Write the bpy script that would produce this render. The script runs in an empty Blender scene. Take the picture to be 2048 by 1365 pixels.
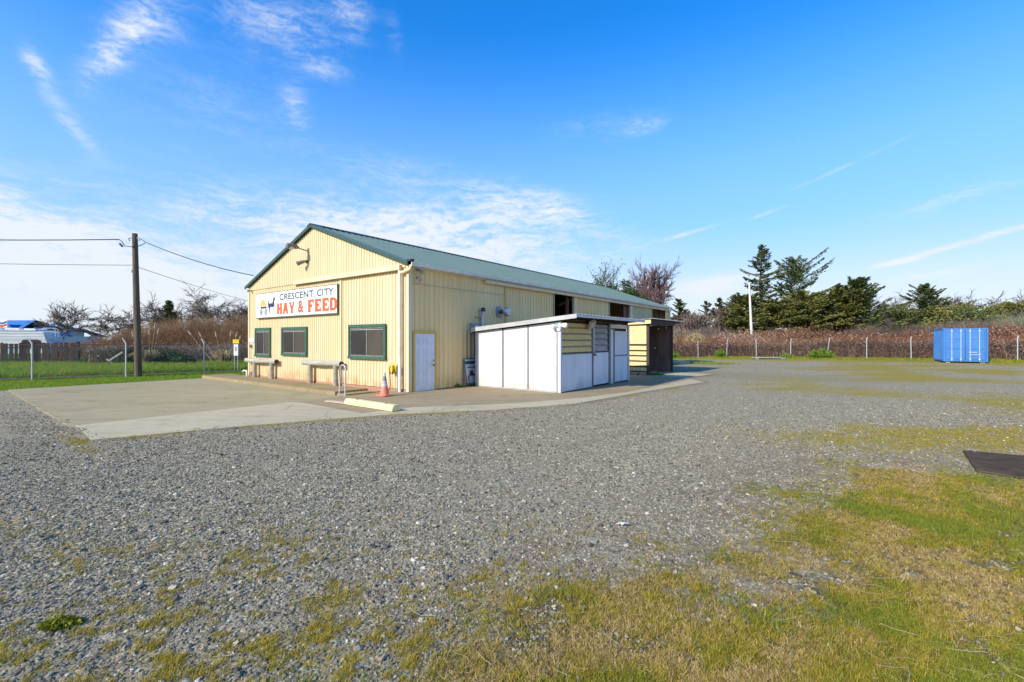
import bpy, bmesh, math, random
import numpy as np
from mathutils import Vector, Matrix

random.seed(7)
rng = np.random.default_rng(11)
SC = bpy.context.scene
COL = SC.collection
R = math.radians

# ------------------------------------------------------------------ camera
cam_d = bpy.data.cameras.new("camera")
cam = bpy.data.objects.new("camera", cam_d)
COL.objects.link(cam)
cam.location = (0, 0, 1.8)
cam.rotation_euler = (R(90), 0, 0)
cam_d.sensor_width = 36.0
cam_d.lens = 36.0 * 910.0 / 2048.0
cam_d.shift_y = -2.5 / 2048.0
cam_d.clip_start = 0.1
cam_d.clip_end = 4000
SC.camera = cam

# ------------------------------------------------------------------ light
SUN_AZ = math.atan2(-0.763, -0.677)      # azimuth of the sun, clockwise from +Y
SUN_EL = R(30)
SUN_POWER = 3.2
SKY_STRENGTH = 0.15
SKY_EXPOSURE = 0.84
CLOUD_LEVEL = 3.55

sun_d = bpy.data.lights.new("sun", 'SUN')
sun_d.energy = SUN_POWER
sun_d.angle = R(0.6)
sun_d.color = (1.0, 0.91, 0.76)
sun = bpy.data.objects.new("sun", sun_d)
COL.objects.link(sun)
to_sun = Vector((math.sin(SUN_AZ) * math.cos(SUN_EL), math.cos(SUN_AZ) * math.cos(SUN_EL), math.sin(SUN_EL)))
sun.rotation_euler = (-to_sun).to_track_quat('-Z', 'Y').to_euler()
sun.location = to_sun * 60

vs = SC.view_settings
SC.display_settings.display_device = 'sRGB'
vs.view_transform = 'Standard'
vs.look = 'None'
vs.exposure = SKY_EXPOSURE
vs.gamma = 1.0
vs.use_curve_mapping = False
SC.render.engine = 'CYCLES'
try:
    SC.cycles.use_denoising = True
    SC.cycles.max_bounces = 6
    SC.cycles.transparent_max_bounces = 12
    SC.cycles.caustics_reflective = False
    SC.cycles.caustics_refractive = False
except Exception:
    pass


class NT:
    """small helper around a node tree"""
    def __init__(self, tree):
        self.t = tree
        tree.nodes.clear()

    def n(self, kind, **kw):
        nd = self.t.nodes.new(kind)
        for k, v in kw.items():
            setattr(nd, k, v)
        return nd

    def put(self, sock, val):
        if isinstance(val, bpy.types.NodeSocket):
            self.t.links.new(val, sock)
        elif val is not None:
            if hasattr(sock.default_value, '__len__') and not hasattr(val, '__len__'):
                val = [val] * len(sock.default_value)
            if hasattr(sock.default_value, '__len__') and len(sock.default_value) == 4 and len(val) == 3:
                val = (*val, 1.0)
            sock.default_value = val

    def m(self, op, a, b=None, c=None, clamp=False):
        nd = self.n('ShaderNodeMath', operation=op, use_clamp=clamp)
        for i, x in enumerate((a, b, c)):
            if x is not None:
                self.put(nd.inputs[i], x)
        return nd.outputs[0]

    def mix(self, f, a, b, kind='MIX'):
        nd = self.n('ShaderNodeMix', data_type='RGBA', blend_type=kind)
        self.put(nd.inputs[0], f)
        self.put(nd.inputs[6], a)
        self.put(nd.inputs[7], b)
        return nd.outputs[2]

    def ss(self, x, lo, hi, a=0.0, b=1.0):
        nd = self.n('ShaderNodeMapRange', interpolation_type='SMOOTHSTEP')
        self.put(nd.inputs[0], x)
        for i, q in enumerate((lo, hi, a, b)):
            self.put(nd.inputs[i + 1], q)
        return nd.outputs[0]

    def noise(self, vec, scale, detail=4, rough=0.55, dist=0.0):
        nd = self.n('ShaderNodeTexNoise')
        self.put(nd.inputs['Vector'], vec)
        self.put(nd.inputs['Scale'], scale)
        self.put(nd.inputs['Detail'], detail)
        self.put(nd.inputs['Roughness'], rough)
        self.put(nd.inputs['Distortion'], dist)
        return nd.outputs[0]

    def vor(self, vec, scale, feature='F1', rand=1.0):
        nd = self.n('ShaderNodeTexVoronoi', feature=feature)
        self.put(nd.inputs['Vector'], vec)
        self.put(nd.inputs['Scale'], scale)
        self.put(nd.inputs['Randomness'], rand)
        return nd

    def vmul(self, vec, s):
        nd = self.n('ShaderNodeVectorMath', operation='MULTIPLY')
        self.put(nd.inputs[0], vec)
        self.put(nd.inputs[1], s)
        return nd.outputs[0]

    def ramp(self, x, stops):
        nd = self.n('ShaderNodeValToRGB')
        cr = nd.color_ramp
        while len(cr.elements) > 1:
            cr.elements.remove(cr.elements[0])
        cr.elements[0].position = stops[0][0]
        cr.elements[0].color = (*stops[0][1], 1)
        for p, c in stops[1:]:
            e = cr.elements.new(p)
            e.color = (*c, 1)
        self.put(nd.inputs[0], x)
        return nd.outputs[0]


# ------------------------------------------------------------------ sky (world)
world = bpy.data.worlds.new("World")
SC.world = world
world.use_nodes = True
W = NT(world.node_tree)
sky = W.n('ShaderNodeTexSky')
sky.sky_type = 'NISHITA'
sky.sun_disc = False
sky.sun_elevation = SUN_EL
sky.sun_rotation = SUN_AZ % (2 * math.pi)
sky.altitude = 10
sky.air_density = 1.0
sky.dust_density = 0.35
sky.ozone_density = 2.2
hs = W.n('ShaderNodeHueSaturation')
W.put(hs.inputs['Color'], sky.outputs[0])
hs.inputs['Saturation'].default_value = 1.42
hs.inputs['Value'].default_value = 1.0
skyb = W.mix(1.0, hs.outputs[0], (0.80, 1.0, 1.2), 'MULTIPLY')
tc = W.n('ShaderNodeTexCoord')
sep = W.n('ShaderNodeSeparateXYZ')
W.put(sep.inputs[0], tc.outputs['Generated'])
AZ = W.m('MULTIPLY', W.m('ARCTAN2', sep.outputs[0], sep.outputs[1]), 57.29578)
EL = W.m('MULTIPLY', W.m('ARCSINE', sep.outputs[2]), 57.29578)
comb = W.n('ShaderNodeCombineXYZ')
W.put(comb.inputs[0], AZ)
W.put(comb.inputs[1], EL)
AE = comb.outputs[0]


def blob(az, el, rx, ry, rot, k):
    """a soft patch of cirrus: centre and radii in degrees of azimuth / elevation"""
    c, s = math.cos(R(rot)), math.sin(R(rot))
    dx = W.m('SUBTRACT', AZ, az)
    dy = W.m('SUBTRACT', EL, el)
    a = W.m('MULTIPLY', W.m('ADD', W.m('MULTIPLY', dx, c), W.m('MULTIPLY', dy, s)), 1.0 / rx)
    b = W.m('MULTIPLY', W.m('SUBTRACT', W.m('MULTIPLY', dy, c), W.m('MULTIPLY', dx, s)), 1.0 / ry)
    q = W.m('ADD', W.m('MULTIPLY', a, a), W.m('MULTIPLY', b, b))
    return W.m('MULTIPLY', W.m('EXPONENT', W.m('MULTIPLY', q, -1.0)), k)


BLOBS = [
    (-47, 7.5, 13, 4.6, -14, 1.2), (-38, 4.5, 17, 3.8, -12, 0.9), (-20, 12.4, 18, 3.8, -4, 1.0),
    (-5, 14.2, 13, 3.4, 6, 0.62), (-12, 8.0, 18, 3.0, 0, 0.75), (8, 11.0, 12, 2.4, 3, 0.42), (-14, 19.5, 15, 2.6, -6, 0.32), (-33, 24, 9, 3.5, 20, 0.25), (4, 16.0, 7, 1.8, -12, 0.60), (-22, 5.5, 12, 2.6, 0, 0.4),
    (-41.2, 25.6, 4.0, 1.2, 58, 0.62), (-38.8, 28.4, 4.2, 2.2, 35, 0.50), (-46.2, 22.6, 1.7, 0.8, -60, 0.66),
    (-44.0, 18.8, 2.4, 0.7, -46, 0.48), (-27, 32.0, 6.5, 2.8, 5, 0.50), (-22.6, 29.0, 3.2, 1.3, -10, 0.38),
    (-19.4, 34.2, 2.6, 2.2, -30, 0.45), (-25.4, 24.6, 1.4, 2.4, 15, 0.40), (-14.5, 33.0, 1.2, 2.6, 10, 0.2),
    (10, 24.8, 6.0, 1.6, 4, 0.30), (16, 24.2, 3.4, 1.0, 8, 0.42), (23.5, 6.2, 5.5, 1.1, 9, 1.1),
    (45.0, 8.6, 5.0, 0.36, 13, 1.1), (40.2, 7.4, 2.2, 0.26, 9, 0.85), (44, 12.6, 7, 1.1, 10, 0.40), (43.2, 6.1, 4.0, 0.4, 6, 0.7),
    (36.5, 17.2, 6.0, 0.22, 17, 0.42), (21, 12.3, 5.0, 0.25, 12, 0.5), (29, 13.6, 2.6, 0.25, 14, 0.45),
    (10, 4.0, 26, 1.8, 2, 0.35), (-120, 20, 30, 7, 4, 0.6), (100, 25, 26, 6, -8, 0.5), (170, 30, 30, 7, 5, 0.5),
]
tot = None
for b in BLOBS:
    o = blob(*b)
    tot = o if tot is None else W.m('ADD', tot, o)
warp = W.n('ShaderNodeTexNoise')
W.put(warp.inputs['Vector'], AE)
warp.inputs['Scale'].default_value = 0.16
warp.inputs['Detail'].default_value = 3
wv = W.n('ShaderNodeVectorMath', operation='MULTIPLY_ADD')
W.put(wv.inputs[0], warp.outputs[1])
wv.inputs[1].default_value = (5, 2.5, 0)
W.put(wv.inputs[2], AE)
wisp = W.noise(W.vmul(wv.outputs[0], (0.13, 0.60, 1)), 1.0, 9, 0.60, 0.25)
fine = W.noise(W.vmul(wv.outputs[0], (0.42, 1.3, 1)), 1.0, 8, 0.62, 0.5)
hi_n = W.noise(W.vmul(wv.outputs[0], (1.3, 2.6, 1)), 1.0, 6, 0.65, 0.3)
tex = W.m('ADD', W.m('ADD', W.m('MULTIPLY', wisp, 0.45), W.m('MULTIPLY', fine, 0.33)), W.m('MULTIPLY', hi_n, 0.22))
amt = W.m('MULTIPLY', tot, W.ss(tex, 0.36, 0.66, 0.25, 1.35))
cover = W.ss(amt, 0.02, 1.15)
veil = W.m('MULTIPLY', W.ss(EL, 14, 1.0), 0.88)
veil = W.m('MULTIPLY', veil, W.ss(EL, -2, 0.0))
cover = W.m('SUBTRACT', 1.0, W.m('MULTIPLY', W.m('SUBTRACT', 1.0, cover), W.m('SUBTRACT', 1.0, veil)))
cover = W.m('MINIMUM', cover, 0.96)
haze = W.mix(W.m('MULTIPLY', W.ss(EL, 35, 7), 0.80), skyb, (1.42, 2.4, 4.1))
skycol = W.mix(cover, haze, (CLOUD_LEVEL * 0.91, CLOUD_LEVEL * 0.965, CLOUD_LEVEL * 1.03))
bg = W.n('ShaderNodeBackground')
W.put(bg.inputs[0], skycol)
bg.inputs[1].default_value = SKY_STRENGTH
wo = W.n('ShaderNodeOutputWorld')
W.put(wo.inputs[0], bg.outputs[0])

# ------------------------------------------------------------------ frames of reference
# building frame: origin at the near corner of the feed store, x (s) along its long wall, y (t) along its front
C0 = Vector((-3.5, 15.45, 0.0))
UL = math.hypot(688, 910)
U = Vector((688 / UL, 910 / UL, 0))
V = Vector((-910 / UL, 688 / UL, 0))
BROT = math.atan2(U.y, U.x)


def st(s, t, z=0.0):
    p = C0 + U * s + V * t
    return Vector((p.x, p.y, z))


def to_st(x, y):
    a, b = x - C0.x, y - C0.y
    return a * U.x + b * U.y, a * V.x + b * V.y


def sstep(x, a, b):
    k = np.clip((np.asarray(x, float) - a) / (b - a), 0, 1)
    return k * k * (3 - 2 * k)


# value noise, vectorised
_PERM = np.random.default_rng(5).random((256, 256))


def vnoise(x, y):
    x = np.asarray(x, float); y = np.asarray(y, float)
    xi = np.floor(x).astype(int); yi = np.floor(y).astype(int)
    fx = x - xi; fy = y - yi
    fx = fx * fx * (3 - 2 * fx); fy = fy * fy * (3 - 2 * fy)
    g = lambda a, b: _PERM[a % 256, b % 256]
    return (g(xi, yi) * (1 - fx) + g(xi + 1, yi) * fx) * (1 - fy) + (g(xi, yi + 1) * (1 - fx) + g(xi + 1, yi + 1) * fx) * fy


def fbm(x, y, scale, oct=4):
    v = 0; a = 0.5; tot_ = 0
    for i in range(oct):
        v = v + a * vnoise(np.asarray(x) * scale + 17.3 * i, np.asarray(y) * scale + 9.1 * i)
        tot_ += a
        a *= 0.55
        scale *= 2.03
    return v / tot_


def terrain(x, y):
    """height of the ground"""
    x = np.asarray(x, float); y = np.asarray(y, float)
    s, t = to_st(x, y)
    z = -0.15 * sstep(t, 0.4, 2.4)
    z = z + 0.02 * (x - 29.5) * sstep(y, 22, 42) * sstep(x, 8, 22) * (1 - sstep(x, 60, 110))
    return z


def tz(x, y):
    return float(terrain(x, y))


# ------------------------------------------------------------------ mesh helpers
class MB:
    def __init__(self):
        self.v = []
        self.f = []

    def add(self, vs_, fs):
        k = len(self.v)
        self.v.extend(tuple(p) for p in vs_)
        self.f.extend(tuple(i + k for i in q) for q in fs)
        return self

    def box(self, x0, x1, y0, y1, z0, z1):
        return self.hexa([(x0, y0, z0), (x1, y0, z0), (x1, y1, z0), (x0, y1, z0)], [(x0, y0, z1), (x1, y0, z1), (x1, y1, z1), (x0, y1, z1)])

    def hexa(self, lo, hi):
        return self.add(list(lo) + list(hi), [(0, 3, 2, 1), (4, 5, 6, 7), (0, 1, 5, 4), (1, 2, 6, 5), (2, 3, 7, 6), (3, 0, 4, 7)])

    def obox(self, c, ax, ay, az):
        """box from a centre and three half-axis vectors"""
        c, ax, ay, az = Vector(c), Vector(ax), Vector(ay), Vector(az)
        lo = [c - ax - ay - az, c + ax - ay - az, c + ax + ay - az, c - ax + ay - az]
        hi = [p + az * 2 for p in lo]
        return self.hexa(lo, hi)

    def quad(self, a, b, c, d):
        return self.add([a, b, c, d], [(0, 1, 2, 3)])

    def poly(self, pts):
        return self.add(pts, [tuple(range(len(pts)))])

    def prism(self, pts, off):
        """extrude a planar polygon by a vector"""
        n = len(pts)
        off = Vector(off)
        a = [Vector(p) for p in pts]
        b = [p + off for p in a]
        fs = [tuple(range(n))[::-1], tuple(range(n, 2 * n))]
        fs += [(i, (i + 1) % n, n + (i + 1) % n, n + i) for i in range(n)]
        return self.add(a + b, fs)

    def tube(self, pts, r, n=8, cap=True):
        pts = [Vector(p) for p in pts]
        rs = r if hasattr(r, '__len__') else [r] * len(pts)
        k = len(self.v)
        prev = None
        for i, p in enumerate(pts):
            d = (pts[min(i + 1, len(pts) - 1)] - pts[max(i - 1, 0)]).normalized()
            if prev is None:
                a = d.orthogonal().normalized()
            else:
                a = (prev - d * prev.dot(d))
                a = a.normalized() if a.length > 1e-6 else d.orthogonal().normalized()
            prev = a
            b = d.cross(a)
            for j in range(n):
                w = 2 * math.pi * j / n
                self.v.append(tuple(p + (a * math.cos(w) + b * math.sin(w)) * rs[i]))
        for i in range(len(pts) - 1):
            for j in range(n):
                q = k + i * n
                self.f.append((q + j, q + (j + 1) % n, q + n + (j + 1) % n, q + n + j))
        if cap:
            self.f.append(tuple(k + j for j in range(n))[::-1])
            self.f.append(tuple(k + (len(pts) - 1) * n + j for j in range(n)))
        return self

    def lathe(self, prof, c, n=16, sx=1.0, axis=(0, 0, 1)):
        """profile [(r, h)] turned about an axis through c"""
        ax = Vector(axis).normalized()
        a = ax.orthogonal().normalized()
        if abs(ax.z) > 0.99:
            a = Vector((1, 0, 0))
        b = ax.cross(a)
        k = len(self.v)
        c = Vector(c)
        for r, h in prof:
            for j in range(n):
                w = 2 * math.pi * j / n
                self.v.append(tuple(c + ax * h + (a * math.cos(w) + b * math.sin(w)) * r))
        for i in range(len(prof) - 1):
            for j in range(n):
                q = k + i * n
                self.f.append((q + j, q + (j + 1) % n, q + n + (j + 1) % n, q + n + j))
        self.f.append(tuple(k + j for j in range(n))[::-1])
        self.f.append(tuple(k + (len(prof) - 1) * n + j for j in range(n)))
        return self

    def build(self, name, material, parent=None, origin=(0, 0, 0), smooth=False, bevel=0.0):
        me = bpy.data.meshes.new(name)
        ox, oy, oz = origin
        me.from_pydata([(x - ox, y - oy, z - oz) for x, y, z in self.v], [], self.f)
        if bevel:
            bm = bmesh.new()
            bm.from_mesh(me)
            bmesh.ops.bevel(bm, geom=[e for e in bm.edges if e.is_manifold and e.calc_face_angle(0) > 0.5], offset=bevel, segments=2, affect='EDGES', profile=0.6)
            bm.to_mesh(me)
            bm.free()
        if smooth:
            me.polygons.foreach_set('use_smooth', [True] * len(me.polygons))
            me.set_sharp_from_angle(angle=R(38))
        me.update()
        return link(name, me, material, parent)


def link(name, me, material, parent=None):
    o = bpy.data.objects.new(name, me)
    if material is not None and not me.materials:
        me.materials.append(material)
    COL.objects.link(o)
    if parent is not None:
        o.parent = parent
    return o


def tag(o, label=None, cat=None, group=None, kind=None):
    if label: o['label'] = label
    if cat: o['category'] = cat
    if group: o['group'] = group
    if kind: o['kind'] = kind
    return o


def thing(name, label, cat, loc, rot=0.0, group=None):
    o = bpy.data.objects.new(name, None)
    o.empty_display_size = 0.2
    COL.objects.link(o)
    o.location = loc
    o.rotation_euler = (0, 0, rot)
    return tag(o, label, cat, group)


def bthing(name, label, cat, s, t, z=0.0, group=None):
    """a thing standing in the building frame; build its parts with origin=(s, t, z)"""
    return thing(name, label, cat, st(s, t, z), BROT, group)


def np_mesh(name, V_, F_, tint=None):
    """mesh from numpy arrays; every face has the same number of corners"""
    V_ = np.asarray(V_, np.float32)
    Fs = [np.asarray(q, np.int32) for q in (F_ if isinstance(F_, list) else [F_])]
    Fs = [q for q in Fs if len(q)]
    me = bpy.data.meshes.new(name)
    me.vertices.add(len(V_))
    me.vertices.foreach_set('co', V_.ravel())
    me.loops.add(sum(q.size for q in Fs))
    me.loops.foreach_set('vertex_index', np.concatenate([q.ravel() for q in Fs]))
    me.polygons.add(sum(len(q) for q in Fs))
    st_ = []
    off = 0
    for q in Fs:
        st_.append(off + np.arange(len(q)) * q.shape[1])
        off += q.size
    me.polygons.foreach_set('loop_start', np.concatenate(st_).astype(np.int32))
    if tint is not None:
        a = me.attributes.new('tint', 'FLOAT', 'POINT')
        a.data.foreach_set('value', np.asarray(tint, np.float32))
    me.update(calc_edges=True)
    return me


def seg_tubes(P0, P1, R0, R1, n=3):
    """many tapered n-sided tubes -> V, F"""
    P0 = np.asarray(P0, float); P1 = np.asarray(P1, float)
    R0 = np.asarray(R0, float); R1 = np.asarray(R1, float)
    d = P1 - P0
    d /= np.maximum(np.linalg.norm(d, axis=1, keepdims=True), 1e-9)
    ref = np.where(np.abs(d[:, 2:3]) > 0.9, np.array([[1.0, 0, 0]]), np.array([[0, 0, 1.0]]))
    a = np.cross(d, ref); a /= np.linalg.norm(a, axis=1, keepdims=True)
    b = np.cross(d, a)
    m = len(P0)
    V_ = np.zeros((m, 2 * n, 3))
    for j in range(n):
        w = 2 * math.pi * j / n
        o = a * math.cos(w) + b * math.sin(w)
        V_[:, j] = P0 + o * R0[:, None]
        V_[:, n + j] = P1 + o * R1[:, None]
    base = (np.arange(m) * 2 * n)[:, None, None]
    quad = np.array([[j, (j + 1) % n, n + (j + 1) % n, n + j] for j in range(n)])[None]
    return V_.reshape(-1, 3), (base + quad).reshape(-1, 4)


def seg_cones(P0, P1, R0):
    """thin twigs: three-sided spikes -> V, triangles"""
    P0 = np.asarray(P0, float); P1 = np.asarray(P1, float); R0 = np.asarray(R0, float)
    d = P1 - P0
    d /= np.maximum(np.linalg.norm(d, axis=1, keepdims=True), 1e-9)
    ref = np.where(np.abs(d[:, 2:3]) > 0.9, np.array([[1.0, 0, 0]]), np.array([[0, 0, 1.0]]))
    a = np.cross(d, ref); a /= np.linalg.norm(a, axis=1, keepdims=True)
    b = np.cross(d, a)
    m = len(P0)
    V_ = np.zeros((m, 4, 3))
    for j in range(3):
        w = 2 * math.pi * j / 3
        V_[:, j] = P0 + (a * math.cos(w) + b * math.sin(w)) * R0[:, None]
    V_[:, 3] = P1
    base = (np.arange(m) * 4)[:, None, None]
    return V_.reshape(-1, 3), (base + np.array([[0, 1, 3], [1, 2, 3], [2, 0, 3]])[None]).reshape(-1, 3)


def leaf_quads(P, L, Wd, D=None, seed=0):
    """diamond leaves: centres P, lengths L, widths Wd, optional direction D"""
    r = np.random.default_rng(seed)
    m = len(P)
    if D is None:
        D = r.normal(size=(m, 3))
    D = D / np.maximum(np.linalg.norm(D, axis=1, keepdims=True), 1e-9)
    N = r.normal(size=(m, 3))
    B = np.cross(D, N); B /= np.maximum(np.linalg.norm(B, axis=1, keepdims=True), 1e-9)
    L = np.asarray(L)[:, None]; Wd = np.asarray(Wd)[:, None]
    V_ = np.stack([P - D * L * 0.5, P + B * Wd * 0.5, P + D * L * 0.5, P - B * Wd * 0.5], 1)
    return V_.reshape(-1, 3), np.arange(m * 4).reshape(m, 4)


# ------------------------------------------------------------------ materials
MATS = {}


def newmat(name):
    m = bpy.data.materials.new(name)
    m.use_nodes = True
    MATS[name] = m
    return m, NT(m.node_tree)


def finish(T, color, rough=0.7, metal=0.0, normal=None, spec=0.35):
    p = T.n('ShaderNodeBsdfPrincipled')
    T.put(p.inputs['Base Color'], color)
    T.put(p.inputs['Roughness'], rough)
    T.put(p.inputs['Metallic'], metal)
    T.put(p.inputs['Specular IOR Level'], spec)
    if normal is not None:
        T.put(p.inputs['Normal'], normal)
    o = T.n('ShaderNodeOutputMaterial')
    T.put(o.inputs[0], p.outputs[0])
    return p


def bumped(T, h, strength=0.4, dist=0.02):
    b = T.n('ShaderNodeBump')
    b.inputs['Strength'].default_value = strength
    b.inputs['Distance'].default_value = dist
    T.put(b.inputs['Height'], h)
    return b.outputs[0]


def mk(name, c1, c2=None, scale=4.0, stretch=(1, 1, 1), rough=0.7, metal=0.0, bump=0.0, bscale=40, c3=None, dirt=0.45, spec=0.35, lo=0.35, hi=0.65, bdist=0.004):
    """painted / wooden / metal surface: two tones mixed by noise, optional third tone in sparse patches"""
    m, T = newmat(name)
    tc_ = T.n('ShaderNodeTexCoord')
    vec = T.vmul(tc_.outputs['Object'], stretch)
    col = (*c1, 1)
    if c2 is not None:
        col = T.mix(T.ss(T.noise(vec, scale, 6, 0.6), lo, hi), c1, c2)
    if c3 is not None:
        col = T.mix(T.ss(T.noise(vec, scale * 2.3, 7, 0.65), 0.56, 0.72, 0, dirt), col, c3)
    nrm = bumped(T, T.noise(vec, bscale, 4, 0.6), bump, bdist) if bump else None
    finish(T, col, rough, metal, nrm, spec)
    return m


def wall_paint(name, c1, c2, rust, base_z=0.0):
    """painted corrugated steel: streaks running down, rust and grime along the foot"""
    m, T = newmat(name)
    tc_ = T.n('ShaderNodeTexCoord')
    ob = tc_.outputs['Object']
    sp = T.n('ShaderNodeSeparateXYZ')
    T.put(sp.inputs[0], ob)
    streak = T.noise(T.vmul(ob, (2.6, 2.6, 0.22)), 1.0, 6, 0.62)
    big = T.noise(T.vmul(ob, (0.35, 0.35, 0.5)), 1.0, 4, 0.6)
    sheet = T.n('ShaderNodeTexWhiteNoise', noise_dimensions='1D')
    T.put(sheet.inputs['W'], T.m('FLOOR', T.m('MULTIPLY', T.m('ADD', sp.outputs[0], sp.outputs[1]), 1.09)))
    col = T.mix(T.ss(T.m('ADD', T.m('MULTIPLY', streak, 0.6), T.m('MULTIPLY', big, 0.4)), 0.38, 0.62), c1, c2)
    col = T.mix(T.m('MULTIPLY', sheet.outputs[0], 0.26), col, tuple(q * 0.82 for q in c2))
    spots = T.noise(ob, 7.0, 7, 0.7)
    foot = T.m('MULTIPLY', T.ss(sp.outputs[2], base_z + 0.62, base_z + 0.05), T.ss(T.noise(T.vmul(ob, (1.6, 1.6, 0.9)), 1.0, 6, 0.65), 0.40, 0.68))
    col = T.mix(T.m('MULTIPLY', foot, 0.8), col, rust)
    col = T.mix(T.ss(spots, 0.66, 0.76, 0, 0.55), col, tuple(q * 0.55 for q in rust))
    drip = T.m('MULTIPLY', T.ss(T.noise(T.vmul(ob, (5.5, 5.5, 0.30)), 1.0, 5, 0.6), 0.55, 0.72), T.ss(T.noise(T.vmul(ob, (0.5, 0.5, 0.7)), 1.0, 3), 0.42, 0.62))
    col = T.mix(T.m('MULTIPLY', drip, 0.35), col, tuple(q * 0.62 for q in c2))
    finish(T, col, T.ss(big, 0.3, 0.7, 0.42, 0.62), 0.0, bumped(T, T.noise(ob, 9.0, 3), 0.18, 0.01), 0.4)
    return m


M = MATS
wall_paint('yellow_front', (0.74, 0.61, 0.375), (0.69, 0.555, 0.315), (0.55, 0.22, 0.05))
wall_paint('yellow_side_shade', (0.87, 0.65, 0.31), (0.80, 0.575, 0.25), (0.45, 0.22, 0.06))  # same paint as the front, warm bounce in shade put into its colour
wall_paint('cream_trim', (0.76, 0.64, 0.41), (0.70, 0.57, 0.33), (0.5, 0.3, 0.1), -5)
wall_paint('grey_yellow_board', (0.55, 0.48, 0.28), (0.46, 0.41, 0.25), (0.3, 0.2, 0.1), -5)
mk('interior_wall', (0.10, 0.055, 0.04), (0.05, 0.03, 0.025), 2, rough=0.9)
mk('interior_wood', (0.22, 0.11, 0.07), (0.12, 0.06, 0.045), 2, (3, 3, 0.6), rough=0.9)
mk('green_roof', (0.105, 0.16, 0.122), (0.125, 0.178, 0.142), 0.8, (1, 1, 1), rough=0.42, c3=(0.13, 0.20, 0.16), spec=0.5)
mk('green_trim', (0.035, 0.105, 0.065), (0.045, 0.125, 0.08), 6, rough=0.5, c3=(0.08, 0.13, 0.09))
mk('rake_green', (0.035, 0.075, 0.056), (0.045, 0.09, 0.068), 6, rough=0.5)
mk('dark_ridge', (0.03, 0.05, 0.055), (0.04, 0.07, 0.07), 6, rough=0.5)
mk('white_gutter', (0.78, 0.77, 0.72), (0.70, 0.66, 0.55), 2.5, (1, 1, 0.6), rough=0.45, c3=(0.55, 0.45, 0.26), dirt=0.6)
mk('white_door', (0.74, 0.75, 0.78), (0.68, 0.69, 0.72), 3, rough=0.45, c3=(0.60, 0.55, 0.48), dirt=0.3)
mk('door_frame_yellow', (0.72, 0.47, 0.08), (0.66, 0.42, 0.08), 6, rough=0.55, c3=(0.35, 0.18, 0.05))
mk('brass', (0.45, 0.36, 0.22), (0.35, 0.28, 0.18), 9, rough=0.35, metal=0.9)
mk('footing', (0.42, 0.20, 0.12), (0.36, 0.22, 0.15), 3, rough=0.9, bump=0.4, c3=(0.5, 0.42, 0.33))
mk('galvanised', (0.50, 0.51, 0.52), (0.42, 0.43, 0.45), 8, rough=0.42, metal=0.6, c3=(0.32, 0.27, 0.22), dirt=0.35)
mk('galvanised_post', (0.56, 0.58, 0.57), (0.48, 0.50, 0.50), 5, rough=0.55, metal=0.25)
mk('grey_metal', (0.30, 0.33, 0.36), (0.24, 0.27, 0.30), 8, rough=0.5, metal=0.3)
mk('lamp_grey', (0.22, 0.20, 0.17), (0.15, 0.14, 0.12), 9, rough=0.5)
mk('lamp_glass', (0.62, 0.57, 0.48), None, rough=0.2, spec=0.5)
mk('black_metal', (0.025, 0.025, 0.027), (0.04, 0.04, 0.04), 9, rough=0.5)
mk('sign_white', (0.84, 0.85, 0.87), (0.80, 0.81, 0.83), 1.2, rough=0.35)
mk('sign_frame', (0.10, 0.12, 0.085), (0.13, 0.15, 0.10), 5, rough=0.5)
mk('letter_grey', (0.075, 0.105, 0.10), None, rough=0.5)
mk('letter_red', (0.82, 0.105, 0.03), (0.78, 0.12, 0.04), 3, rough=0.5)
mk('emblem_black', (0.035, 0.045, 0.06), None, rough=0.5)
mk('emblem_hay', (0.78, 0.45, 0.09), (0.70, 0.36, 0.06), 9, rough=0.5)
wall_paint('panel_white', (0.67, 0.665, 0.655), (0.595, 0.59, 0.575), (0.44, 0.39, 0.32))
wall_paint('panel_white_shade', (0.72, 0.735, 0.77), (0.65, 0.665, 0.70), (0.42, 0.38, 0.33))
mk('aluminium', (0.60, 0.60, 0.59), (0.50, 0.50, 0.50), 3, rough=0.38, metal=0.55, c3=(0.42, 0.40, 0.37), dirt=0.4)
mk('aluminium_dull', (0.45, 0.45, 0.45), (0.36, 0.36, 0.36), 4, rough=0.5, metal=0.3, c3=(0.26, 0.22, 0.19), dirt=0.5)
mk('fascia_grey', (0.50, 0.49, 0.47), (0.40, 0.39, 0.375), 1.5, rough=0.55, c3=(0.45, 0.44, 0.42), dirt=0.6)
mk('strip_grey', (0.17, 0.165, 0.16), (0.22, 0.21, 0.20), 4, rough=0.5, metal=0.0, c3=(0.10, 0.09, 0.08))
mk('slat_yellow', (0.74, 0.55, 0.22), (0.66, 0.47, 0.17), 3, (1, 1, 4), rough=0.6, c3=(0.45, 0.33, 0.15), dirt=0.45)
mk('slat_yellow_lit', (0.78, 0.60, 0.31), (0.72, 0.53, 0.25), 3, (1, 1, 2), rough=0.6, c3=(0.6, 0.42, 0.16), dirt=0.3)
mk('slat_grey', (0.40, 0.38, 0.37), (0.30, 0.28, 0.28), 3, (1, 1, 3), rough=0.7, c3=(0.20, 0.15, 0.13), dirt=0.6)
mk('dark_timber', (0.055, 0.037, 0.028), (0.085, 0.058, 0.044), 2.5, (4, 4, 0.5), rough=0.85, c3=(0.13, 0.09, 0.07), dirt=0.5)
mk('brown_ply', (0.22, 0.135, 0.095), (0.13, 0.085, 0.062), 1.2, (3, 3, 0.5), rough=0.85, c3=(0.32, 0.22, 0.16), dirt=0.6)
mk('core_dark', (0.06, 0.05, 0.045), (0.04, 0.035, 0.03), 3, rough=0.9)
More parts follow.
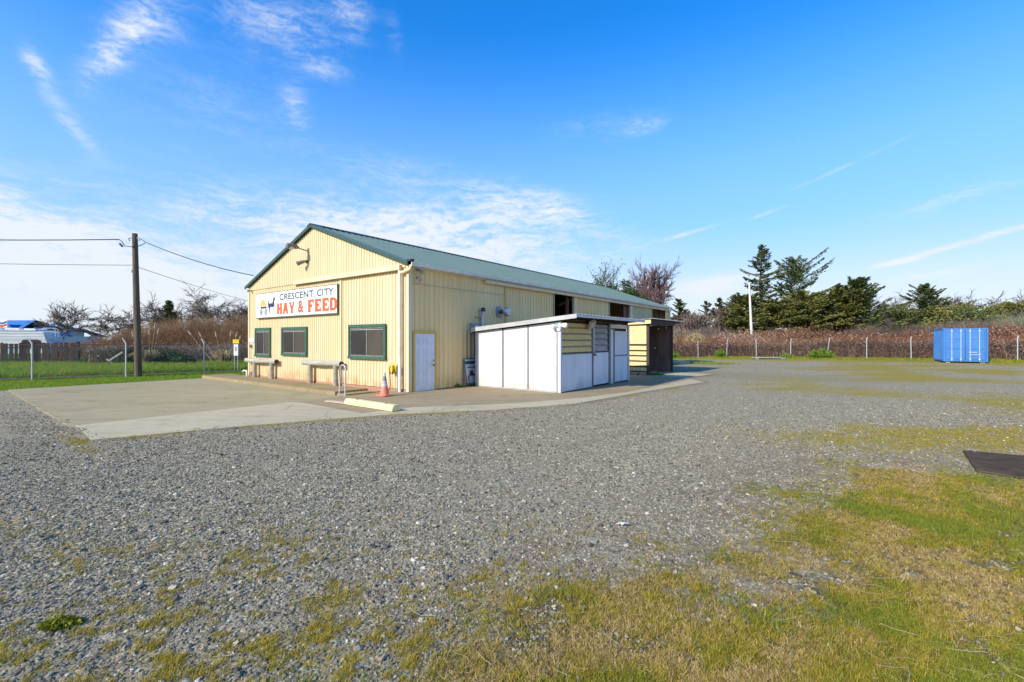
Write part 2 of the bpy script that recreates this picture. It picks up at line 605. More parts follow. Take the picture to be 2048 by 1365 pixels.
mk('pallet_wood', (0.42, 0.20, 0.10), (0.30, 0.15, 0.09), 4, (2, 2, 2), rough=0.85)
mk('block_grey', (0.36, 0.35, 0.33), (0.28, 0.27, 0.26), 8, rough=0.9, bump=0.3)
mk('rail_wood', (0.40, 0.37, 0.28), (0.30, 0.27, 0.20), 3.0, (0.5, 0.5, 3), rough=0.85, bump=0.5, bscale=14, c3=(0.17, 0.14, 0.10), dirt=0.5)
mk('rail_top_wood', (0.44, 0.43, 0.35), (0.34, 0.32, 0.25), 3.0, (3, 0.5, 3), rough=0.85, bump=0.5, bscale=14, c3=(0.18, 0.15, 0.11), dirt=0.5)
mk('log_end', (0.10, 0.075, 0.05), (0.055, 0.04, 0.03), 12, rough=0.9, bump=0.5)
mk('cone_orange', (0.80, 0.20, 0.11), (0.72, 0.25, 0.16), 7, rough=0.55, c3=(0.60, 0.40, 0.30))
mk('cone_white', (0.58, 0.56, 0.53), (0.45, 0.44, 0.42), 7, rough=0.5)
mk('cone_grey', (0.20, 0.19, 0.20), (0.27, 0.25, 0.25), 8, rough=0.6)
mk('stop_yellow', (0.80, 0.68, 0.34), (0.72, 0.60, 0.29), 5, rough=0.75, bump=0.3, c3=(0.50, 0.44, 0.30), dirt=0.4)
mk('board_pale', (0.60, 0.47, 0.33), (0.52, 0.42, 0.30), 5, rough=0.85)
mk('reel_yellow', (0.82, 0.62, 0.02), (0.75, 0.55, 0.02), 8, rough=0.4)
mk('hose_red', (0.24, 0.06, 0.03), (0.18, 0.05, 0.03), 8, rough=0.5)
mk('container_blue', (0.055, 0.20, 0.50), (0.045, 0.17, 0.44), 1.4, (1, 1, 0.6), rough=0.45, c3=(0.12, 0.30, 0.62), dirt=0.6, spec=0.45)
mk('rod_pale', (0.60, 0.66, 0.78), (0.48, 0.55, 0.70), 6, rough=0.4)
mk('dark_rubber', (0.075, 0.054, 0.036), (0.105, 0.076, 0.052), 5, rough=1.0, bump=0.6, bscale=40, c3=(0.13, 0.10, 0.07), spec=0.03)
mk('pole_wood', (0.144, 0.108, 0.075), (0.086, 0.063, 0.048), 3.0, (5, 5, 0.35), rough=0.9, bump=0.6, bscale=10, c3=(0.202, 0.154, 0.102))
mk('white_pole', (0.74, 0.72, 0.66), (0.62, 0.60, 0.54), 2, (4, 4, 0.4), rough=0.7)
mk('cable_black', (0.02, 0.02, 0.022), None, rough=0.5)
mk('ceramic', (0.45, 0.46, 0.48), (0.35, 0.36, 0.38), 9, rough=0.3)
mk('rust_pipe', (0.26, 0.085, 0.035), (0.18, 0.065, 0.03), 6, rough=0.75)
mk('wire', (0.22, 0.225, 0.225), None, rough=0.5, metal=0.4)
mk('rv_white', (0.72, 0.73, 0.70), (0.62, 0.63, 0.60), 1.0, (0.4, 1, 3), rough=0.75, c3=(0.46, 0.46, 0.43), dirt=0.6, spec=0.1)
mk('rv_roof', (0.78, 0.78, 0.77), (0.60, 0.60, 0.58), 1.2, rough=0.6)
mk('dark_glass', (0.05, 0.055, 0.06), None, rough=0.12, spec=0.6)
mk('blue_roof', (0.05, 0.17, 0.40), (0.06, 0.20, 0.45), 2, rough=0.4)
mk('station_wall', (0.55, 0.57, 0.58), (0.48, 0.5, 0.52), 2, rough=0.6)
mk('sign_blue', (0.03, 0.12, 0.42), None, rough=0.4)
mk('sign_red', (0.65, 0.06, 0.04), None, rough=0.4)
mk('marker_yellow', (0.85, 0.60, 0.02), None, rough=0.4)
mk('straw_dead', (0.50, 0.38, 0.20), (0.40, 0.30, 0.15), 5, rough=0.9)
mk('plume', (0.46, 0.35, 0.25), (0.38, 0.29, 0.21), 6, rough=0.95)
mk('litter_white', (0.60, 0.60, 0.57), None, rough=0.7)
for i, (a, b) in enumerate([((0.010, 0.008, 0.007), (0.016, 0.013, 0.011)), ((0.027, 0.016, 0.011), (0.040, 0.022, 0.015)), ((0.016, 0.017, 0.017), (0.027, 0.026, 0.026)), ((0.047, 0.015, 0.009), (0.032, 0.013, 0.008))]):
    mk('plank_%s' % ('dark', 'brown', 'grey', 'red')[i], a, b, 2.5, (6, 6, 0.5), rough=0.9)


def glass_mat(name, c1, c2):
    """window glass behind an insect screen, with the dim room or a blind behind it"""
    m, T = newmat(name)
    tc_ = T.n('ShaderNodeTexCoord')
    ob = tc_.outputs['Object']
    col = T.mix(T.ss(T.noise(T.vmul(ob, (1.5, 1.5, 0.7)), 1.3, 4), 0.35, 0.68), c1, c2)
    w = T.noise(ob, 160, 2)
    col = T.mix(T.m('MULTIPLY', w, 0.25), col, tuple(q * 1.6 for q in c2))
    finish(T, col, 0.35, 0.0, None, 0.3)
    return m


glass_mat('screen_dark', (0.027, 0.023, 0.021), (0.040, 0.035, 0.032))
glass_mat('screen_light', (0.054, 0.045, 0.033), (0.076, 0.064, 0.047))


def concrete(name, c1, c2, stain):
    m, T = newmat(name)
    g = T.n('ShaderNodeNewGeometry')
    P = g.outputs['Position']
    big = T.noise(P, 0.35, 5, 0.6)
    med = T.noise(P, 2.2, 6, 0.62)
    fine_ = T.noise(P, 60, 4, 0.6)
    col = T.mix(T.ss(T.m('ADD', T.m('MULTIPLY', big, 0.6), T.m('MULTIPLY', med, 0.4)), 0.36, 0.64), c1, c2)
    brush = T.noise(T.vmul(P, (0.5, 2.6, 1)), 1.0, 6, 0.65)
    col = T.mix(T.ss(brush, 0.46, 0.72, 0, 0.75), col, stain)
    col = T.mix(T.ss(T.noise(P, 0.8, 6, 0.7, 1.2), 0.52, 0.70, 0, 0.5), col, tuple(q * 0.8 for q in stain))
    col = T.mix(T.ss(T.noise(P, 1.1, 7, 0.7, 0.6), 0.63, 0.74, 0, 0.45), col, tuple(q * 0.55 for q in stain))
    v = T.vor(P, 0.55, 'DISTANCE_TO_EDGE')
    wob = T.m('ADD', v.outputs[0], T.m('MULTIPLY', T.m('SUBTRACT', med, 0.5), 0.02))
    crack = T.m('MULTIPLY', T.ss(wob, 0.006, 0.0), T.ss(big, 0.50, 0.60))
    col = T.mix(T.m('MULTIPLY', crack, 0.6), col, (0.07, 0.06, 0.05))
    col = T.mix(T.m('MULTIPLY', fine_, 0.22), col, tuple(q * 0.7 for q in c1))
    finish(T, col, 0.95, 0.0, bumped(T, fine_, 0.35, 0.004), 0.06)
    return m


concrete('concrete_lot', (0.401, 0.342, 0.200), (0.346, 0.302, 0.176), (0.285, 0.238, 0.135))
concrete('concrete_light', (0.543, 0.466, 0.298), (0.472, 0.406, 0.259), (0.389, 0.329, 0.203))
concrete('path_grey', (0.144, 0.126, 0.078), (0.115, 0.102, 0.061), (0.086, 0.078, 0.043))
concrete('concrete_warm', (0.383, 0.297, 0.177), (0.326, 0.259, 0.154), (0.252, 0.194, 0.110))
concrete('concrete_walk', (0.366, 0.286, 0.160), (0.304, 0.243, 0.137), (0.218, 0.167, 0.093))


def ground_mat():
    m, T = newmat('ground')
    g = T.n('ShaderNodeNewGeometry')
    P = g.outputs['Position']

    def att(n):
        a = T.n('ShaderNodeAttribute', attribute_name=n)
        return a.outputs['Fac']
    n1 = T.noise(P, 0.30, 5, 0.6)
    n2 = T.noise(P, 2.0, 6, 0.65)
    n3 = T.noise(P, 14, 5, 0.65)
    v1 = T.vor(P, 42)
    v2 = T.vor(P, 19)
    sp = T.n('ShaderNodeSeparateColor')
    T.put(sp.inputs[0], v1.outputs['Color'])
    sp2 = T.n('ShaderNodeSeparateColor')
    T.put(sp2.inputs[0], v2.outputs['Color'])
    stone = T.ramp(sp.outputs[0], [(0.0, (0.148, 0.126, 0.083)), (0.4, (0.274, 0.235, 0.153)), (0.72, (0.363, 0.309, 0.199)), (0.9, (0.474, 0.401, 0.257)), (1.0, (0.711, 0.610, 0.395))])
    stone2 = T.ramp(sp2.outputs[0], [(0.0, (0.177, 0.153, 0.100)), (0.5, (0.296, 0.254, 0.167)), (0.85, (0.407, 0.345, 0.221)), (1.0, (0.681, 0.581, 0.371))])
    stone = T.mix(T.ss(sp2.outputs[1], 0.62, 0.7), stone, stone2)
    col = T.mix(T.ss(n1, 0.42, 0.60, 0, 0.45), stone, (0.319, 0.269, 0.177))
    col = T.mix(T.m('MULTIPLY', T.ss(n2, 0.45, 0.7), 0.25), col, (0.252, 0.201, 0.111))
    # compacted finer gravel where vehicles turn
    col = T.mix(T.m('MULTIPLY', att('track'), 0.65), col, T.mix(n3, (0.245, 0.206, 0.133), (0.304, 0.260, 0.169)))
    dirt = T.mix(T.ss(n3, 0.35, 0.65), (0.145, 0.098, 0.055), (0.235, 0.17, 0.10))
    col = T.mix(T.m('MULTIPLY', att('dirt'), T.ss(T.m('ADD', T.m('MULTIPLY', n2, 0.5), T.m('MULTIPLY', n3, 0.5)), 0.40, 0.60)), col, dirt)
    moss = T.mix(T.ss(n3, 0.34, 0.66), (0.255, 0.195, 0.015), (0.34, 0.26, 0.04))
    nf_ = T.noise(P, 33, 3, 0.65)
    spk = T.m('ADD', T.m('ADD', T.m('MULTIPLY', nf_, 0.55), T.m('MULTIPLY', n3, 0.25)), T.m('MULTIPLY', n2, 0.20))
    mm = T.ss(T.m('ADD', T.m('MULTIPLY', att('moss'), 0.62), T.m('MULTIPLY', T.m('SUBTRACT', spk, 0.5), 2.0)), 0.16, 0.66)
    col = T.mix(T.m('MULTIPLY', mm, 0.85), col, moss)
    turf = T.mix(T.ss(n2, 0.38, 0.62), (0.115, 0.10, 0.022), (0.185, 0.14, 0.05))
    turf = T.mix(T.ss(n3, 0.42, 0.62, 0, 0.85), turf, (0.11, 0.075, 0.042))
    gg = T.ss(T.m('ADD', att('grass'), T.m('MULTIPLY', T.m('SUBTRACT', n3, 0.5), 0.9)), 0.30, 0.62)
    col = T.mix(gg, col, turf)
    lush = T.mix(T.ss(n2, 0.38, 0.62), (0.085, 0.15, 0.014), (0.14, 0.19, 0.025))
    col = T.mix(T.ss(T.m('ADD', att('lush'), T.m('MULTIPLY', T.m('SUBTRACT', n3, 0.5), 0.7)), 0.3, 0.65), col, lush)
    h = T.m('ADD', T.m('MULTIPLY', T.m('SUBTRACT', 1.0, v1.outputs['Distance']), 0.5), T.m('MULTIPLY', T.m('SUBTRACT', 1.0, v2.outputs['Distance']), 0.5))
    h = T.m('ADD', h, T.m('MULTIPLY', n3, 0.6))
    h = T.m('MULTIPLY', h, T.m('SUBTRACT', 1.0, T.m('MULTIPLY', T.m('MAXIMUM', gg, mm), 0.2)))
    finish(T, col, 0.9, 0.0, bumped(T, h, 0.6, 0.018), 0.05)
    return m


ground_mat()


def tinted(name, stops, rough=0.8, attr=True, spec=0.2, trans=0.0):
    """leaf / twig / stone colour spread over the pieces by their own tint"""
    m, T = newmat(name)
    if attr:
        a = T.n('ShaderNodeAttribute', attribute_name='tint')
        x = a.outputs['Fac']
    else:
        oi = T.n('ShaderNodeObjectInfo')
        x = oi.outputs['Random']
    c = T.ramp(x, stops)
    p = finish(T, c, rough, 0.0, None, spec)
    if trans:
        tr = T.n('ShaderNodeBsdfTranslucent')
        T.put(tr.inputs[0], c)
        mx = T.n('ShaderNodeMixShader')
        mx.inputs[0].default_value = trans
        T.put(mx.inputs[1], p.outputs[0])
        T.put(mx.inputs[2], tr.outputs[0])
        out = [n for n in T.t.nodes if n.bl_idname == 'ShaderNodeOutputMaterial'][0]
        T.put(out.inputs[0], mx.outputs[0])
    return m


tinted('pebble', [(0, (0.085, 0.078, 0.062)), (0.28, (0.165, 0.152, 0.114)), (0.55, (0.245, 0.223, 0.167)), (0.78, (0.330, 0.299, 0.220)), (0.86, (0.270, 0.196, 0.117)), (0.90, (0.380, 0.343, 0.253)), (0.975, (0.460, 0.416, 0.314)), (1, (0.680, 0.617, 0.487))], 0.9, attr=False, spec=0.08)
tinted('blade_green', [(0, (0.148, 0.187, 0.014)), (0.5, (0.232, 0.270, 0.022)), (1, (0.351, 0.346, 0.042))], 0.6, attr=False, trans=0.25)
tinted('blade_olive', [(0, (0.281, 0.228, 0.017)), (0.5, (0.415, 0.325, 0.026)), (1, (0.534, 0.394, 0.060))], 0.7, attr=False, trans=0.25)
tinted('blade_dry', [(0, (0.281, 0.179, 0.060)), (0.5, (0.463, 0.325, 0.114)), (1, (0.730, 0.553, 0.228))], 0.8, attr=False, trans=0.15)
tinted('blade_lush', [(0, (0.135, 0.273, 0.014)), (0.5, (0.203, 0.364, 0.022)), (1, (0.324, 0.442, 0.048))], 0.6, attr=False, trans=0.3)
tinted('needle_dark', [(0, (0.049, 0.070, 0.030)), (0.45, (0.096, 0.130, 0.044)), (0.8, (0.162, 0.187, 0.061)), (1, (0.270, 0.233, 0.084))], 0.75, trans=0.12)
tinted('needle_olive', [(0, (0.077, 0.094, 0.026)), (0.45, (0.161, 0.174, 0.044)), (0.8, (0.262, 0.236, 0.066)), (1, (0.419, 0.290, 0.100))], 0.75, trans=0.12)
tinted('leaf_green', [(0, (0.025, 0.055, 0.012)), (0.5, (0.05, 0.10, 0.02)), (1, (0.10, 0.15, 0.035))], 0.6, trans=0.2)
tinted('leaf_bright', [(0, (0.08, 0.17, 0.015)), (0.5, (0.15, 0.27, 0.025)), (1, (0.25, 0.36, 0.05))], 0.6, trans=0.25)
tinted('bramble', [(0, (0.088, 0.044, 0.030)), (0.4, (0.189, 0.086, 0.052)), (0.7, (0.270, 0.138, 0.083)), (0.9, (0.378, 0.235, 0.138)), (0.97, (0.135, 0.166, 0.055)), (1, (0.810, 0.580, 0.442))], 0.8)
tinted('willow', [(0, (0.075, 0.042, 0.022)), (0.5, (0.155, 0.082, 0.036)), (0.85, (0.22, 0.12, 0.055)), (1, (0.28, 0.21, 0.12))], 0.8)
tinted('willow_grey', [(0, (0.094, 0.069, 0.053)), (0.5, (0.188, 0.138, 0.100)), (0.85, (0.275, 0.206, 0.150)), (1, (0.400, 0.338, 0.250))], 0.8)
tinted('twig_purple', [(0, (0.081, 0.052, 0.054)), (0.5, (0.162, 0.101, 0.097)), (1, (0.270, 0.176, 0.162))], 0.85)
tinted('twig_grey', [(0, (0.062, 0.051, 0.043)), (0.5, (0.119, 0.098, 0.079)), (1, (0.200, 0.171, 0.138))], 0.85)
tinted('lichen', [(0, (0.13, 0.125, 0.075)), (0.5, (0.22, 0.215, 0.13)), (1, (0.32, 0.31, 0.20))], 0.85)
tinted('pampas_leaf', [(0, (0.22, 0.17, 0.08)), (0.5, (0.34, 0.27, 0.13)), (1, (0.46, 0.38, 0.22))], 0.85)
mk('bark', (0.09, 0.07, 0.055), (0.055, 0.045, 0.036), 5, (3, 3, 0.6), rough=0.9)
mk('bark_pale', (0.34, 0.31, 0.26), (0.24, 0.21, 0.18), 5, (3, 3, 0.8), rough=0.85)

# ------------------------------------------------------------------ ground sheet
PAD = [(-8.26, -1.24), (-5.95, -2.05), (-3.08, -3.32), (-1.07, -4.81), (0.98, -5.85), (5.38, -6.37), (10.09, -7.01), (11.63, -5.73),
       (14.85, -6.18), (14.91, -5.39), (15.3, -3.6), (15.3, 0.0), (0, 0), (0, 14.1), (-1.55, 14.15), (-7.94, 14.09)]


def in_poly(x, y, poly):
    x = np.asarray(x); y = np.asarray(y)
    inside = np.zeros(x.shape, bool)
    n = len(poly)
    for i in range(n):
        x0, y0 = poly[i]; x1, y1 = poly[(i + 1) % n]
        c = ((y0 > y) != (y1 > y)) & (x < (x1 - x0) * (y - y0) / (y1 - y0 + 1e-12) + x0)
        inside ^= c
    return inside


# left fence line and right fence line (world x, y of the posts)
LF = [(-29.96, 16.6), (-26.53, 19.25), (-23.10, 21.90), (-20.15, 23.75), (-17.67, 26.10), (-15.0, 28.5), (-12.4, 30.9)]
RF = [(18.86, 53.5), (21.10, 51.55), (23.35, 49.5), (25.5, 47.45), (27.8, 45.4), (30.0, 43.3), (32.2, 41.3), (34.4, 39.2), (36.6, 37.1), (38.95, 35.05), (41.1, 33.0), (43.4, 31.0)]


def line_side(x, y, a, b):
    """signed distance from the line a-b, positive on its left"""
    dx, dy = b[0] - a[0], b[1] - a[1]
    L = math.hypot(dx, dy)
    return (dx * (np.asarray(y) - a[1]) - dy * (np.asarray(x) - a[0])) / L


def masks(x, y):
    x = np.asarray(x, float); y = np.asarray(y, float)
    s, t = to_st(x, y)
    n = fbm(x, y, 0.45, 4) - 0.5
    nf = fbm(x + 40, y - 13, 1.6, 4) - 0.5
    # foreground turf: nearer than a line that runs away to the right
    fx = np.array([-3.5, -1.6, -0.46, 0.26, 1.4, 2.7, 4.3, 6.4, 8.2, 12, 20]); fy = np.array([0.6, 1.5, 2.25, 3.0, 3.8, 5.0, 6.2, 6.9, 7.2, 7.4, 8])
    edge = np.interp(x, fx, fy)
    d = edge - y
    grass = sstep(d + 1.9 * n + 1.6 * nf, -0.8, 1.1)
    grass = grass * (0.55 + 0.45 * sstep(nf + n * 0.6, -0.12, 0.06))
    dirt = sstep(d + 1.6 * n + 0.6 * nf, -2.8, 0.3) * 0.95
    dirt = np.maximum(dirt, 0.85 * sstep(1.6 - np.abs(y - 2.0) + 0.8 * n, 0, 1.4) * sstep(x, -4.5, -1))
    # moss, sparse at lower left, in broad patches toward the right
    right = sstep(np.where(y > 0.5, x / np.maximum(y, 0.5), 0), 0.25, 0.95) * sstep(y, 6.0, 9.0)
    pm = fbm(x * 0.75 + 7, y * 1.15 + 3, 0.33, 5)
    moss = right * (0.30 + 1.05 * sstep(pm, 0.38, 0.70))
    strip = np.exp(-(((x - 9.0) / 5.0) ** 2 + ((y - 16.6 - 0.05 * (x - 9)) / 0.7) ** 2)) * sstep(pm, 0.38, 0.55)
    strip2 = np.exp(-(((x - 9.6) / 2.0) ** 2 + ((y - 18.4) / 0.6) ** 2)) * 0.9
    moss = np.maximum(moss, np.maximum(strip * 1.1, strip2 * sstep(pm, 0.35, 0.5)))
    low = sstep(5.2 - y + 1.6 * n, 0, 2.8) * (0.16 + 0.34 * sstep(fbm(x + 3, y + 8, 1.7, 4), 0.40, 0.66))
    dirt = np.maximum(dirt, sstep(4.2 - y + 1.5 * n + 0.35 * x, 0, 2.4) * sstep(nf, -0.10, 0.12) * 0.7)
    moss = np.maximum(moss, low)
    # strip along the far fence
    fd = line_side(x, y, RF[0], RF[-1])           # positive beyond the fence
    far = sstep(fd + 1.5 * n, -8.0, -3.4) * sstep(x, 8, 16)
    moss = np.maximum(moss, far * 1.45)
    lush = sstep(fd + 1.0 * n, -2.6, -1.2) * sstep(x, 6, 12)
    isl = np.exp(-(((x - 15.5) / 3.6) ** 2 + ((y - 37.0) / 1.7) ** 2))
    lush = np.maximum(lush, sstep(isl + 0.3 * nf, 0.42, 0.7))
    # left verge: beyond the pad's far edge up to the fence, and past it
    ld = line_side(x, y, LF[0], LF[-1])
    verge = sstep(t + 0.35 * nf, 13.7, 14.3) * sstep(s, -9.2 , -8.0)
    verge = np.maximum(verge, sstep(ld, -2.6, -1.6) * sstep(-x, 10, 14))
    verge = np.maximum(verge, sstep(ld, 0.2, 0.8) * sstep(-x, 4, 9))
    lush = np.maximum(lush, verge)
    # grass creeping along the foot of the pad's corner
    e1 = np.exp(-((t + 1.3 + 0.1 * (s + 8.3)) / 1.2) ** 2) * np.exp(-((s + 8.45) / 0.16) ** 2)
    moss = np.maximum(moss, e1 * 1.2 * sstep(nf, -0.1, 0.05))
    track = np.exp(-(((x - 12.6) / 4.6) ** 2 + ((y - 22.5 + 0.55 * (x - 12.6)) / 3.2) ** 2)) * 1.5
    track = np.maximum(track, sstep(-s, 8.3, 9.2) * sstep(t, -1.5, 1.0) * 1.0)
    rut = np.maximum(np.exp(-((np.hypot(x - 34, y + 4) - 30.0 + 0.6 * n) / 0.28) ** 2), np.exp(-((np.hypot(x - 34, y + 4) - 31.7 + 0.6 * n) / 0.28) ** 2)) * sstep(y, 7.5, 10)
    rut = np.maximum(rut, np.exp(-((y - 9.4 - 0.10 * x + 0.7 * n) / 0.30) ** 2) * 0.8)
    track = np.maximum(track, rut * 0.8)
    track = sstep(track + 0.5 * n, 0.35, 0.95)
    # earth washed along the pad's gravel edge
    ed = np.full(x.shape, 9.0)
    for (s0, t0), (s1, t1) in zip(PAD[:8], PAD[1:9]):
        L2 = (s1 - s0) ** 2 + (t1 - t0) ** 2
        k = np.clip(((s - s0) * (s1 - s0) + (t - t0) * (t1 - t0)) / L2, 0, 1)
        ed = np.minimum(ed, np.hypot(s - s0 - k * (s1 - s0), t - t0 - k * (t1 - t0)))
    rim = sstep(ed + 0.35 * nf + 0.2 * n, 0.55, 0.08)
    dirt = np.maximum(dirt, rim * 0.95)
    moss = np.maximum(moss, sstep(ed + 0.3 * nf, 0.30, 0.05) * sstep(fbm(x + 2, y + 5, 0.8, 3), 0.45, 0.6) * 1.1)
    beyond = sstep(y, 60, 75)
    dirt = np.maximum(dirt, beyond * 0.6)
    # bare dirt rim just outside the pad's front edge
    return dict(grass=grass, moss=np.clip(moss, 0, 1.2), dirt=np.clip(dirt, 0, 1), lush=np.clip(lush, 0, 1), track=np.clip(track, 0, 1))


def axis_steps(segs):
    out = [segs[0][0]]
    for a, b, h in segs:
        k = max(1, int(round((b - a) / h)))
        out += [a + (b - a) * (i + 1) / k for i in range(k)]
    return np.array(out)


gx = axis_steps([(-1500, -200, 130), (-200, -70, 10), (-70, -12, 0.9), (-12, 12, 0.13), (12, 60, 0.7), (60, 200, 10), (200, 1500, 130)])
gy = axis_steps([(-400, -20, 60), (-20, 1, 1.5), (1, 13, 0.12), (13, 30, 0.35), (30, 70, 1.0), (70, 200, 10), (200, 2500, 150)])
GX, GY = np.meshgrid(gx, gy)
GZ = terrain(GX, GY) + 0.022 * (fbm(GX, GY, 0.8, 4) - 0.5) * sstep(np.hypot(GX, GY), 200, 60)
ps, pt = to_st(GX, GY)
underpad = in_poly(ps, pt, PAD) | ((ps > -0.5) & (ps < 27) & (pt > -0.5) & (pt < 12.2))
def pad_edge(s, t):
    """distance to the outline of the paving"""
    d = np.full(np.shape(s), 9.0)
    for (s0, t0), (s1, t1) in zip(PAD, PAD[1:] + PAD[:1]):
        L2 = (s1 - s0) ** 2 + (t1 - t0) ** 2
        k = np.clip(((s - s0) * (s1 - s0) + (t - t0) * (t1 - t0)) / L2, 0, 1)
        d = np.minimum(d, np.hypot(s - s0 - k * (s1 - s0), t - t0 - k * (t1 - t0)))
    return d


edp = pad_edge(ps, pt)
GZ = np.where(underpad & (edp > 0.5), GZ - 0.05, GZ)
nx, ny = len(gx), len(gy)
Vg = np.stack([GX, GY, GZ], -1).reshape(-1, 3)
ii = np.arange(nx * ny).reshape(ny, nx)
Fg = np.stack([ii[:-1, :-1], ii[:-1, 1:], ii[1:, 1:], ii[1:, :-1]], -1).reshape(-1, 4)
gme = np_mesh('ground', Vg, Fg)
mk_ = masks(GX.ravel(), GY.ravel())
for k_, v_ in mk_.items():
    a_ = gme.attributes.new(k_, 'FLOAT', 'POINT')
    a_.data.foreach_set('value', np.asarray(v_, np.float32))
gme.polygons.foreach_set('use_smooth', [True] * len(gme.polygons))
tag(link('ground', gme, M['ground']), 'grey gravel yard with mossy and grassy patches', kind='structure')


# ------------------------------------------------------------------ paving
def paving(name, poly, material, lift=0.0, depth=0.16, step=0.7, shrink=0.004, flat=None):
    """a concrete slab given by its outline in the building frame; its top follows the ground"""
    bm = bmesh.new()
    cs = sum(p[0] for p in poly) / len(poly); ct = sum(p[1] for p in poly) / len(poly)
    pts = []
    for s, t in poly:
        d = math.hypot(s - cs, t - ct)
        pts.append((s + (cs - s) / d * shrink, t + (ct - t) / d * shrink))
    f = bm.faces.new([bm.verts.new((s, t, 0)) for s, t in pts])
    lo_s, hi_s = min(p[0] for p in pts), max(p[0] for p in pts)
    lo_t, hi_t = min(p[1] for p in pts), max(p[1] for p in pts)
    for lo_, hi_, no in ((lo_s, hi_s, (1, 0, 0)), (lo_t, hi_t, (0, 1, 0))):
        k = int((hi_ - lo_) / step)
        for i in range(1, k + 1):
            c = lo_ + (hi_ - lo_) * i / (k + 1)
            bmesh.ops.bisect_plane(bm, geom=bm.verts[:] + bm.edges[:] + bm.faces[:], plane_co=(no[0] * c, no[1] * c, 0), plane_no=no)
    bound = [e for e in bm.edges if e.is_boundary]
    ext = bmesh.ops.extrude_edge_only(bm, edges=bound)
    newv = [g for g in ext['geom'] if isinstance(g, bmesh.types.BMVert)]
    nv = set(newv)
    for v in bm.verts:
        w = st(v.co.x, v.co.y)
        z = tz(w.x, w.y) + 0.018 + lift if flat is None else flat
        if v in nv:
            z -= depth
        v.co = (w.x, w.y, z)
    bmesh.ops.recalc_face_normals(bm, faces=bm.faces[:])
    me = bpy.data.meshes.new(name)
    bm.to_mesh(me); bm.free()
    o = link(name, me, material)
    return tag(o, kind='structure')


tag(paving('pavement', [(-8.08, 1.24), (-1.38, 1.24), (-1.36, 14.13), (-7.94, 14.09)], M['concrete_lot']), 'worn grey concrete parking slab in front of the store')
tag(paving('pavement', [(-8.26, -1.24), (-5.95, -2.05), (-3.62, -3.08), (-3.5, 1.23), (-8.08, 1.23)], M['concrete_light']), 'pale concrete strip along the front edge of the slab')
tag(paving('pavement', [(-3.49, 1.23), (-3.61, -2.55), (-2.2, -2.75), (-0.36, -4.25), (2.18, -5.39), (4.55, -5.87), (10.95, -6.15), (11.63, -5.73), (12.0, -3.9), (15.2, -3.7), (15.2, 0.02), (0.0, 0.02), (0.0, 1.23)], M['concrete_warm']), 'brownish concrete apron around the store corner and shed')
tag(paving('pavement', [(-3.62, -3.08), (-3.08, -3.32), (-1.07, -4.81), (0.98, -5.85), (5.38, -6.37), (10.09, -7.01), (11.63, -5.74), (10.95, -6.16), (4.55, -5.88), (2.18, -5.40), (-0.36, -4.26), (-2.2, -2.76), (-3.61, -2.56)], M['concrete_light']), 'narrow pale concrete strip between the apron and gravel')
tag(paving('pavement', [(11.64, -5.72), (14.85, -6.18), (14.91, -5.39), (15.19, -3.72), (12.02, -3.92)], M['concrete_light']), 'small concrete slab in front of the open shed')
# raised walk along the front of the store
tag(paving('walkway', [(-1.35, 2.26), (0.0, 2.26), (0.0, 12.1), (-0.02, 14.2), (-1.35, 14.2)], M['concrete_walk'], flat=0.005, depth=0.3), 'raised concrete walkway under the front windows')
wk = bpy.data.objects['walkway']
sbm = MB().hexa([st(-1.3, 1.78, -0.25), st(-0.06, 1.80, -0.25), st(-0.06, 2.245, -0.25), st(-1.3, 2.245, -0.25)], [st(-1.3, 1.78, -0.065), st(-0.06, 1.80, -0.065), st(-0.06, 2.245, -0.065), st(-1.3, 2.245, -0.065)])
sbm.build('step', M['concrete_walk'], wk, bevel=0.012)

# footpath past the left fence
pm = MB()
pp = [(-60.0, -4.5), (-29.96, 16.6), (-23.10, 21.90), (-17.67, 26.10), (-12.4, 30.9), (5.0, 46.5)]
for (x0, y0), (x1, y1) in zip(pp[:-1], pp[1:]):
    d = Vector((x1 - x0, y1 - y0, 0)).normalized(); nn = Vector((-d.y, d.x, 0))
    k = max(1, int(math.hypot(x1 - x0, y1 - y0) / 1.5))
    for i in range(k):
        a = Vector((x0, y0, 0)).lerp(Vector((x1, y1, 0)), i / k); b = Vector((x0, y0, 0)).lerp(Vector((x1, y1, 0)), (i + 1) / k)
        q = []
        for p, o_ in ((a, 0.40), (b, 0.40), (b, 1.50), (a, 1.50)):
            w = p + nn * o_
            q.append((w.x, w.y, tz(w.x, w.y) + 0.045))
        pm.add(q, [(0, 1, 2, 3)])
tag(pm.build('path', M['path_grey']), 'thin grey footpath beyond the chain-link fence', kind='structure')

# ------------------------------------------------------------------ feed store
store = bthing('feed_store', 'long pale yellow corrugated metal feed store with green gable roof', 'building', 0, 0)
B0 = (0, 0, 0)
PK = 6.5      # wall height at the ridge
EV = 4.36     # wall height at the eaves
WID, LEN = 12.0, 26.8
RIDGE = 6.0


def roofline(t):
    return EV + (PK - EV) * (1 - abs(t - RIDGE) / RIDGE)


def corr_points(a0, a1, period, depth, flat=0.0):
    """profile of ribbed sheet: (position, height) pairs"""
    out = []
    k = 0
    a = a0
    while a < a1 - 1e-6:
        for da, h in ((0, 0), (period * 0.60, 0), (period * 0.70, depth), (period * 0.90, depth)):
            if a + da < a1:
                out.append((a + da, h))
        a += period
    out.append((a1, 0))
    return out


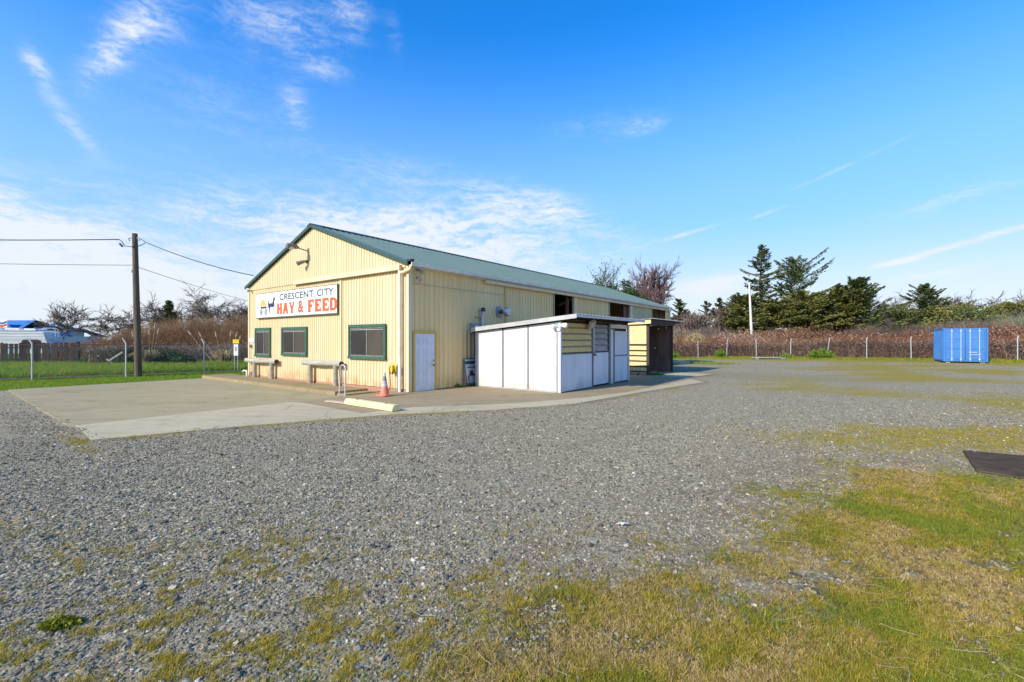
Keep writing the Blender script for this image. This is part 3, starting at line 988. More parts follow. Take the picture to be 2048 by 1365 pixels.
def corr_wall(name, face, fixed, a0, a1, zlo, zhi, period, depth, material, parent):
    """ribbed wall sheet. face 'front' : plane x=fixed, runs along y, ribs toward -x ; face 'side' : plane y=fixed, runs along x, ribs toward -y"""
    prof = corr_points(a0, a1, period, depth)
    mb = MB()
    vs_ = []
    for a, h in prof:
        lo_ = zlo(a) if callable(zlo) else zlo
        hi_ = zhi(a) if callable(zhi) else zhi
        p = (fixed - h, a) if face == 'front' else (a, fixed - h)
        vs_.append((*p, lo_)); vs_.append((*p, hi_))
    fs = [(2 * i, 2 * i + 2, 2 * i + 3, 2 * i + 1) for i in range(len(prof) - 1)]
    mb.add(vs_, fs)
    return mb.build(name, material, parent)


# front: two sheets of siding below the track cover, the gable sheet above
corr_wall('wall', 'front', 0.0, 0.06, 4.0, 0.10, 4.30, 0.175, 0.028, M['yellow_front'], store)
corr_wall('wall', 'front', -0.012, 4.0, 11.96, 0.06, lambda t: min(4.25, roofline(t) - 0.02), 0.152, 0.026, M['yellow_front'], store)
corr_wall('gable_wall', 'front', -0.045, 0.02, 11.98, lambda t: 4.28 if t < 7.6 else 4.235, lambda t: max(roofline(t), 4.3), 0.165, 0.026, M['yellow_front'], store)
MB().box(-0.055, 0.0, 3.95, 4.05, 0.06, 4.2).build('seam_trim', M['cream_trim'], store)
MB().box(-0.17, -0.046, 0.30, 7.46, 4.19, 4.36).build('track_cover', M['cream_trim'], store, bevel=0.01)
MB().box(-0.035, 0.06, 0.0, 12.0, -0.2, 0.085).build('footing', M['footing'], store)
# corner trims
MB().box(-0.062, 0.10, -0.055, 0.075, 0.03, 4.33).build('corner_trim', M['cream_trim'], store)
MB().box(-0.062, 0.10, 11.93, 12.05, 0.03, 4.30).build('corner_trim', M['cream_trim'], store)
# long wall facing the yard, with three tall openings under the track
OPEN = [(9.26, 11.18), (15.69, 18.78), (23.0, 26.1)]
corr_wall('wall', 'side', 0.0, 0.10, 5.30, 0.03, 4.34, 0.2286, 0.030, M['yellow_side_shade'], store)
MB().box(0.10, 5.30, -0.036, -0.031, 3.71, 3.735).build('sheet_lap', M['grey_yellow_board'], store)
corr_wall('wall', 'side', 0.02, 5.30, 9.26, 0.03, 4.34, 0.2286, 0.030, M['yellow_side_shade'], store)
corr_wall('wall', 'side', 0.02, 11.18, 15.69, 0.03, 4.34, 0.2286, 0.030, M['yellow_side_shade'], store)
bd = MB().box(18.78, 23.0, -0.02, 0.04, 0.03, 4.30).build('wall', M['grey_yellow_board'], store)
bl = MB()
for zz in (3.25, 3.62, 2.88):
    bl.box(19.2, 22.98, -0.028, -0.0205, zz, zz + 0.018)
bl.build('board_seam', M['slat_yellow'], bd)
corr_wall('wall', 'side', 0.02, 26.1, 26.74, 0.03, 4.34, 0.2286, 0.030, M['yellow_side_shade'], store)
MB().box(26.70, 26.86, -0.05, 0.08, 0.0, 4.34).build('corner_trim', M['cream_trim'], store)
MB().box(5.26, 5.36, -0.052, -0.033, 0.05, 4.1).build('seam_trim', M['slat_yellow'], store)
MB().box(11.20, 11.48, -0.10, -0.012, 0.05, 4.08).build('door_post', M['cream_trim'], store)
MB().box(18.80, 19.14, -0.09, -0.022, 0.05, 4.08).build('door_post', M['cream_trim'], store)
MB().box(18.12, 18.77, 0.10, 0.14, 0.0, 4.0).build('inner_board', M['interior_wood'], store)
MB().box(3.85, 26.75, -0.16, -0.036, 4.10, 4.22).build('track_cover', M['cream_trim'], store, bevel=0.008)
MB().box(0.12, 26.8, -0.05, 0.03, 4.24, 4.37).build('fascia', M['cream_trim'], store)
for (a, b) in OPEN:
    MB().box(a - 0.03, a + 0.03, -0.045, 0.12, 0.0, 4.12).build('opening_frame', M['grey_yellow_board'], store)
# inside of the barn
ib = MB()
ib.box(26.70, 26.78, 0.06, 11.94, 0, 4.34)
ib.box(0.12, 26.7, 11.90, 11.98, 0, 4.34)
ib.build('wall', M['yellow_side_shade'], store)
MB().prism([(26.71, 0.02, 4.34), (26.71, 11.98, 4.34), (26.71, 6.0, 6.46)], (0.07, 0, 0)).build('gable_wall', M['yellow_side_shade'], store)
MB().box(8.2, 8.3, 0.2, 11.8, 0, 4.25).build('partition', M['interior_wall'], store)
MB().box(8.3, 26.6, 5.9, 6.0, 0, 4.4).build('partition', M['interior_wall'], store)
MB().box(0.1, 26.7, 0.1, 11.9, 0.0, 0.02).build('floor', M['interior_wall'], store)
for a in np.arange(8.6, 26.5, 2.4):
    MB().box(a, a + 0.12, 0.2, 0.34, 0, 4.2).build('wall_stud', M['interior_wood'], store)

# roof: two ribbed slopes, ridge cap, rake trims
OVF, OVB, OVE = 0.16, 0.15, 0.14
slope = (PK - EV) / RIDGE


def roof_side(sign):
    mb = MB()
    prof = corr_points(-OVF, LEN + OVB, 0.305, 0.035)
    vs_ = []
    for s, h in prof:
        for t in (-OVE, RIDGE):
            z = PK + 0.075 - slope * (RIDGE - t) + h
            vs_.append((s, t if sign > 0 else 2 * RIDGE - t, z))
    mb.add(vs_, [(2 * i, 2 * i + 2, 2 * i + 3, 2 * i + 1) for i in range(len(prof) - 1)])
    return mb.build('roof', M['green_roof'], store)


r1 = roof_side(1)
r2 = roof_side(-1)
for sg, rf in ((1, r1), (-1, r2)):
    tt = lambda t: t if sg > 0 else 2 * RIDGE - t
    za = PK + 0.118 - slope * (RIDGE + OVE); zb = PK + 0.118
    for s0, s1 in ((-OVF - 0.03, -OVF + 0.005), (LEN + OVB, LEN + OVB + 0.03)):
        MB().prism([(s0, tt(-OVE), za - 0.125), (s0, tt(-OVE), za), (s0, tt(RIDGE), zb), (s0, tt(RIDGE), zb - 0.125)], (s1 - s0, 0, 0)).build('rake_trim', M['rake_green'], rf)
    za += 0.002; zb += 0.002
    MB().hexa([(-OVF - 0.03, tt(-OVE), za), (0.10, tt(-OVE), za), (0.10, tt(RIDGE), zb), (-OVF - 0.03, tt(RIDGE), zb)], [(-OVF - 0.03, tt(-OVE), za + 0.006), (0.10, tt(-OVE), za + 0.006), (0.10, tt(RIDGE), zb + 0.006), (-OVF - 0.03, tt(RIDGE), zb + 0.006)]).build('rake_flashing', M['green_roof'], rf)
rc = MB()
zt = PK + 0.135
rc.prism([(-OVF - 0.05, RIDGE - 0.24, zt - 0.24 * slope), (-OVF - 0.05, RIDGE, zt + 0.02), (-OVF - 0.05, RIDGE + 0.24, zt - 0.24 * slope), (-OVF - 0.05, RIDGE, zt - 0.05)], (LEN + OVF + OVB + 0.1, 0, 0))
for k in np.arange(0.4, LEN, 0.305):
    rc.box(k, k + 0.10, RIDGE - 0.262, RIDGE - 0.215, zt - 0.1 - 0.035, zt - 0.062)
rc.build('ridge_cap', M['dark_ridge'], r1)
# gutter and downspouts
gm = MB()
gp = [(0.0, -0.145, 0), (0.0, -0.275, 0), (0.0, -0.29, 0.115), (0.0, -0.26, 0.12), (0.0, -0.25, 0.03), (0.0, -0.155, 0.03)]
for a, b in ((-0.12, 9.0), (9.0, 18.0), (18.0, LEN + 0.1)):
    gm.prism([(a + 0.006, y, 4.285 + z) for _, y, z in gp], (b - a - 0.012, 0, 0))
gut = gm.build('gutter', M['white_gutter'], store)
for k in np.arange(0.6, LEN, 1.35):
    MB().box(k, k + 0.05, -0.30, -0.14, 4.345 + 0.03, 4.405).build('gutter_bracket', M['white_gutter'], gut)
MB().box(-0.17, -0.02, -0.30, -0.05, 4.43, 4.50).build('gutter_end', M['black_metal'], gut)
ds = MB().tube([(-0.06, -0.20, 4.30), (-0.10, -0.16, 4.16), (-0.13, 0.10, 4.10), (-0.14, 0.30, 4.08)], 0.055, 12)
ds.build('downspout_elbow', M['cream_trim'], store, smooth=True)
ds = MB().tube([(-0.14, 0.31, 4.16), (-0.14, 0.31, 0.0)], 0.056, 14)
for zz in (3.0, 1.55, 0.45):
    ds.tube([(-0.14, 0.31, zz), (-0.14, 0.31, zz + 0.05)], 0.063, 14)
ds.build('downspout', M['white_gutter'], store, smooth=True)
MB().tube([(26.84, -0.22, 4.28), (26.88, -0.12, 4.12), (26.9, -0.08, 3.9), (26.9, -0.08, 0.05)], 0.05, 10).build('downspout', M['white_gutter'], store, smooth=True)


# windows
def window(t0, t1, z0, z1, split=0.5):
    w = 0.105
    x0, x1 = -0.095, -0.03
    mb = MB()
    mb.box(x0, x1, t0, t1, z1 - w, z1)
    mb.box(x0 - 0.02, x1, t0 - 0.01, t1 + 0.01, z0, z0 + w)
    mb.box(x0, x1, t0, t0 + w, z0 + w + 0.001, z1 - w - 0.001)
    mb.box(x0, x1, t1 - w, t1, z0 + w + 0.001, z1 - w - 0.001)
    fr = mb.build('window', M['green_trim'], store, bevel=0.006)
    a, b, c, d = t0 + w, t1 - w, z0 + w, z1 - w
    ib_ = MB()
    for q in ((a, b, d - 0.055, d), (a, b, c, c + 0.05)):
        ib_.box(-0.062, -0.031, q[0], q[1], q[2], q[3])
    mid = a + (b - a) * split
    for q in ((a, a + 0.04), (b - 0.04, b), (mid - 0.025, mid + 0.025)):
        ib_.box(-0.06, -0.031, q[0], q[1], c + 0.051, d - 0.056)
    ib_.build('sash', M['lamp_grey'], fr)
    MB().box(-0.050, -0.0315, mid + 0.0255, b - 0.0405, c + 0.0515, d - 0.0565).build('pane', M['screen_dark'], fr)
    MB().box(-0.044, -0.0315, a + 0.0405, mid - 0.0255, c + 0.0515, d - 0.0565).build('pane', M['screen_light'], fr)
    MB().box(-0.0655, -0.0505, a + 0.05, b - 0.05, d - 0.105, d - 0.082).build('blind_rail', M['aluminium'], fr)
    return fr


window(9.72, 11.28, 0.99, 2.37, 0.42)
window(6.48, 8.65, 1.09, 2.36, 0.52)
window(1.17, 3.43, 1.08, 2.37, 0.5)

# side door in its yellow frame
dr = MB()
fw = 0.085
dr.box(0.13, 0.13 + fw, -0.085, -0.031, 0.0, 2.10)
dr.box(1.22 - fw, 1.22, -0.085, -0.031, 0.0, 2.10)
dr.box(0.13 + fw + 0.001, 1.22 - fw - 0.001, -0.085, -0.031, 2.02, 2.10)
dfr = dr.build('door_frame', M['door_frame_yellow'], store, bevel=0.005)
d0, d1 = 0.22, 1.13
dm = MB().box(d0, d1, -0.062, -0.0315, 0.02, 2.012)
cw = (d1 - d0)
for c0, c1 in ((d0 + 0.11, d0 + cw / 2 - 0.045), (d0 + cw / 2 + 0.045, d1 - 0.11)):
    for z0, z1 in ((1.62, 1.87), (0.92, 1.50), (0.22, 0.78)):
        g = 0.022
        dm.box(c0, c1, -0.0725, -0.0621, z0, z0 + g); dm.box(c0, c1, -0.0725, -0.0621, z1 - g, z1)
        dm.box(c0, c0 + g, -0.0725, -0.0621, z0 + g, z1 - g); dm.box(c1 - g, c1, -0.0725, -0.0621, z0 + g, z1 - g)
        dm.box(c0 + 0.05, c1 - 0.05, -0.0705, -0.0621, z0 + 0.05, z1 - 0.05)
dor = dm.build('door', M['white_door'], dfr)
hk = MB()
hk.lathe([(0.032, 0.0), (0.032, 0.02), (0.015, 0.025), (0.015, 0.05), (0.034, 0.06), (0.036, 0.085), (0.02, 0.10)], (d1 - 0.07, -0.063, 0.90), 14, axis=(0, -1, 0))
hk.build('door_knob', M['brass'], dfr, smooth=True)
MB().lathe([(0.03, 0.0), (0.03, 0.028), (0.02, 0.034)], (d1 - 0.07, -0.063, 1.06), 14, axis=(0, -1, 0)).build('deadbolt', M['brass'], dfr, smooth=True)
MB().box(0.16, 1.20, -0.10, -0.03, -0.02, 0.019).build('threshold', M['footing'], dfr)

# ------------------------------------------------------------------ store sign
SG = (-0.10, 7.55, 2.81)
sign = bthing('store_sign', 'long white feed store sign with red lettering and horse wagon', 'sign', *SG)
MB().box(-0.135, -0.047, 4.08, 10.98, 2.81, 4.00).build('frame', M['sign_frame'], sign, SG, bevel=0.02)
MB().box(-0.141, -0.136, 4.115, 10.945, 2.86, 3.965).build('face', M['sign_white'], sign, SG)


def lettering(text, t_left, t_right, z0, z1, material, bold=0.0, x=-0.145, shear=0.0):
    cu = bpy.data.curves.new('lettering', 'FONT')
    cu.body = text
    cu.size = 1.0
    cu.offset = bold
    cu.space_character = 1.06
    cu.resolution_u = 4
    tmp = bpy.data.objects.new('lettering', cu)
    COL.objects.link(tmp)
    bpy.context.view_layer.update()
    me = bpy.data.meshes.new_from_object(tmp.evaluated_get(bpy.context.evaluated_depsgraph_get()))
    bpy.data.objects.remove(tmp)
    n = len(me.vertices)
    co = np.zeros(n * 3, np.float32)
    me.vertices.foreach_get('co', co)
    co = co.reshape(-1, 3)
    lo_, hi_ = co.min(0), co.max(0)
    fx = (co[:, 0] - lo_[0]) / (hi_[0] - lo_[0]); fy = (co[:, 1] - lo_[1]) / (hi_[1] - lo_[1])
    out = np.stack([np.full(n, x), t_left + (t_right - t_left) * fx, z0 + (z1 - z0) * fy], 1) - np.array(SG)
    me.vertices.foreach_set('co', out.astype(np.float32).ravel())
    me.update()
    me.materials.clear()
    return me


def slab_word(chars, t_left, t_right, z0, z1, material, parent, widths):
    """heavy block letters with short serifs, built as flat prisms; glyph strokes on a unit square"""
    G = {
        'H': [[(0, 0), (.44, 0), (.44, .07), (.40, .10), (.40, .39), (.60, .39), (.60, .10), (.56, .07), (.56, 0), (1, 0), (1, .07), (.97, .10), (.97, .90), (1, .93), (1, 1), (.56, 1), (.56, .93), (.60, .90), (.60, .62), (.40, .62), (.40, .90), (.44, .93), (.44, 1), (0, 1), (0, .93), (.03, .90), (.03, .10), (0, .07)]],
        'A': [[(0, 0), (.36, 0), (.36, .09), (.33, .11), (.36, .22), (.62, .22), (.65, .11), (.60, .09), (.60, 0), (1, 0), (1, .10), (.96, .12), (.70, 1), (.30, 1), (.04, .12), (0, .10)]],
        'Y': [[(.30, 0), (.70, 0), (.70, .40), (.96, .88), (1, .90), (1, 1), (.64, 1), (.64, .90), (.66, .88), (.51, .58), (.37, .88), (.40, .90), (.40, 1), (0, 1), (0, .90), (.04, .88), (.32, .40)]],
        'F': [[(0, 0), (.48, 0), (.48, .10), (.43, .13), (.43, .40), (.56, .40), (.60, .32), (.68, .32), (.68, .70), (.60, .70), (.56, .60), (.43, .60), (.43, .80), (.80, .80), (.84, .66), (.96, .66), (.96, 1), (0, 1), (0, .93), (.03, .90), (.03, .10), (0, .07)]],
        'E': [[(0, 0), (.98, 0), (1, .36), (.88, .36), (.82, .20), (.43, .20), (.43, .41), (.58, .41), (.62, .33), (.70, .33), (.70, .69), (.62, .69), (.58, .60), (.43, .60), (.43, .80), (.80, .80), (.86, .65), (.97, .65), (.96, 1), (0, 1), (0, .93), (.03, .90), (.03, .10), (0, .07)]],
    }
    tot_ = sum(widths)
    u0 = 0
    for ch, w in zip(chars, widths):
        if ch in G:
            mb = MB()
            for poly in G[ch]:
                pts = [(-0.149, t_left + (t_right - t_left) * (u0 + px * w * 0.88) / tot_, z0 + (z1 - z0) * py) for px, py in poly]
                mb.prism(pts, (0.006, 0, 0))
            mb.build('letter', material, parent, SG)
        elif ch == 'D':
            mb = MB()
            outer, inner = [], []
            outer = [(0, 0), (.5, 0)] + [(.5 + .5 * math.sin(a), .5 - .5 * math.cos(a)) for a in np.linspace(0.15, math.pi - 0.15, 14)] + [(.5, 1), (0, 1)]
            inner = [(.36, .2), (.48, .2)] + [(.48 + .16 * math.sin(a), .5 - .3 * math.cos(a)) for a in np.linspace(0.15, math.pi - 0.15, 14)] + [(.48, .8), (.36, .8)]
            f_ = lambda p: (-0.149, t_left + (t_right - t_left) * (u0 + p[0] * w * 0.88) / tot_, z0 + (z1 - z0) * p[1])
            n = len(outer)
            vs_ = [f_(p) for p in outer] + [f_(p) for p in inner]
            vs_ += [(-0.143, y, z) for _, y, z in vs_]
            fs = [(i, (i + 1) % n, n + (i + 1) % n, n + i) for i in range(n)]
            fs += [(i, (i + 1) % n, 2 * n + (i + 1) % n, 2 * n + i) for i in range(n)]
            mb.add(vs_, fs)
            mb.build('letter', material, parent, SG)
        u0 += w


link('lettering', lettering('CRESCENT', 8.69, 5.81, 3.575, 3.87, None, 0.028), M['letter_grey'], sign)
slab_word('HAY', 8.92, 7.28, 2.955, 3.45, M['letter_red'], sign, (1.0, 1.05, 1.0))
link('lettering', lettering('CITY', 5.56, 4.32, 3.575, 3.87, None, 0.028), M['letter_grey'], sign)
link('lettering', lettering('&', 7.07, 6.58, 2.955, 3.50, None, 0.035), M['letter_red'], sign)
slab_word('FEED', 6.24, 4.0, 2.955, 3.48, M['letter_red'], sign, (0.98, 1.0, 1.0, 1.06))


def flat_poly(pts, x=-0.147):
    return [(x, a, b) for a, b in pts]


def sring(mb, ct, cz, r0, r1, n=20, x=-0.147):
    vs_ = []
    for r in (r0, r1):
        for i in range(n):
            w = 2 * math.pi * i / n
            vs_.append((x, ct - r * math.cos(w), cz + r * math.sin(w)))
    mb.add(vs_, [(i, (i + 1) % n, n + (i + 1) % n, n + i) for i in range(n)])


em = MB()
# wagon bed and shafts
em.prism(flat_poly([(10.54, 3.39), (10.50, 3.27), (10.02, 3.27), (9.97, 3.40), (10.12, 3.36), (10.40, 3.36)]), (0.005, 0, 0))
em.prism(flat_poly([(10.02, 3.33), (9.60, 3.35), (9.60, 3.33), (10.02, 3.29)]), (0.005, 0, 0))
for ct in (10.46, 9.99):
    sring(em, ct, 3.105, 0.118, 0.150)
    for k in range(4):
        w = math.pi * k / 4
        a, b = math.cos(w), math.sin(w)
        em.add(flat_poly([(ct - a * 0.125 - b * 0.009, 3.105 + b * 0.125 - a * 0.009), (ct - a * 0.125 + b * 0.009, 3.105 + b * 0.125 + a * 0.009), (ct + a * 0.125 + b * 0.009, 3.105 - b * 0.125 + a * 0.009), (ct + a * 0.125 - b * 0.009, 3.105 - b * 0.125 - a * 0.009)]), [(0, 1, 2, 3)])
# horse
em.prism(flat_poly([(9.72, 3.40), (9.66, 3.49), (9.52, 3.50), (9.38, 3.48), (9.31, 3.58), (9.25, 3.72), (9.22, 3.83), (9.19, 3.79), (9.13, 3.72), (9.07, 3.62), (9.10, 3.59), (9.17, 3.64), (9.18, 3.56), (9.16, 3.44), (9.18, 3.36), (9.28, 3.31), (9.42, 3.30), (9.54, 3.33), (9.62, 3.28), (9.70, 3.32)]), (0.005, 0, 0))
em.prism(flat_poly([(9.70, 3.46), (9.68, 3.62), (9.72, 3.64), (9.78, 3.52), (9.78, 3.34), (9.75, 3.26), (9.73, 3.36)]), (0.005, 0, 0))
for leg in ([(9.68, 3.32), (9.61, 3.30), (9.60, 3.17), (9.64, 3.08), (9.60, 2.99), (9.56, 2.98), (9.60, 3.08), (9.64, 3.18)],
            [(9.60, 3.32), (9.54, 3.32), (9.57, 3.16), (9.62, 3.00), (9.58, 3.00)],
            [(9.32, 3.33), (9.25, 3.33), (9.28, 3.16), (9.26, 3.02), (9.21, 2.99), (9.24, 3.04), (9.25, 3.16)],
            [(9.22, 3.36), (9.17, 3.38), (9.08, 3.36), (9.05, 3.26), (9.08, 3.22), (9.09, 3.31)]):
    em.prism(flat_poly(leg), (0.005, 0, 0))
em.build('emblem', M['emblem_black'], sign, SG)
hy = MB()
hy.prism(flat_poly([(10.54, 3.37), (10.55, 3.48), (10.48, 3.58), (10.36, 3.67), (10.27, 3.70), (10.18, 3.65), (10.04, 3.57), (9.98, 3.46), (9.99, 3.38), (10.1, 3.42), (10.2, 3.36), (10.32, 3.41), (10.42, 3.37)]), (0.004, 0, 0))
hy.build('emblem_hay', M['emblem_hay'], sign, SG)

# ------------------------------------------------------------------ fittings on the store
L0 = (-0.05, 6.34, 5.55)
lamp = bthing('flood_lamp', 'grey yard lamp on a long arm high on the gable', 'wall lamp', *L0)
MB().box(-0.09, -0.072, 6.27, 6.41, 5.46, 5.66).build('wall_plate', M['lamp_grey'], lamp, L0)
MB().tube([(-0.09, 6.34, 5.55), (-0.32, 6.37, 5.58), (-0.52, 6.40, 5.63)], 0.024, 8).build('arm', M['lamp_grey'], lamp, L0, smooth=True)
lm = MB().tube([(-0.44, 6.40, 5.63), (-0.52, 6.42, 5.65), (-0.72, 6.46, 5.67), (-0.90, 6.49, 5.66), (-0.95, 6.50, 5.65)], [0.03, 0.085, 0.115, 0.10, 0.02], 12)
lm.build('housing', M['lamp_grey'], lamp, L0, smooth=True)
MB().lathe([(0.02, -0.10), (0.09, -0.085), (0.118, -0.02), (0.11, 0.0)], (-0.74, 6.465, 5.615), 14).build('lens', M['lamp_glass'], lamp, L0, smooth=True)


def bullet(name, label, s, t, z, d, material, group=None, size=1.0):
    """small spotlight or camera on a wall bracket pointing along d"""
    o = (s, t, z)
    th = bthing(name, label, 'spotlight' if 'spot' in name else 'camera', *o, group=group)
    d = Vector(d).normalized()
    base = Vector(o)
    nrm = Vector((-1, 0, 0)) if abs(s) < 0.1 else Vector((0, -1, 0))
    MB().lathe([(0.055 * size, 0.0), (0.055 * size, 0.03 * size), (0.02 * size, 0.045 * size)], base, 12, axis=nrm).build('bracket', material, th, o, smooth=True)
    e = base + nrm * 0.10 * size
    MB().tube([base + nrm * 0.04 * size, e], 0.016 * size, 8).build('arm', material, th, o)
    MB().tube([e - d * 0.05 * size, e + d * 0.02 * size, e + d * 0.15 * size, e + d * 0.22 * size, e + d * 0.225 * size], [0.03 * size, 0.05 * size, 0.062 * size, 0.075 * size, 0.06 * size], 14).build('body', material, th, o, smooth=True)
    return th


bullet('spotlight', 'small bullet spotlight on the gable below the arm lamp', -0.075, 6.42, 5.10, (-0.7, 0.6, -0.35), M['lamp_grey'], size=1.35)
bullet('security_camera', 'upper of two silver cameras by the store corner, under the gutter', 0.32, -0.035, 4.20, (0.2, -0.8, -0.5), M['grey_metal'], size=0.9)
bullet('security_camera', 'lower of two silver cameras by the store corner', 0.34, -0.035, 3.93, (-0.5, -0.7, -0.4), M['grey_metal'], size=0.9)
bullet('security_camera', 'tiny camera under the far left eave of the front wall', -0.04, 11.72, 4.22, (-0.8, -0.5, -0.2), M['lamp_grey'], size=0.7)

# flue pipe
P0_ = (3.66, -0.14, 2.2)
fl = bthing('flue_pipe', 'upright grey metal flue pipe with dark cap above the white shed', 'pipe', *P0_)
MB().tube([(3.60, -0.14, 2.05), (3.70, -0.14, 2.95)], 0.065, 14).build('pipe', M['galvanised'], fl, P0_, smooth=True)
MB().lathe([(0.05, 0.0), (0.10, 0.02), (0.10, 0.07), (0.06, 0.075), (0.06, 0.11), (0.105, 0.12), (0.03, 0.17)], (3.70, -0.14, 2.93), 14).build('cap', M['black_metal'], fl, P0_, smooth=True)
MB().box(3.3, 3.66, -0.05, -0.032, 2.68, 2.70).build('strap', M['lamp_grey'], fl, P0_)
# mushroom vent
P0_ = (4.85, -0.03, 2.98)
vt = bthing('wall_vent', 'round grey wall vent sticking out above the white shed', 'vent', *P0_)
MB().lathe([(0.24, 0.0), (0.24, 0.02), (0.20, 0.035), (0.10, 0.06)], (4.85, -0.03, 2.98), 18, axis=(0, -1, 0)).build('flange', M['grey_metal'], vt, P0_, smooth=True)
MB().lathe([(0.085, 0.05), (0.085, 0.36)], (4.85, -0.03, 2.98), 14, axis=(0, -1, 0)).build('pipe', M['rust_pipe'], vt, P0_, smooth=True)
MB().lathe([(0.10, 0.33), (0.185, 0.36), (0.195, 0.46), (0.16, 0.52), (0.04, 0.545)], (4.85, -0.03, 2.98), 18, axis=(0, -1, 0)).build('cap', M['galvanised'], vt, P0_, smooth=True)
# meter box
P0_ = (3.18, -0.03, 2.08)
mbx = bthing('meter_box', 'grey electric meter box on the wall beside the shed roof', 'meter box', *P0_)
MB().box(2.98, 3.38, -0.20, -0.032, 2.06, 2.45).build('box', M['grey_metal'], mbx, P0_, bevel=0.012)
MB().lathe([(0.12, 0.0), (0.12, 0.05), (0.10, 0.09), (0.03, 0.11)], (3.16, -0.20, 2.28), 16, axis=(0, -1, 0)).build('dial', M['galvanised'], mbx, P0_, smooth=True)
MB().tube([(3.18, -0.10, 2.05), (3.18, -0.10, 0.05)], 0.03, 8).build('conduit', M['grey_metal'], mbx, P0_)
# notice and outlet box at far corner of the front
P0_ = (-0.05, 11.7, 1.75)
nb = bthing('notice_board', 'small blank white notice on the wall at the left corner', 'notice', *P0_)
MB().box(-0.062, -0.046, 11.40, 11.92, 1.68, 1.86).build('panel', M['sign_white'], nb, P0_)
P0_ = (-0.05, 11.74, 1.45)
ob_ = bthing('outlet_box', 'small grey outlet box and conduit under the white notice', 'outlet box', *P0_)
MB().box(-0.12, -0.042, 11.68, 11.80, 1.42, 1.56).build('box', M['lamp_grey'], ob_, P0_)
MB().tube([(-0.06, 11.74, 1.42), (-0.06, 11.74, 0.05)], 0.015, 6).build('conduit', M['cream_trim'], ob_, P0_)
# white standpipe by the corner
P0_ = (-0.25, 11.75, 0.0)
sp_ = bthing('standpipe', 'small white garden tap standing at the left corner of the walkway', 'tap', *P0_)
MB().tube([(-0.25, 11.75, 0.0), (-0.25, 11.75, 0.26)], 0.035, 10).build('pipe', M['sign_white'], sp_, P0_, smooth=True)
MB().tube([(-0.25, 11.75, 0.25), (-0.30, 11.95, 0.30), (-0.33, 12.02, 0.22)], 0.03, 8).build('spout', M['sign_white'], sp_, P0_, smooth=True)
MB().lathe([(0.06, 0.0), (0.06, 0.02)], (-0.25, 11.75, 0.30), 10).build('handle', M['sign_white'], sp_, P0_)

# hose reel on its pipe
P0_ = (-0.18, 0.56, 0.0)
hr = bthing('hose_reel', 'yellow hose reel with red hose beside the white downspout', 'hose reel', *P0_)
MB().tube([(-0.14, 0.44, -0.03), (-0.14, 0.44, 0.98)], 0.018, 8).build('pipe', M['galvanised'], hr, P0_)
MB().box(-0.20, -0.05, 0.36, 0.43, 0.66, 0.86).build('tap_box', M['lamp_grey'], hr, P0_)
rl = MB()
ax_ = Vector((-0.75, 0.35, 0.0)).normalized()
rc_ = Vector((-0.20, 0.60, 0.80))
for off in (-0.06, 0.06):
    c = rc_ + ax_ * off
    rl.lathe([(0.165, -0.012), (0.185, -0.008), (0.185, 0.008), (0.165, 0.012)], c, 20, axis=ax_)
rl.lathe([(0.09, -0.06), (0.09, 0.06)], rc_, 16, axis=ax_)
reel = rl.build('reel', M['reel_yellow'], hr, P0_, smooth=True)
rh = MB()
for k in range(5):
    a = []
    for j in range(17):
        w = 2 * math.pi * j / 16
        p1_ = ax_.cross(Vector((0, 0, 1))).normalized()
        a.append(rc_ + ax_ * (-0.04 + 0.02 * k) + (p1_ * math.cos(w) + Vector((0, 0, 1)) * math.sin(w)) * (0.105 + 0.012 * (k % 2)))
    rh.tube(a, 0.012, 6, cap=False)
rh.build('hose_coil', M['reel_yellow'], hr, P0_)
MB().box(-0.27, -0.22, 0.54, 0.66, 0.62, 0.70).build('bracket', M['black_metal'], hr, P0_)
MB().tube([(-0.25, 0.66, 0.90), (-0.30, 0.66, 0.82), (-0.28, 0.645, 0.5), (-0.27, 0.64, 0.2), (-0.30, 0.68, 0.06), (-0.40, 0.80, 0.02), (-0.50, 1.0, 0.015), (-0.62, 1.25, 0.0)], 0.016, 8).build('hose', M['hose_red'], hr, P0_, smooth=True)


# ------------------------------------------------------------------ hitching rails
def hitch_rail(label, t0, t1, posts, z):
    o = (-0.22, (t0 + t1) / 2, 0.005)
    th = bthing('hitching_rail', label, 'hitching rail', *o, group='log hitching rails under the front windows')
    n = 14
    pts, rs = [], []
    for i in range(n + 1):
        k = i / n
        pts.append((-0.22 + 0.008 * math.sin(9 * k), t0 + (t1 - t0) * k, z + 0.008 * math.sin(5 * k + 1)))
        rs.append(0.108 + 0.006 * math.sin(13 * k))
    rail = MB().tube(pts, rs, 18).build('rail', M['rail_top_wood'], th, o, smooth=True)
    MB().lathe([(0.104, 0.0), (0.10, 0.012)], (-0.22, t0 + 0.001, z + 0.003), 18, axis=(0, -1, 0)).build('cut_end', M['log_end'], rail, (0, 0, 0)).location = (-o[0], -o[1], -o[2])
    for p in posts:
        MB().tube([(-0.22, p, 0.0), (-0.225, p + 0.01, 0.3), (-0.22, p, z - 0.07)], [0.098, 0.10, 0.094], 16).build('post', M['rail_wood'], th, o, smooth=True)
    return th


hitch_rail('log hitching rail under the left pair of windows', 8.80, 11.85, (9.25, 10.95), 0.80)
hitch_rail('log hitching rail beside the steps and handrail', 3.66, 6.45, (4.05, 5.92), 0.86)

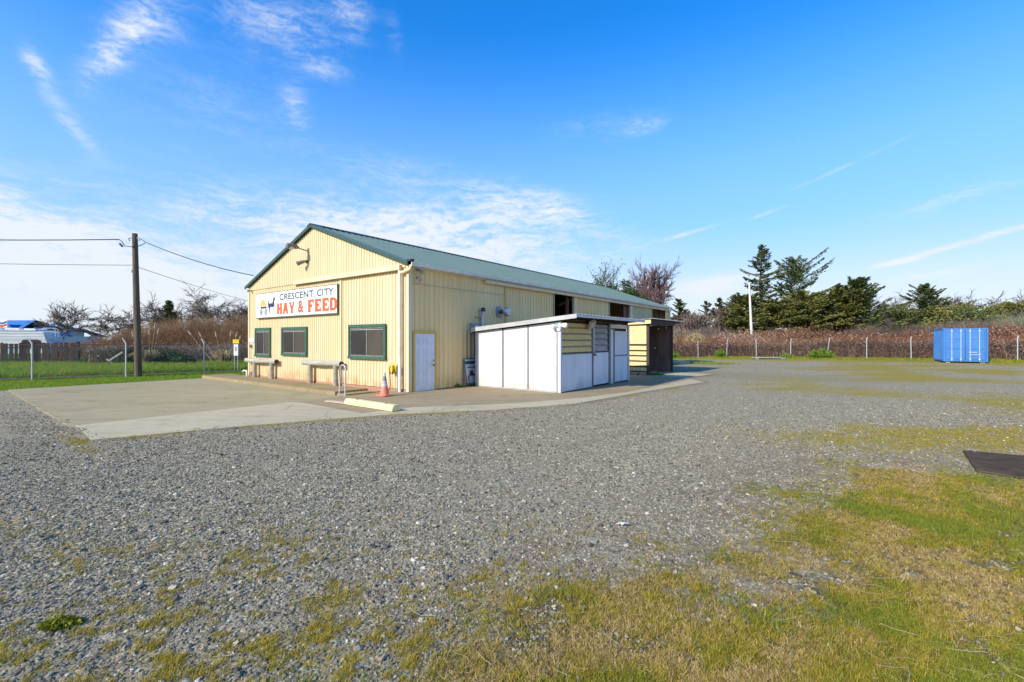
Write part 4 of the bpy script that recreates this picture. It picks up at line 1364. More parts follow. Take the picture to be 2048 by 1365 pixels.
# handrail
P0_ = (-1.86, 1.1, -0.14)
hd = bthing('handrail', 'bare metal hoop handrail at the walkway steps', 'handrail', *P0_)
hp = [(-1.80, 1.30, -0.12), (-1.80, 1.24, 0.55), (-1.80, 1.21, 0.82)]
for k in range(9):
    w = math.pi * k / 8
    hp.append((-1.82, 1.06 + 0.15 * math.cos(w), 0.86 + 0.13 * math.sin(w)))
hp += [(-1.84, 0.90, 0.55), (-1.84, 0.90, -0.12)]
MB().tube(hp, 0.021, 10).build('tube', M['galvanised_post'], hd, P0_, smooth=True)
MB().box(-1.90, -1.72, 1.24, 1.38, -0.13, -0.055).build('foot', M['block_grey'], hd, P0_)
MB().box(-1.92, -1.76, 0.82, 0.98, -0.13, -0.06).build('foot', M['block_grey'], hd, P0_)

# traffic cone
P0_ = (-1.17, -0.22, 0.03)
cn = bthing('traffic_cone', 'faded orange traffic cone with grey collars by the hose', 'traffic cone', *P0_)
x, y, z = P0_
MB().prism([(x - 0.21, y - 0.15, z), (x - 0.15, y - 0.21, z), (x + 0.15, y - 0.21, z), (x + 0.21, y - 0.15, z), (x + 0.21, y + 0.15, z), (x + 0.15, y + 0.21, z), (x - 0.15, y + 0.21, z), (x - 0.21, y + 0.15, z)], (0, 0, 0.035)).build('base', M['cone_orange'], cn, P0_, bevel=0.006)
rr = lambda h: 0.148 - 0.128 * (h - 0.035) / 0.70
for nm, h0, h1, mt, ex in (('body', 0.035, 0.30, 'cone_orange', 0), ('collar', 0.30, 0.40, 'cone_white', 0.004), ('band', 0.40, 0.425, 'cone_grey', 0.002), ('collar', 0.425, 0.47, 'cone_white', 0.004), ('sleeve', 0.47, 0.62, 'cone_grey', 0.006), ('tip', 0.62, 0.735, 'cone_white', 0.0)):
    MB().lathe([(rr(h0) + ex, h0), (rr(h1) + ex, h1)], P0_, 22).build(nm, M[mt], cn, P0_, smooth=True)

# wheel stop and the pale board beyond its end
P0_ = (-2.85, -1.95, 0.03)
ws = bthing('wheel_stop', 'pale yellow concrete wheel stop on the apron', 'wheel stop', *P0_)
prof_ = [(-0.13, 0.0), (-0.125, 0.07), (-0.075, 0.15), (0.075, 0.15), (0.125, 0.07), (0.13, 0.0)]
a = [(-2.88 + p, -0.86, 0.03 + h) for p, h in prof_]
MB().prism(a, (-0.05, -2.14, 0)).build('block', M['stop_yellow'], ws, P0_, bevel=0.014)
for tt_ in (-1.3, -2.55):
    MB().lathe([(0.03, 0.0), (0.03, 0.012)], (-2.89, tt_, 0.1785), 10).build('spike', M['rust_pipe'], ws, P0_)
P0_ = (-2.9, -0.4, 0.03)
pb = bthing('loose_board', 'thin pale board lying flat beyond the wheel stop end', 'board', *P0_)
MB().hexa([(-3.06, 0.02, 0.034), (-2.90, 0.02, 0.034), (-2.80, -0.84, 0.034), (-3.0, -0.84, 0.034)], [(-3.06, 0.02, 0.058), (-2.90, 0.02, 0.058), (-2.80, -0.84, 0.058), (-3.0, -0.84, 0.058)]).build('board', M['board_pale'], pb, P0_)

# leaning advertising board between wall and shed
P0_ = (2.95, -0.25, 0.02)
ab = bthing('advertising_board', 'white and green advertising board leaning in the gap beside the shed', 'sign board', *P0_)
bp = lambda a, z, d=0.0: (a, -0.27 + 0.15 * z - d, z + 0.02)
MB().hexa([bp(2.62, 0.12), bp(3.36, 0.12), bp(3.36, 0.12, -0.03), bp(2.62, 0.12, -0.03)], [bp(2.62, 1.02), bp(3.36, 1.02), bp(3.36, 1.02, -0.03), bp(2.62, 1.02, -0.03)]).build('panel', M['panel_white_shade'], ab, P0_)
for nm, a0, a1, z0, z1, mt in (('green_band', 2.64, 3.34, 0.84, 0.95, 'green_trim'), ('text_line', 2.70, 3.25, 0.69, 0.73, 'green_roof')):
    MB().prism([bp(a0, z0, 0.002), bp(a1, z0, 0.002), bp(a1, z1, 0.002), bp(a0, z1, 0.002)], (0, -0.003, 0)).build(nm, M[mt], ab, P0_)
MB().prism([bp(a, z, 0.002) for a, z in ((2.84, 0.40), (2.82, 0.52), (2.85, 0.62), (2.89, 0.57), (2.96, 0.58), (3.0, 0.63), (3.02, 0.52), (3.10, 0.40))], (0, -0.003, 0)).build('animal_print', M['hose_red'], ab, P0_)
MB().tube([bp(2.66, 0.0, 0.10), bp(2.68, 0.36, 0.06), bp(2.74, 0.42, 0.05), bp(3.3, 0.42, 0.05)], 0.02, 8).build('stand', M['black_metal'], ab, P0_)
MB().tube([bp(2.62, 0.0), bp(2.61, 1.04), bp(3.37, 1.04)], 0.014, 6).build('rim', M['black_metal'], ab, P0_)

# ------------------------------------------------------------------ white panel shed
P0_ = (5.7, -2.4, 0.0)
sh = bthing('panel_shed', 'low shed of white panels with slatted upper front and sheet roof', 'shed', *P0_)
GZ0 = 0.03
top_z = lambda t: 2.07 + (-0.5 - t) * 0.089
# solid core behind the panels, coloured dark as the shade in the slat gaps
MB().hexa([(2.92, -4.18, GZ0), (8.48, -4.18, GZ0), (8.48, -0.48, GZ0), (2.92, -0.48, GZ0)], [(2.92, -4.18, top_z(-4.2) - 0.02), (8.48, -4.18, top_z(-4.2) - 0.02), (8.48, -0.48, 2.05), (2.92, -0.48, 2.05)]).build('inner_wall', M['core_dark'], sh, P0_)


def swall(t0, t1, name='panel'):
    mb = MB().hexa([(2.862, t1, GZ0 + 0.03), (2.90, t1, GZ0 + 0.03), (2.90, t0, GZ0 + 0.03), (2.862, t0, GZ0 + 0.03)], [(2.862, t1, top_z(t1)), (2.90, t1, top_z(t1)), (2.90, t0, top_z(t0)), (2.862, t0, top_z(t0))])
    o = mb.build(name, M['panel_white'], sh, P0_)
    sc = MB()
    for zz in (0.45, 0.95, 1.45):
        for tt_ in (t0 - 0.05, t1 + 0.05):
            sc.lathe([(0.018, 0), (0.015, 0.008)], (2.862, tt_, zz), 8, axis=(-1, 0, 0))
    k = t0 - 0.2
    while k > t1 + 0.1:
        sc.lathe([(0.016, 0), (0.014, 0.008)], (2.862, k, GZ0 + 0.09), 8, axis=(-1, 0, 0))
        sc.lathe([(0.016, 0), (0.014, 0.008)], (2.862, k, top_z(k) - 0.05), 8, axis=(-1, 0, 0))
        k -= 0.33
    sc.build('screw_heads', M['strip_grey'], o)['kind'] = 'stuff'
    return o


for a_, b_ in ((-0.55, -1.765), (-1.845, -2.895), (-2.965, -4.06)):
    swall(a_, b_)
for c_ in (-1.805, -2.93):
    MB().box(2.857, 2.885, c_ - 0.03, c_ + 0.03, GZ0, top_z(c_)).build('joint_strip', M['strip_grey'], sh, P0_)
MB().box(2.845, 2.91, -0.545, -0.475, GZ0, 2.08).build('corner_post', M['aluminium'], sh, P0_)
MB().box(2.84, 2.90, -4.14, -4.07, GZ0, top_z(-4.1)).build('corner_post', M['aluminium'], sh, P0_)
MB().box(2.835, 2.93, -4.27, -4.16, GZ0, top_z(-4.2)).build('corner_post', M['panel_white'], sh, P0_)
MB().box(2.85, 2.90, -4.06, -0.55, GZ0 - 0.015, GZ0 + 0.028).build('sill', M['aluminium'], sh, P0_)

# front of the shed
FT = -4.262


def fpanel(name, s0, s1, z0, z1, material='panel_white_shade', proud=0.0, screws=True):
    o = MB().box(s0, s1, FT - proud, FT + 0.035, z0, z1).build(name, M[material], sh, P0_)
    if screws:
        sc = MB()
        n = max(2, int((s1 - s0) / 0.42)); k = max(2, int((z1 - z0) / 0.42))
        for i in range(n + 1):
            for zz in (z0 + 0.05, z1 - 0.05):
                sc.lathe([(0.017, 0), (0.014, 0.008)], (s0 + 0.05 + (s1 - s0 - 0.1) * i / n, FT - proud, zz), 8, axis=(0, -1, 0))
        for i in range(1, k):
            for ss_ in (s0 + 0.05, s1 - 0.05):
                sc.lathe([(0.017, 0), (0.014, 0.008)], (ss_, FT - proud, z0 + (z1 - z0) * i / k), 8, axis=(0, -1, 0))
        sc.build('screw_heads', M['strip_grey'], o)['kind'] = 'stuff'
    return o


fpanel('panel', 2.95, 5.10, GZ0 + 0.02, 1.29)
MB().box(2.94, 5.14, FT - 0.012, FT + 0.03, 1.295, 1.335).build('rail', M['strip_grey'], sh, P0_)
zs = [1.34, 1.56, 1.78, 2.005, 2.215, 2.40]
for i in range(5):
    z0, z1 = zs[i] + 0.025, zs[i + 1] - 0.02
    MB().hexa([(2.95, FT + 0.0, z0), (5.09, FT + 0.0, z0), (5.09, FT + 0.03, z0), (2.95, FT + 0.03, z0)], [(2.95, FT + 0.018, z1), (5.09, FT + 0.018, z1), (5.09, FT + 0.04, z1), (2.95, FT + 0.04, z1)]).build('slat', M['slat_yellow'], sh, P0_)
    if i:
        MB().box(2.94, 5.10, FT - 0.014, FT + 0.02, zs[i] - 0.016, zs[i] + 0.022).build('slat_rail', M['strip_grey'], sh, P0_)
MB().box(5.105, 5.185, FT - 0.03, FT + 0.03, GZ0, 2.42).build('door_post', M['strip_grey'], sh, P0_)
# slatted gate leaf over a solid leaf
gz = [1.36, 1.60, 1.83, 2.05, 2.26, 2.40]
for i in range(5):
    MB().hexa([(5.26, FT - 0.005, gz[i] + 0.02), (6.46, FT - 0.005, gz[i] + 0.02), (6.46, FT + 0.03, gz[i] + 0.02), (5.26, FT + 0.03, gz[i] + 0.02)], [(5.26, FT + 0.018, gz[i + 1] - 0.02), (6.46, FT + 0.018, gz[i + 1] - 0.02), (6.46, FT + 0.035, gz[i + 1] - 0.02), (5.26, FT + 0.035, gz[i + 1] - 0.02)]).build('grey_slat', M['slat_grey'], sh, P0_)
    MB().box(5.20, 6.50, FT - 0.022, FT + 0.012, gz[i] - 0.014, gz[i] + 0.018).build('slat_rail', M['strip_grey'], sh, P0_)
MB().box(5.19, 5.255, FT - 0.024, FT + 0.02, 1.34, 2.28).build('gate_stile', M['aluminium'], sh, P0_)
MB().box(6.465, 6.53, FT - 0.024, FT + 0.02, 1.34, 2.40).build('gate_stile', M['black_metal'], sh, P0_)
fpanel('gate_panel', 5.22, 6.50, GZ0 + 0.07, 1.31, proud=0.012)
MB().box(5.17, 5.36, FT - 0.055, FT - 0.013, 1.20, 1.28).build('latch', M['rust_pipe'], sh, P0_)
MB().box(6.54, 6.68, FT - 0.028, FT + 0.03, GZ0, 2.44).build('door_post', M['strip_grey'], sh, P0_)
fpanel('panel', 6.69, 6.98, GZ0 + 0.01, 2.22)
MB().box(6.99, 7.08, FT - 0.02, FT + 0.03, GZ0, 2.24).build('door_post', M['strip_grey'], sh, P0_)
fpanel('door', 7.11, 8.38, GZ0 + 0.05, 1.12, proud=0.01)
fpanel('door', 7.11, 8.38, 1.175, 2.16, proud=0.01)
MB().box(7.10, 8.39, FT - 0.018, FT + 0.01, 1.125, 1.17).build('rail', M['strip_grey'], sh, P0_)
fpanel('header_panel', 6.70, 8.50, 2.265, 2.42, 'aluminium')
MB().box(8.40, 8.56, FT - 0.03, FT + 0.03, GZ0, 2.42).build('corner_post', M['aluminium'], sh, P0_)
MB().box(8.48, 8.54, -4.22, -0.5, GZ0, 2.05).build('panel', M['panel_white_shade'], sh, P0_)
# roof sheet, its beams and edge
rz = lambda t: 2.245 + (-0.38 - t) * 0.0835
rm = MB()
prof = corr_points(2.72, 8.70, 0.26, 0.028)
vs_ = []
for s_, h_ in prof:
    for t_ in (-0.36, -4.95):
        vs_.append((s_, t_, rz(t_) + h_))
    for t_ in (-0.36, -4.95):
        vs_.append((s_, t_, rz(t_) + h_ - 0.006))
n_ = len(prof)
fs_ = []
for i in range(n_ - 1):
    a = 4 * i; b = 4 * i + 4
    fs_ += [(a, b, b + 1, a + 1), (a + 2, a + 3, b + 3, b + 2), (a + 1, b + 1, b + 3, a + 3), (a, a + 2, b + 2, b)]
rm.add(vs_, fs_)
srf = rm.build('roof', M['aluminium'], sh, P0_)
MB().hexa([(2.70, -4.95, rz(-4.95) - 0.125), (2.75, -4.95, rz(-4.95) - 0.085), (2.75, -0.38, rz(-0.38) - 0.14), (2.70, -0.38, rz(-0.38) - 0.14)], [(2.70, -4.95, rz(-4.95) + 0.015), (2.75, -4.95, rz(-4.95) + 0.015), (2.75, -0.38, rz(-0.38) + 0.015), (2.70, -0.38, rz(-0.38) + 0.015)]).build('fascia', M['fascia_grey'], sh, P0_)
MB().box(2.755, 8.70, -4.93, -4.89, rz(-4.9) - 0.085, rz(-4.9) - 0.008).build('eave_beam', M['panel_white'], sh, P0_)
for s_ in (3.6, 4.5, 5.4, 6.3, 7.2, 8.1):
    MB().hexa([(s_, -4.88, rz(-4.88) - 0.075), (s_ + 0.05, -4.88, rz(-4.88) - 0.075), (s_ + 0.05, -0.45, rz(-0.45) - 0.075), (s_, -0.45, rz(-0.45) - 0.075)], [(s_, -4.88, rz(-4.88) - 0.008), (s_ + 0.05, -4.88, rz(-4.88) - 0.008), (s_ + 0.05, -0.45, rz(-0.45) - 0.008), (s_, -0.45, rz(-0.45) - 0.008)]).build('rafter', M['dark_timber'], sh, P0_)
MB().box(2.94, 8.48, FT + 0.005, FT + 0.04, 2.425, 2.52).build('top_rail', M['dark_timber'], sh, P0_)
# twin flood heads on the corner, solar lamp under the eave
P1_ = (2.86, -4.28, 2.27)
fd_ = bthing('twin_floodlight', 'twin white floodlight heads on the white shed corner', 'floodlight', *P1_)
MB().lathe([(0.06, 0), (0.06, 0.05), (0.03, 0.06)], (2.83, -4.20, 2.14), 12, axis=(-1, -0.4, 0)).build('base', M['sign_white'], fd_, P1_, smooth=True)
for dx, dy, px_, py_, pz_ in ((-1, 0.75, 2.78, -4.12, 2.24), (0.2, -1, 2.84, -4.36, 2.28)):
    d_ = Vector((dx, dy, -0.1)).normalized(); c_ = Vector((px_, py_, pz_))
    MB().tube([c_ - d_ * 0.06, c_, c_ + d_ * 0.12, c_ + d_ * 0.15], [0.045, 0.075, 0.09, 0.07], 14).build('lamp_head', M['sign_white'], fd_, P1_, smooth=True)
MB().tube([(2.80, -4.14, 2.16), (2.80, -4.15, 2.24), (2.83, -4.30, 2.26)], 0.02, 6).build('arm', M['sign_white'], fd_, P1_)
P1_ = (4.8, -4.40, 2.4)
sl = bthing('solar_lamp', 'tilted grey solar lamp hanging under the shed eave', 'lamp', *P1_)
MB().obox((4.80, -4.42, 2.36), (0.20, 0.0, 0.05), (0.015, -0.03, -0.04), (-0.03, -0.06, 0.11)).build('panel', M['aluminium'], sl, P1_)
MB().box(4.95, 5.12, -4.36, -4.28, 2.24, 2.44).build('bracket', M['black_metal'], sl, P1_)

# ------------------------------------------------------------------ open shed behind it
P0_ = (13.6, -2.4, 0.0)
os_ = bthing('open_shed', 'dark open-fronted shed with yellow slatted end wall', 'shed', *P0_)
SE = 15.35
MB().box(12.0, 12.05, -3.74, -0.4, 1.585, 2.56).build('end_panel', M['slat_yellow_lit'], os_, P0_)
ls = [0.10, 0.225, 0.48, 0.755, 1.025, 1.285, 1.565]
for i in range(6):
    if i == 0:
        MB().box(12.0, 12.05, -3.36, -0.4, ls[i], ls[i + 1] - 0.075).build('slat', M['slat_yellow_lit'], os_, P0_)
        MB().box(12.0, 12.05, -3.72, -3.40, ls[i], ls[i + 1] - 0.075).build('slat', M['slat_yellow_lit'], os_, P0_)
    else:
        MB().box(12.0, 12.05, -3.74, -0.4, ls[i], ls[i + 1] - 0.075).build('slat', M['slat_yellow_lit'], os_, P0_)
MB().box(12.06, 12.10, -3.74, -0.4, 0.08, 2.55).build('gap_shade_sheet', M['black_metal'], os_, P0_)  # black sheet added behind the slats so their gaps read as shade
MB().box(12.03, 12.16, -3.86, -3.745, 0.06, 2.58).build('post', M['dark_timber'], os_, P0_)
MB().box(SE - 0.02, SE + 0.06, -3.86, -0.35, 0.0, 2.58).build('end_wall', M['brown_ply'], os_, P0_)
MB().box(12.1, SE, -0.40, -0.33, 0.0, 2.5).build('back_wall', M['brown_ply'], os_, P0_)
MB().box(SE - 0.03, SE + 0.08, -3.98, -3.865, 0.0, 2.6).build('post', M['dark_timber'], os_, P0_)
MB().hexa([(11.90, -4.02, 2.56), (SE + 0.15, -4.02, 2.56), (SE + 0.15, -3.96, 2.56), (11.90, -3.96, 2.56)], [(11.90, -4.02, 2.80), (SE + 0.15, -4.02, 2.80), (SE + 0.15, -3.96, 2.80), (11.90, -3.96, 2.80)]).build('fascia', M['dark_timber'], os_, P0_)
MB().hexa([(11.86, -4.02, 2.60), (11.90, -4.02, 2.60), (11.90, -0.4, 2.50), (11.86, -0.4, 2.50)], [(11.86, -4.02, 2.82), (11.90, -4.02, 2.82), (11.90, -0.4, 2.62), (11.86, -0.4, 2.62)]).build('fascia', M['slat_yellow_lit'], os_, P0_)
rz2 = lambda t: 2.63 + (-0.3 - t) * 0.055
rm = MB()
prof = corr_points(11.80, 17.0, 0.24, 0.03)
vs_ = []
for s_, h_ in prof:
    for t_ in (-0.3, -4.15):
        vs_.append((s_, t_, rz2(t_) + h_ ))
    for t_ in (-0.3, -4.15):
        vs_.append((s_, t_, rz2(t_) + h_ - 0.008))
fs_ = []
for i in range(len(prof) - 1):
    a = 4 * i; b = 4 * i + 4
    fs_ += [(a, b, b + 1, a + 1), (a + 2, a + 3, b + 3, b + 2), (a + 1, b + 1, b + 3, a + 3), (a, a + 2, b + 2, b)]
rm.add(vs_, fs_)
rm.build('roof', M['aluminium_dull'], os_, P0_)
for t_ in (-3.9, -2.6, -1.2):
    MB().box(11.95, 16.9, t_ - 0.03, t_ + 0.03, rz2(t_) - 0.10, rz2(t_) - 0.006).build('purlin', M['dark_timber'], os_, P0_)
MB().tube([(15.3, -1.0, 2.9), (16.0, -1.4, 3.2)], 0.02, 6).build('stick', M['bark_pale'], os_, P0_)
for i, (t_, s_) in enumerate(((-3.55, 12.05), (-3.05, 12.05))):
    o_ = (s_, t_, 0.0)
    cb = bthing('concrete_block', 'concrete block under the %s end of the yellow shed wall' % ('outer' if i == 0 else 'inner'), 'concrete block', *o_, group='concrete blocks under the shed')
    MB().box(s_ - 0.12, s_ + 0.12, t_ - 0.18, t_ + 0.18, 0.0, 0.075).build('block', M['block_grey'], cb, o_)
P1_ = (12.8, -3.3, 0.03)
pl = bthing('pallet', 'reddish wooden pallet on the open shed floor', 'pallet', *P1_)
for k in range(3):
    MB().box(12.25, 13.45, -3.75 + 0.45 * k, -3.68 + 0.45 * k, 0.03, 0.13).build('runner', M['pallet_wood'], pl, P1_)
for k in range(6):
    MB().box(12.25 + 0.22 * k, 12.37 + 0.22 * k, -3.78, -2.75, 0.131, 0.152).build('plank', M['pallet_wood'], pl, P1_)

# ------------------------------------------------------------------ blue shipping container
CP = Vector((32.9, 34.7, tz(32.9, 34.7)))
CROT = math.atan2(-0.533, 0.846)
ct_ = thing('shipping_container', 'bright blue shipping container at the yard edge by the fence', 'container', CP, CROT)
CW, CL, CH, CB = 2.44, 3.0, 2.52, 0.10


def corr_side(x, y0, y1, z0, z1, period, depth, out):
    prof = corr_points(y0, y1, period, depth)
    mb = MB()
    vs__ = []
    for y, h in prof:
        vs__ += [(x + out * (h - depth), y, z0), (x + out * (h - depth), y, z1)]
    mb.add(vs__, [(2 * i, 2 * i + 2, 2 * i + 3, 2 * i + 1) for i in range(len(prof) - 1)])
    return mb


corr_side(0.0, 0.12, CL - 0.12, CB + 0.12, CB + CH - 0.08, 0.28, 0.035, -1).build('side_wall', M['container_blue'], ct_)
corr_side(CW, 0.12, CL - 0.12, CB + 0.12, CB + CH - 0.08, 0.28, 0.035, 1).build('side_wall', M['container_blue'], ct_)
MB().box(0.05, CW - 0.05, CL - 0.06, CL - 0.02, CB + 0.1, CB + CH - 0.1).build('end_wall', M['container_blue'], ct_)
MB().box(0.03, CW - 0.03, 0.06, CL - 0.03, CB + CH - 0.05, CB + CH - 0.012).build('roof', M['container_blue'], ct_)
MB().box(0.05, CW - 0.05, 0.06, CL - 0.05, CB + 0.06, CB + 0.14).build('floor', M['container_blue'], ct_)
for x in (0.0, CW - 0.10):
    for y in (0.0, CL - 0.1):
        MB().box(x, x + 0.10, y, y + 0.10, CB + 0.121, CB + CH - 0.121).build('corner_post', M['container_blue'], ct_)
        for z in (CB, CB + CH - 0.12):
            MB().box(x - 0.004, x + 0.104, y - 0.004, y + 0.104, z, z + 0.12).build('corner_casting', M['container_blue'], ct_, bevel=0.012)
for z0, z1 in ((CB + 0.02, CB + 0.11), (CB + CH - 0.11, CB + CH - 0.01)):
    MB().box(0.104, CW - 0.104, 0.0, 0.09, z0, z1).build('sill_beam', M['container_blue'], ct_)
    MB().box(0.0, 0.07, 0.104, CL - 0.104, z0, z1).build('rail_beam', M['container_blue'], ct_)
    MB().box(CW - 0.07, CW, 0.104, CL - 0.104, z0, z1).build('rail_beam', M['container_blue'], ct_)
for a, b in ((0.115, CW / 2 - 0.012), (CW / 2 + 0.012, CW - 0.115)):
    db = MB()
    z0, z1 = CB + 0.125, CB + CH - 0.125
    third = (z1 - z0) / 3
    db.box(a, b, 0.022, 0.05, z0, z1)
    for k in range(3):
        q0, q1 = z0 + third * k + 0.05, z0 + third * (k + 1) - 0.05
        db.hexa([(a + 0.06, 0.021, q0), (b - 0.06, 0.021, q0), (b - 0.06, 0.021, q1), (a + 0.06, 0.021, q1)], [(a + 0.085, -0.002, q0 + 0.03), (b - 0.085, -0.002, q0 + 0.03), (b - 0.085, -0.002, q1 - 0.03), (a + 0.085, -0.002, q1 - 0.03)])
    dd = db.build('door', M['container_blue'], ct_)
    for x in (a + (b - a) * 0.32, a + (b - a) * 0.78):
        if a > 1:
            x = a + b - x
        MB().tube([(x, -0.035, CB + 0.04), (x, -0.035, CB + CH - 0.04)], 0.019, 8).build('lock_rod', M['rod_pale'], dd, smooth=True)
        kp = MB()
        for z in (CB + 0.16, CB + CH - 0.24):
            kp.box(x - 0.045, x + 0.045, -0.045, -0.003, z, z + 0.07)
        kp.build('rod_bracket', M['rod_pale'], dd)
    for x0, x1, z in ((a + 0.16, a + 0.62, CB + 0.70), (a + 0.28, a + 0.8, CB + 0.52)):
        if a > 1:
            MB().box(x0, x1, -0.06, -0.045, z, z + 0.035).build('door_handle', M['rod_pale'], dd)
for x, y in ((0.15, 0.1), (CW - 0.4, 0.1), (0.15, CL - 0.4), (CW - 0.4, CL - 0.4)):
    MB().box(x, x + 0.25, y, y + 0.25, -0.04, CB - 0.001).build('support_block', M['block_grey'], ct_)

# log on the ground right of the container
P0_ = (41.4, 36.4, 0.0)
lg = thing('fallen_log', 'bleached log lying on the grass right of the container', 'log', (40.2, 36.4, tz(40.2, 36.4)), 0.0)
MB().tube([(-1.3, 0.35, 0.10), (0, 0.1, 0.12), (1.5, -0.45, 0.10), (3.2, -1.0, 0.1), (4.4, -1.6, 0.1)], [0.07, 0.12, 0.13, 0.12, 0.10], 10).build('trunk', M['bark_pale'], lg, smooth=True)
# flat panel by the far fence
th_ = thing('flat_panel', 'flat white panel lying on low blocks by the far fence', 'panel', (25.2, 44.8, tz(25.2, 44.8)), R(-18))
MB().box(-1.45, 1.45, -0.6, 0.6, 0.10, 0.15).build('panel', M['aluminium'], th_)
for x in (-1.2, 1.05):
    MB().box(x, x + 0.3, -0.5, 0.5, 0.0, 0.099).build('block', M['panel_white'], th_)
# concrete lid in the grass island
th_ = thing('concrete_disc', 'round pale concrete lid in the dark grass beyond the open shed', 'lid', (13.4, 36.6, tz(13.4, 36.6)))
MB().lathe([(0.9, -0.05), (0.9, 0.10), (0.85, 0.13)], (0, 0, 0), 24).build('slab', M['concrete_light'], th_)
# rubber mat at the right edge
mt_ = MB()
mp_ = [(7.21, 7.28), (6.30, 6.18), (7.25, 5.05), (8.62, 6.50)]
mb = bmesh.new()
tag(MB().prism([(x, y, tz(x, y) + 0.012) for x, y in mp_], (0, 0, 0.022)).build('rubber_mat', M['dark_rubber']), 'dark rubber mat lying on the gravel at the turf edge', 'mat')
# scrap of white litter
P0_ = (1.06, 4.37, 0.02)
lt = MB()
for k, (a, r_) in enumerate(((0.1, 0.10), (1.0, 0.05), (2.2, 0.07), (3.2, 0.09), (4.3, 0.045), (5.2, 0.06))):
    pass
lp = [(1.06 + 0.62 * r_ * math.cos(a), 4.37 + r_ * 0.4 * math.sin(a), 0.028 + 0.012 * (k % 2)) for k, (a, r_) in enumerate(((0.1, 0.11), (0.6, 0.05), (1.3, 0.06), (2.2, 0.045), (3.1, 0.10), (3.8, 0.045), (4.6, 0.06), (5.4, 0.045)))]
tag(MB().prism(lp, (0, 0, 0.006)).build('paper_scrap', M['litter_white']), 'small torn white scrap lying on the gravel', 'litter')


# ------------------------------------------------------------------ chain-link fences
def fence(name, label, posts, h, arm, spacing=0.085, leans=None, post_r=0.034, arms=True):
    o = Vector((posts[0][0], posts[0][1], 0))
    th = thing(name, label, 'fence', o)
    rel = lambda x, y, z: (x - o.x, y - o.y, z)
    rp = []
    for i, (x, y) in enumerate(posts):
        g = tz(x, y)
        lx = leans[i] if leans else 0.0
        top = (x + lx, y, g + h)
        mb = MB().tube([rel(x, y, g - 0.1), rel(x + lx * 0.5, y, g + h * 0.6), rel(*top)], post_r, 8)
        p = mb.build('post', M['galvanised_post'], th, smooth=True)
        if arms:
            MB().tube([rel(*top), rel(top[0] + arm[0], top[1] + arm[1], top[2] + arm[2])], [post_r * 1.1, post_r * 0.7], 6).build('arm', M['panel_white'], p)
        rp.append(Vector(top))
    for a, b in zip(rp[:-1], rp[1:]):
        MB().tube([rel(*(a + Vector((0, 0, -0.05)))), rel(*(b + Vector((0, 0, -0.05))))], 0.021, 6).build('top_rail', M['rust_pipe'], th)
    # woven wire
    A0, A1, = [], []
    for (x0, y0), (x1, y1) in zip(posts[:-1], posts[1:]):
        L = math.hypot(x1 - x0, y1 - y0)
        d = np.array([(x1 - x0) / L, (y1 - y0) / L])
        hh = h - 0.12
        for sg in (1, -1):
            u0 = np.arange(-hh, L + hh, spacing)
            ua, ub = u0, u0 + hh
            za = np.zeros_like(u0) + 0.05; zb = np.zeros_like(u0) + 0.05 + hh
            ca = np.clip(ua, 0, L); cb_ = np.clip(ub, 0, L)
            za2 = 0.05 + (ca - ua); zb2 = 0.05 + hh - (ub - cb_)
            ok = zb2 - za2 > 0.02
            ca, cb_, za2, zb2 = ca[ok], cb_[ok], za2[ok], zb2[ok]
            if sg < 0:
                ca, cb_ = L - ca, L - cb_
            ga = terrain(x0 + d[0] * ca, y0 + d[1] * ca); gb_ = terrain(x0 + d[0] * cb_, y0 + d[1] * cb_)
            A0.append(np.stack([x0 + d[0] * ca - o.x, y0 + d[1] * ca - o.y, ga + za2], 1))
            A1.append(np.stack([x0 + d[0] * cb_ - o.x, y0 + d[1] * cb_ - o.y, gb_ + zb2], 1))
    A0 = np.concatenate(A0); A1 = np.concatenate(A1)
    V_, F_ = seg_tubes(A0, A1, np.full(len(A0), 0.0028), np.full(len(A0), 0.0028))
    w = link('wire_mesh', np_mesh('wire_mesh', V_, F_), M['wire'], th)
    w['kind'] = 'stuff'
    if arms:
        for k in (0.35, 0.65, 0.95):
            for a, b in zip(rp[:-1], rp[1:]):
                v_ = Vector(arm) * k
                MB().tube([rel(*(a + v_)), rel(*((a + b) / 2 + v_ - Vector((0, 0, 0.02)))), rel(*(b + v_))], 0.0045, 4).build('barbed_wire', M['rust_pipe'], th)
    return th


fence('chain_link_fence', 'chain-link fence with angled post tops along the left grass verge', LF, 1.76, (-0.13, -0.05, 0.26))
fence('chain_link_fence', 'rusty chain-link fence with leaning posts in front of the far brambles', RF, 1.82, (0.03, -0.05, 0.16), spacing=0.10, leans=[0.0, -0.05, 0.08, -0.06, 0.03, 0.20, 0.0, -0.04, 0.03, 0.0, -0.10, 0])

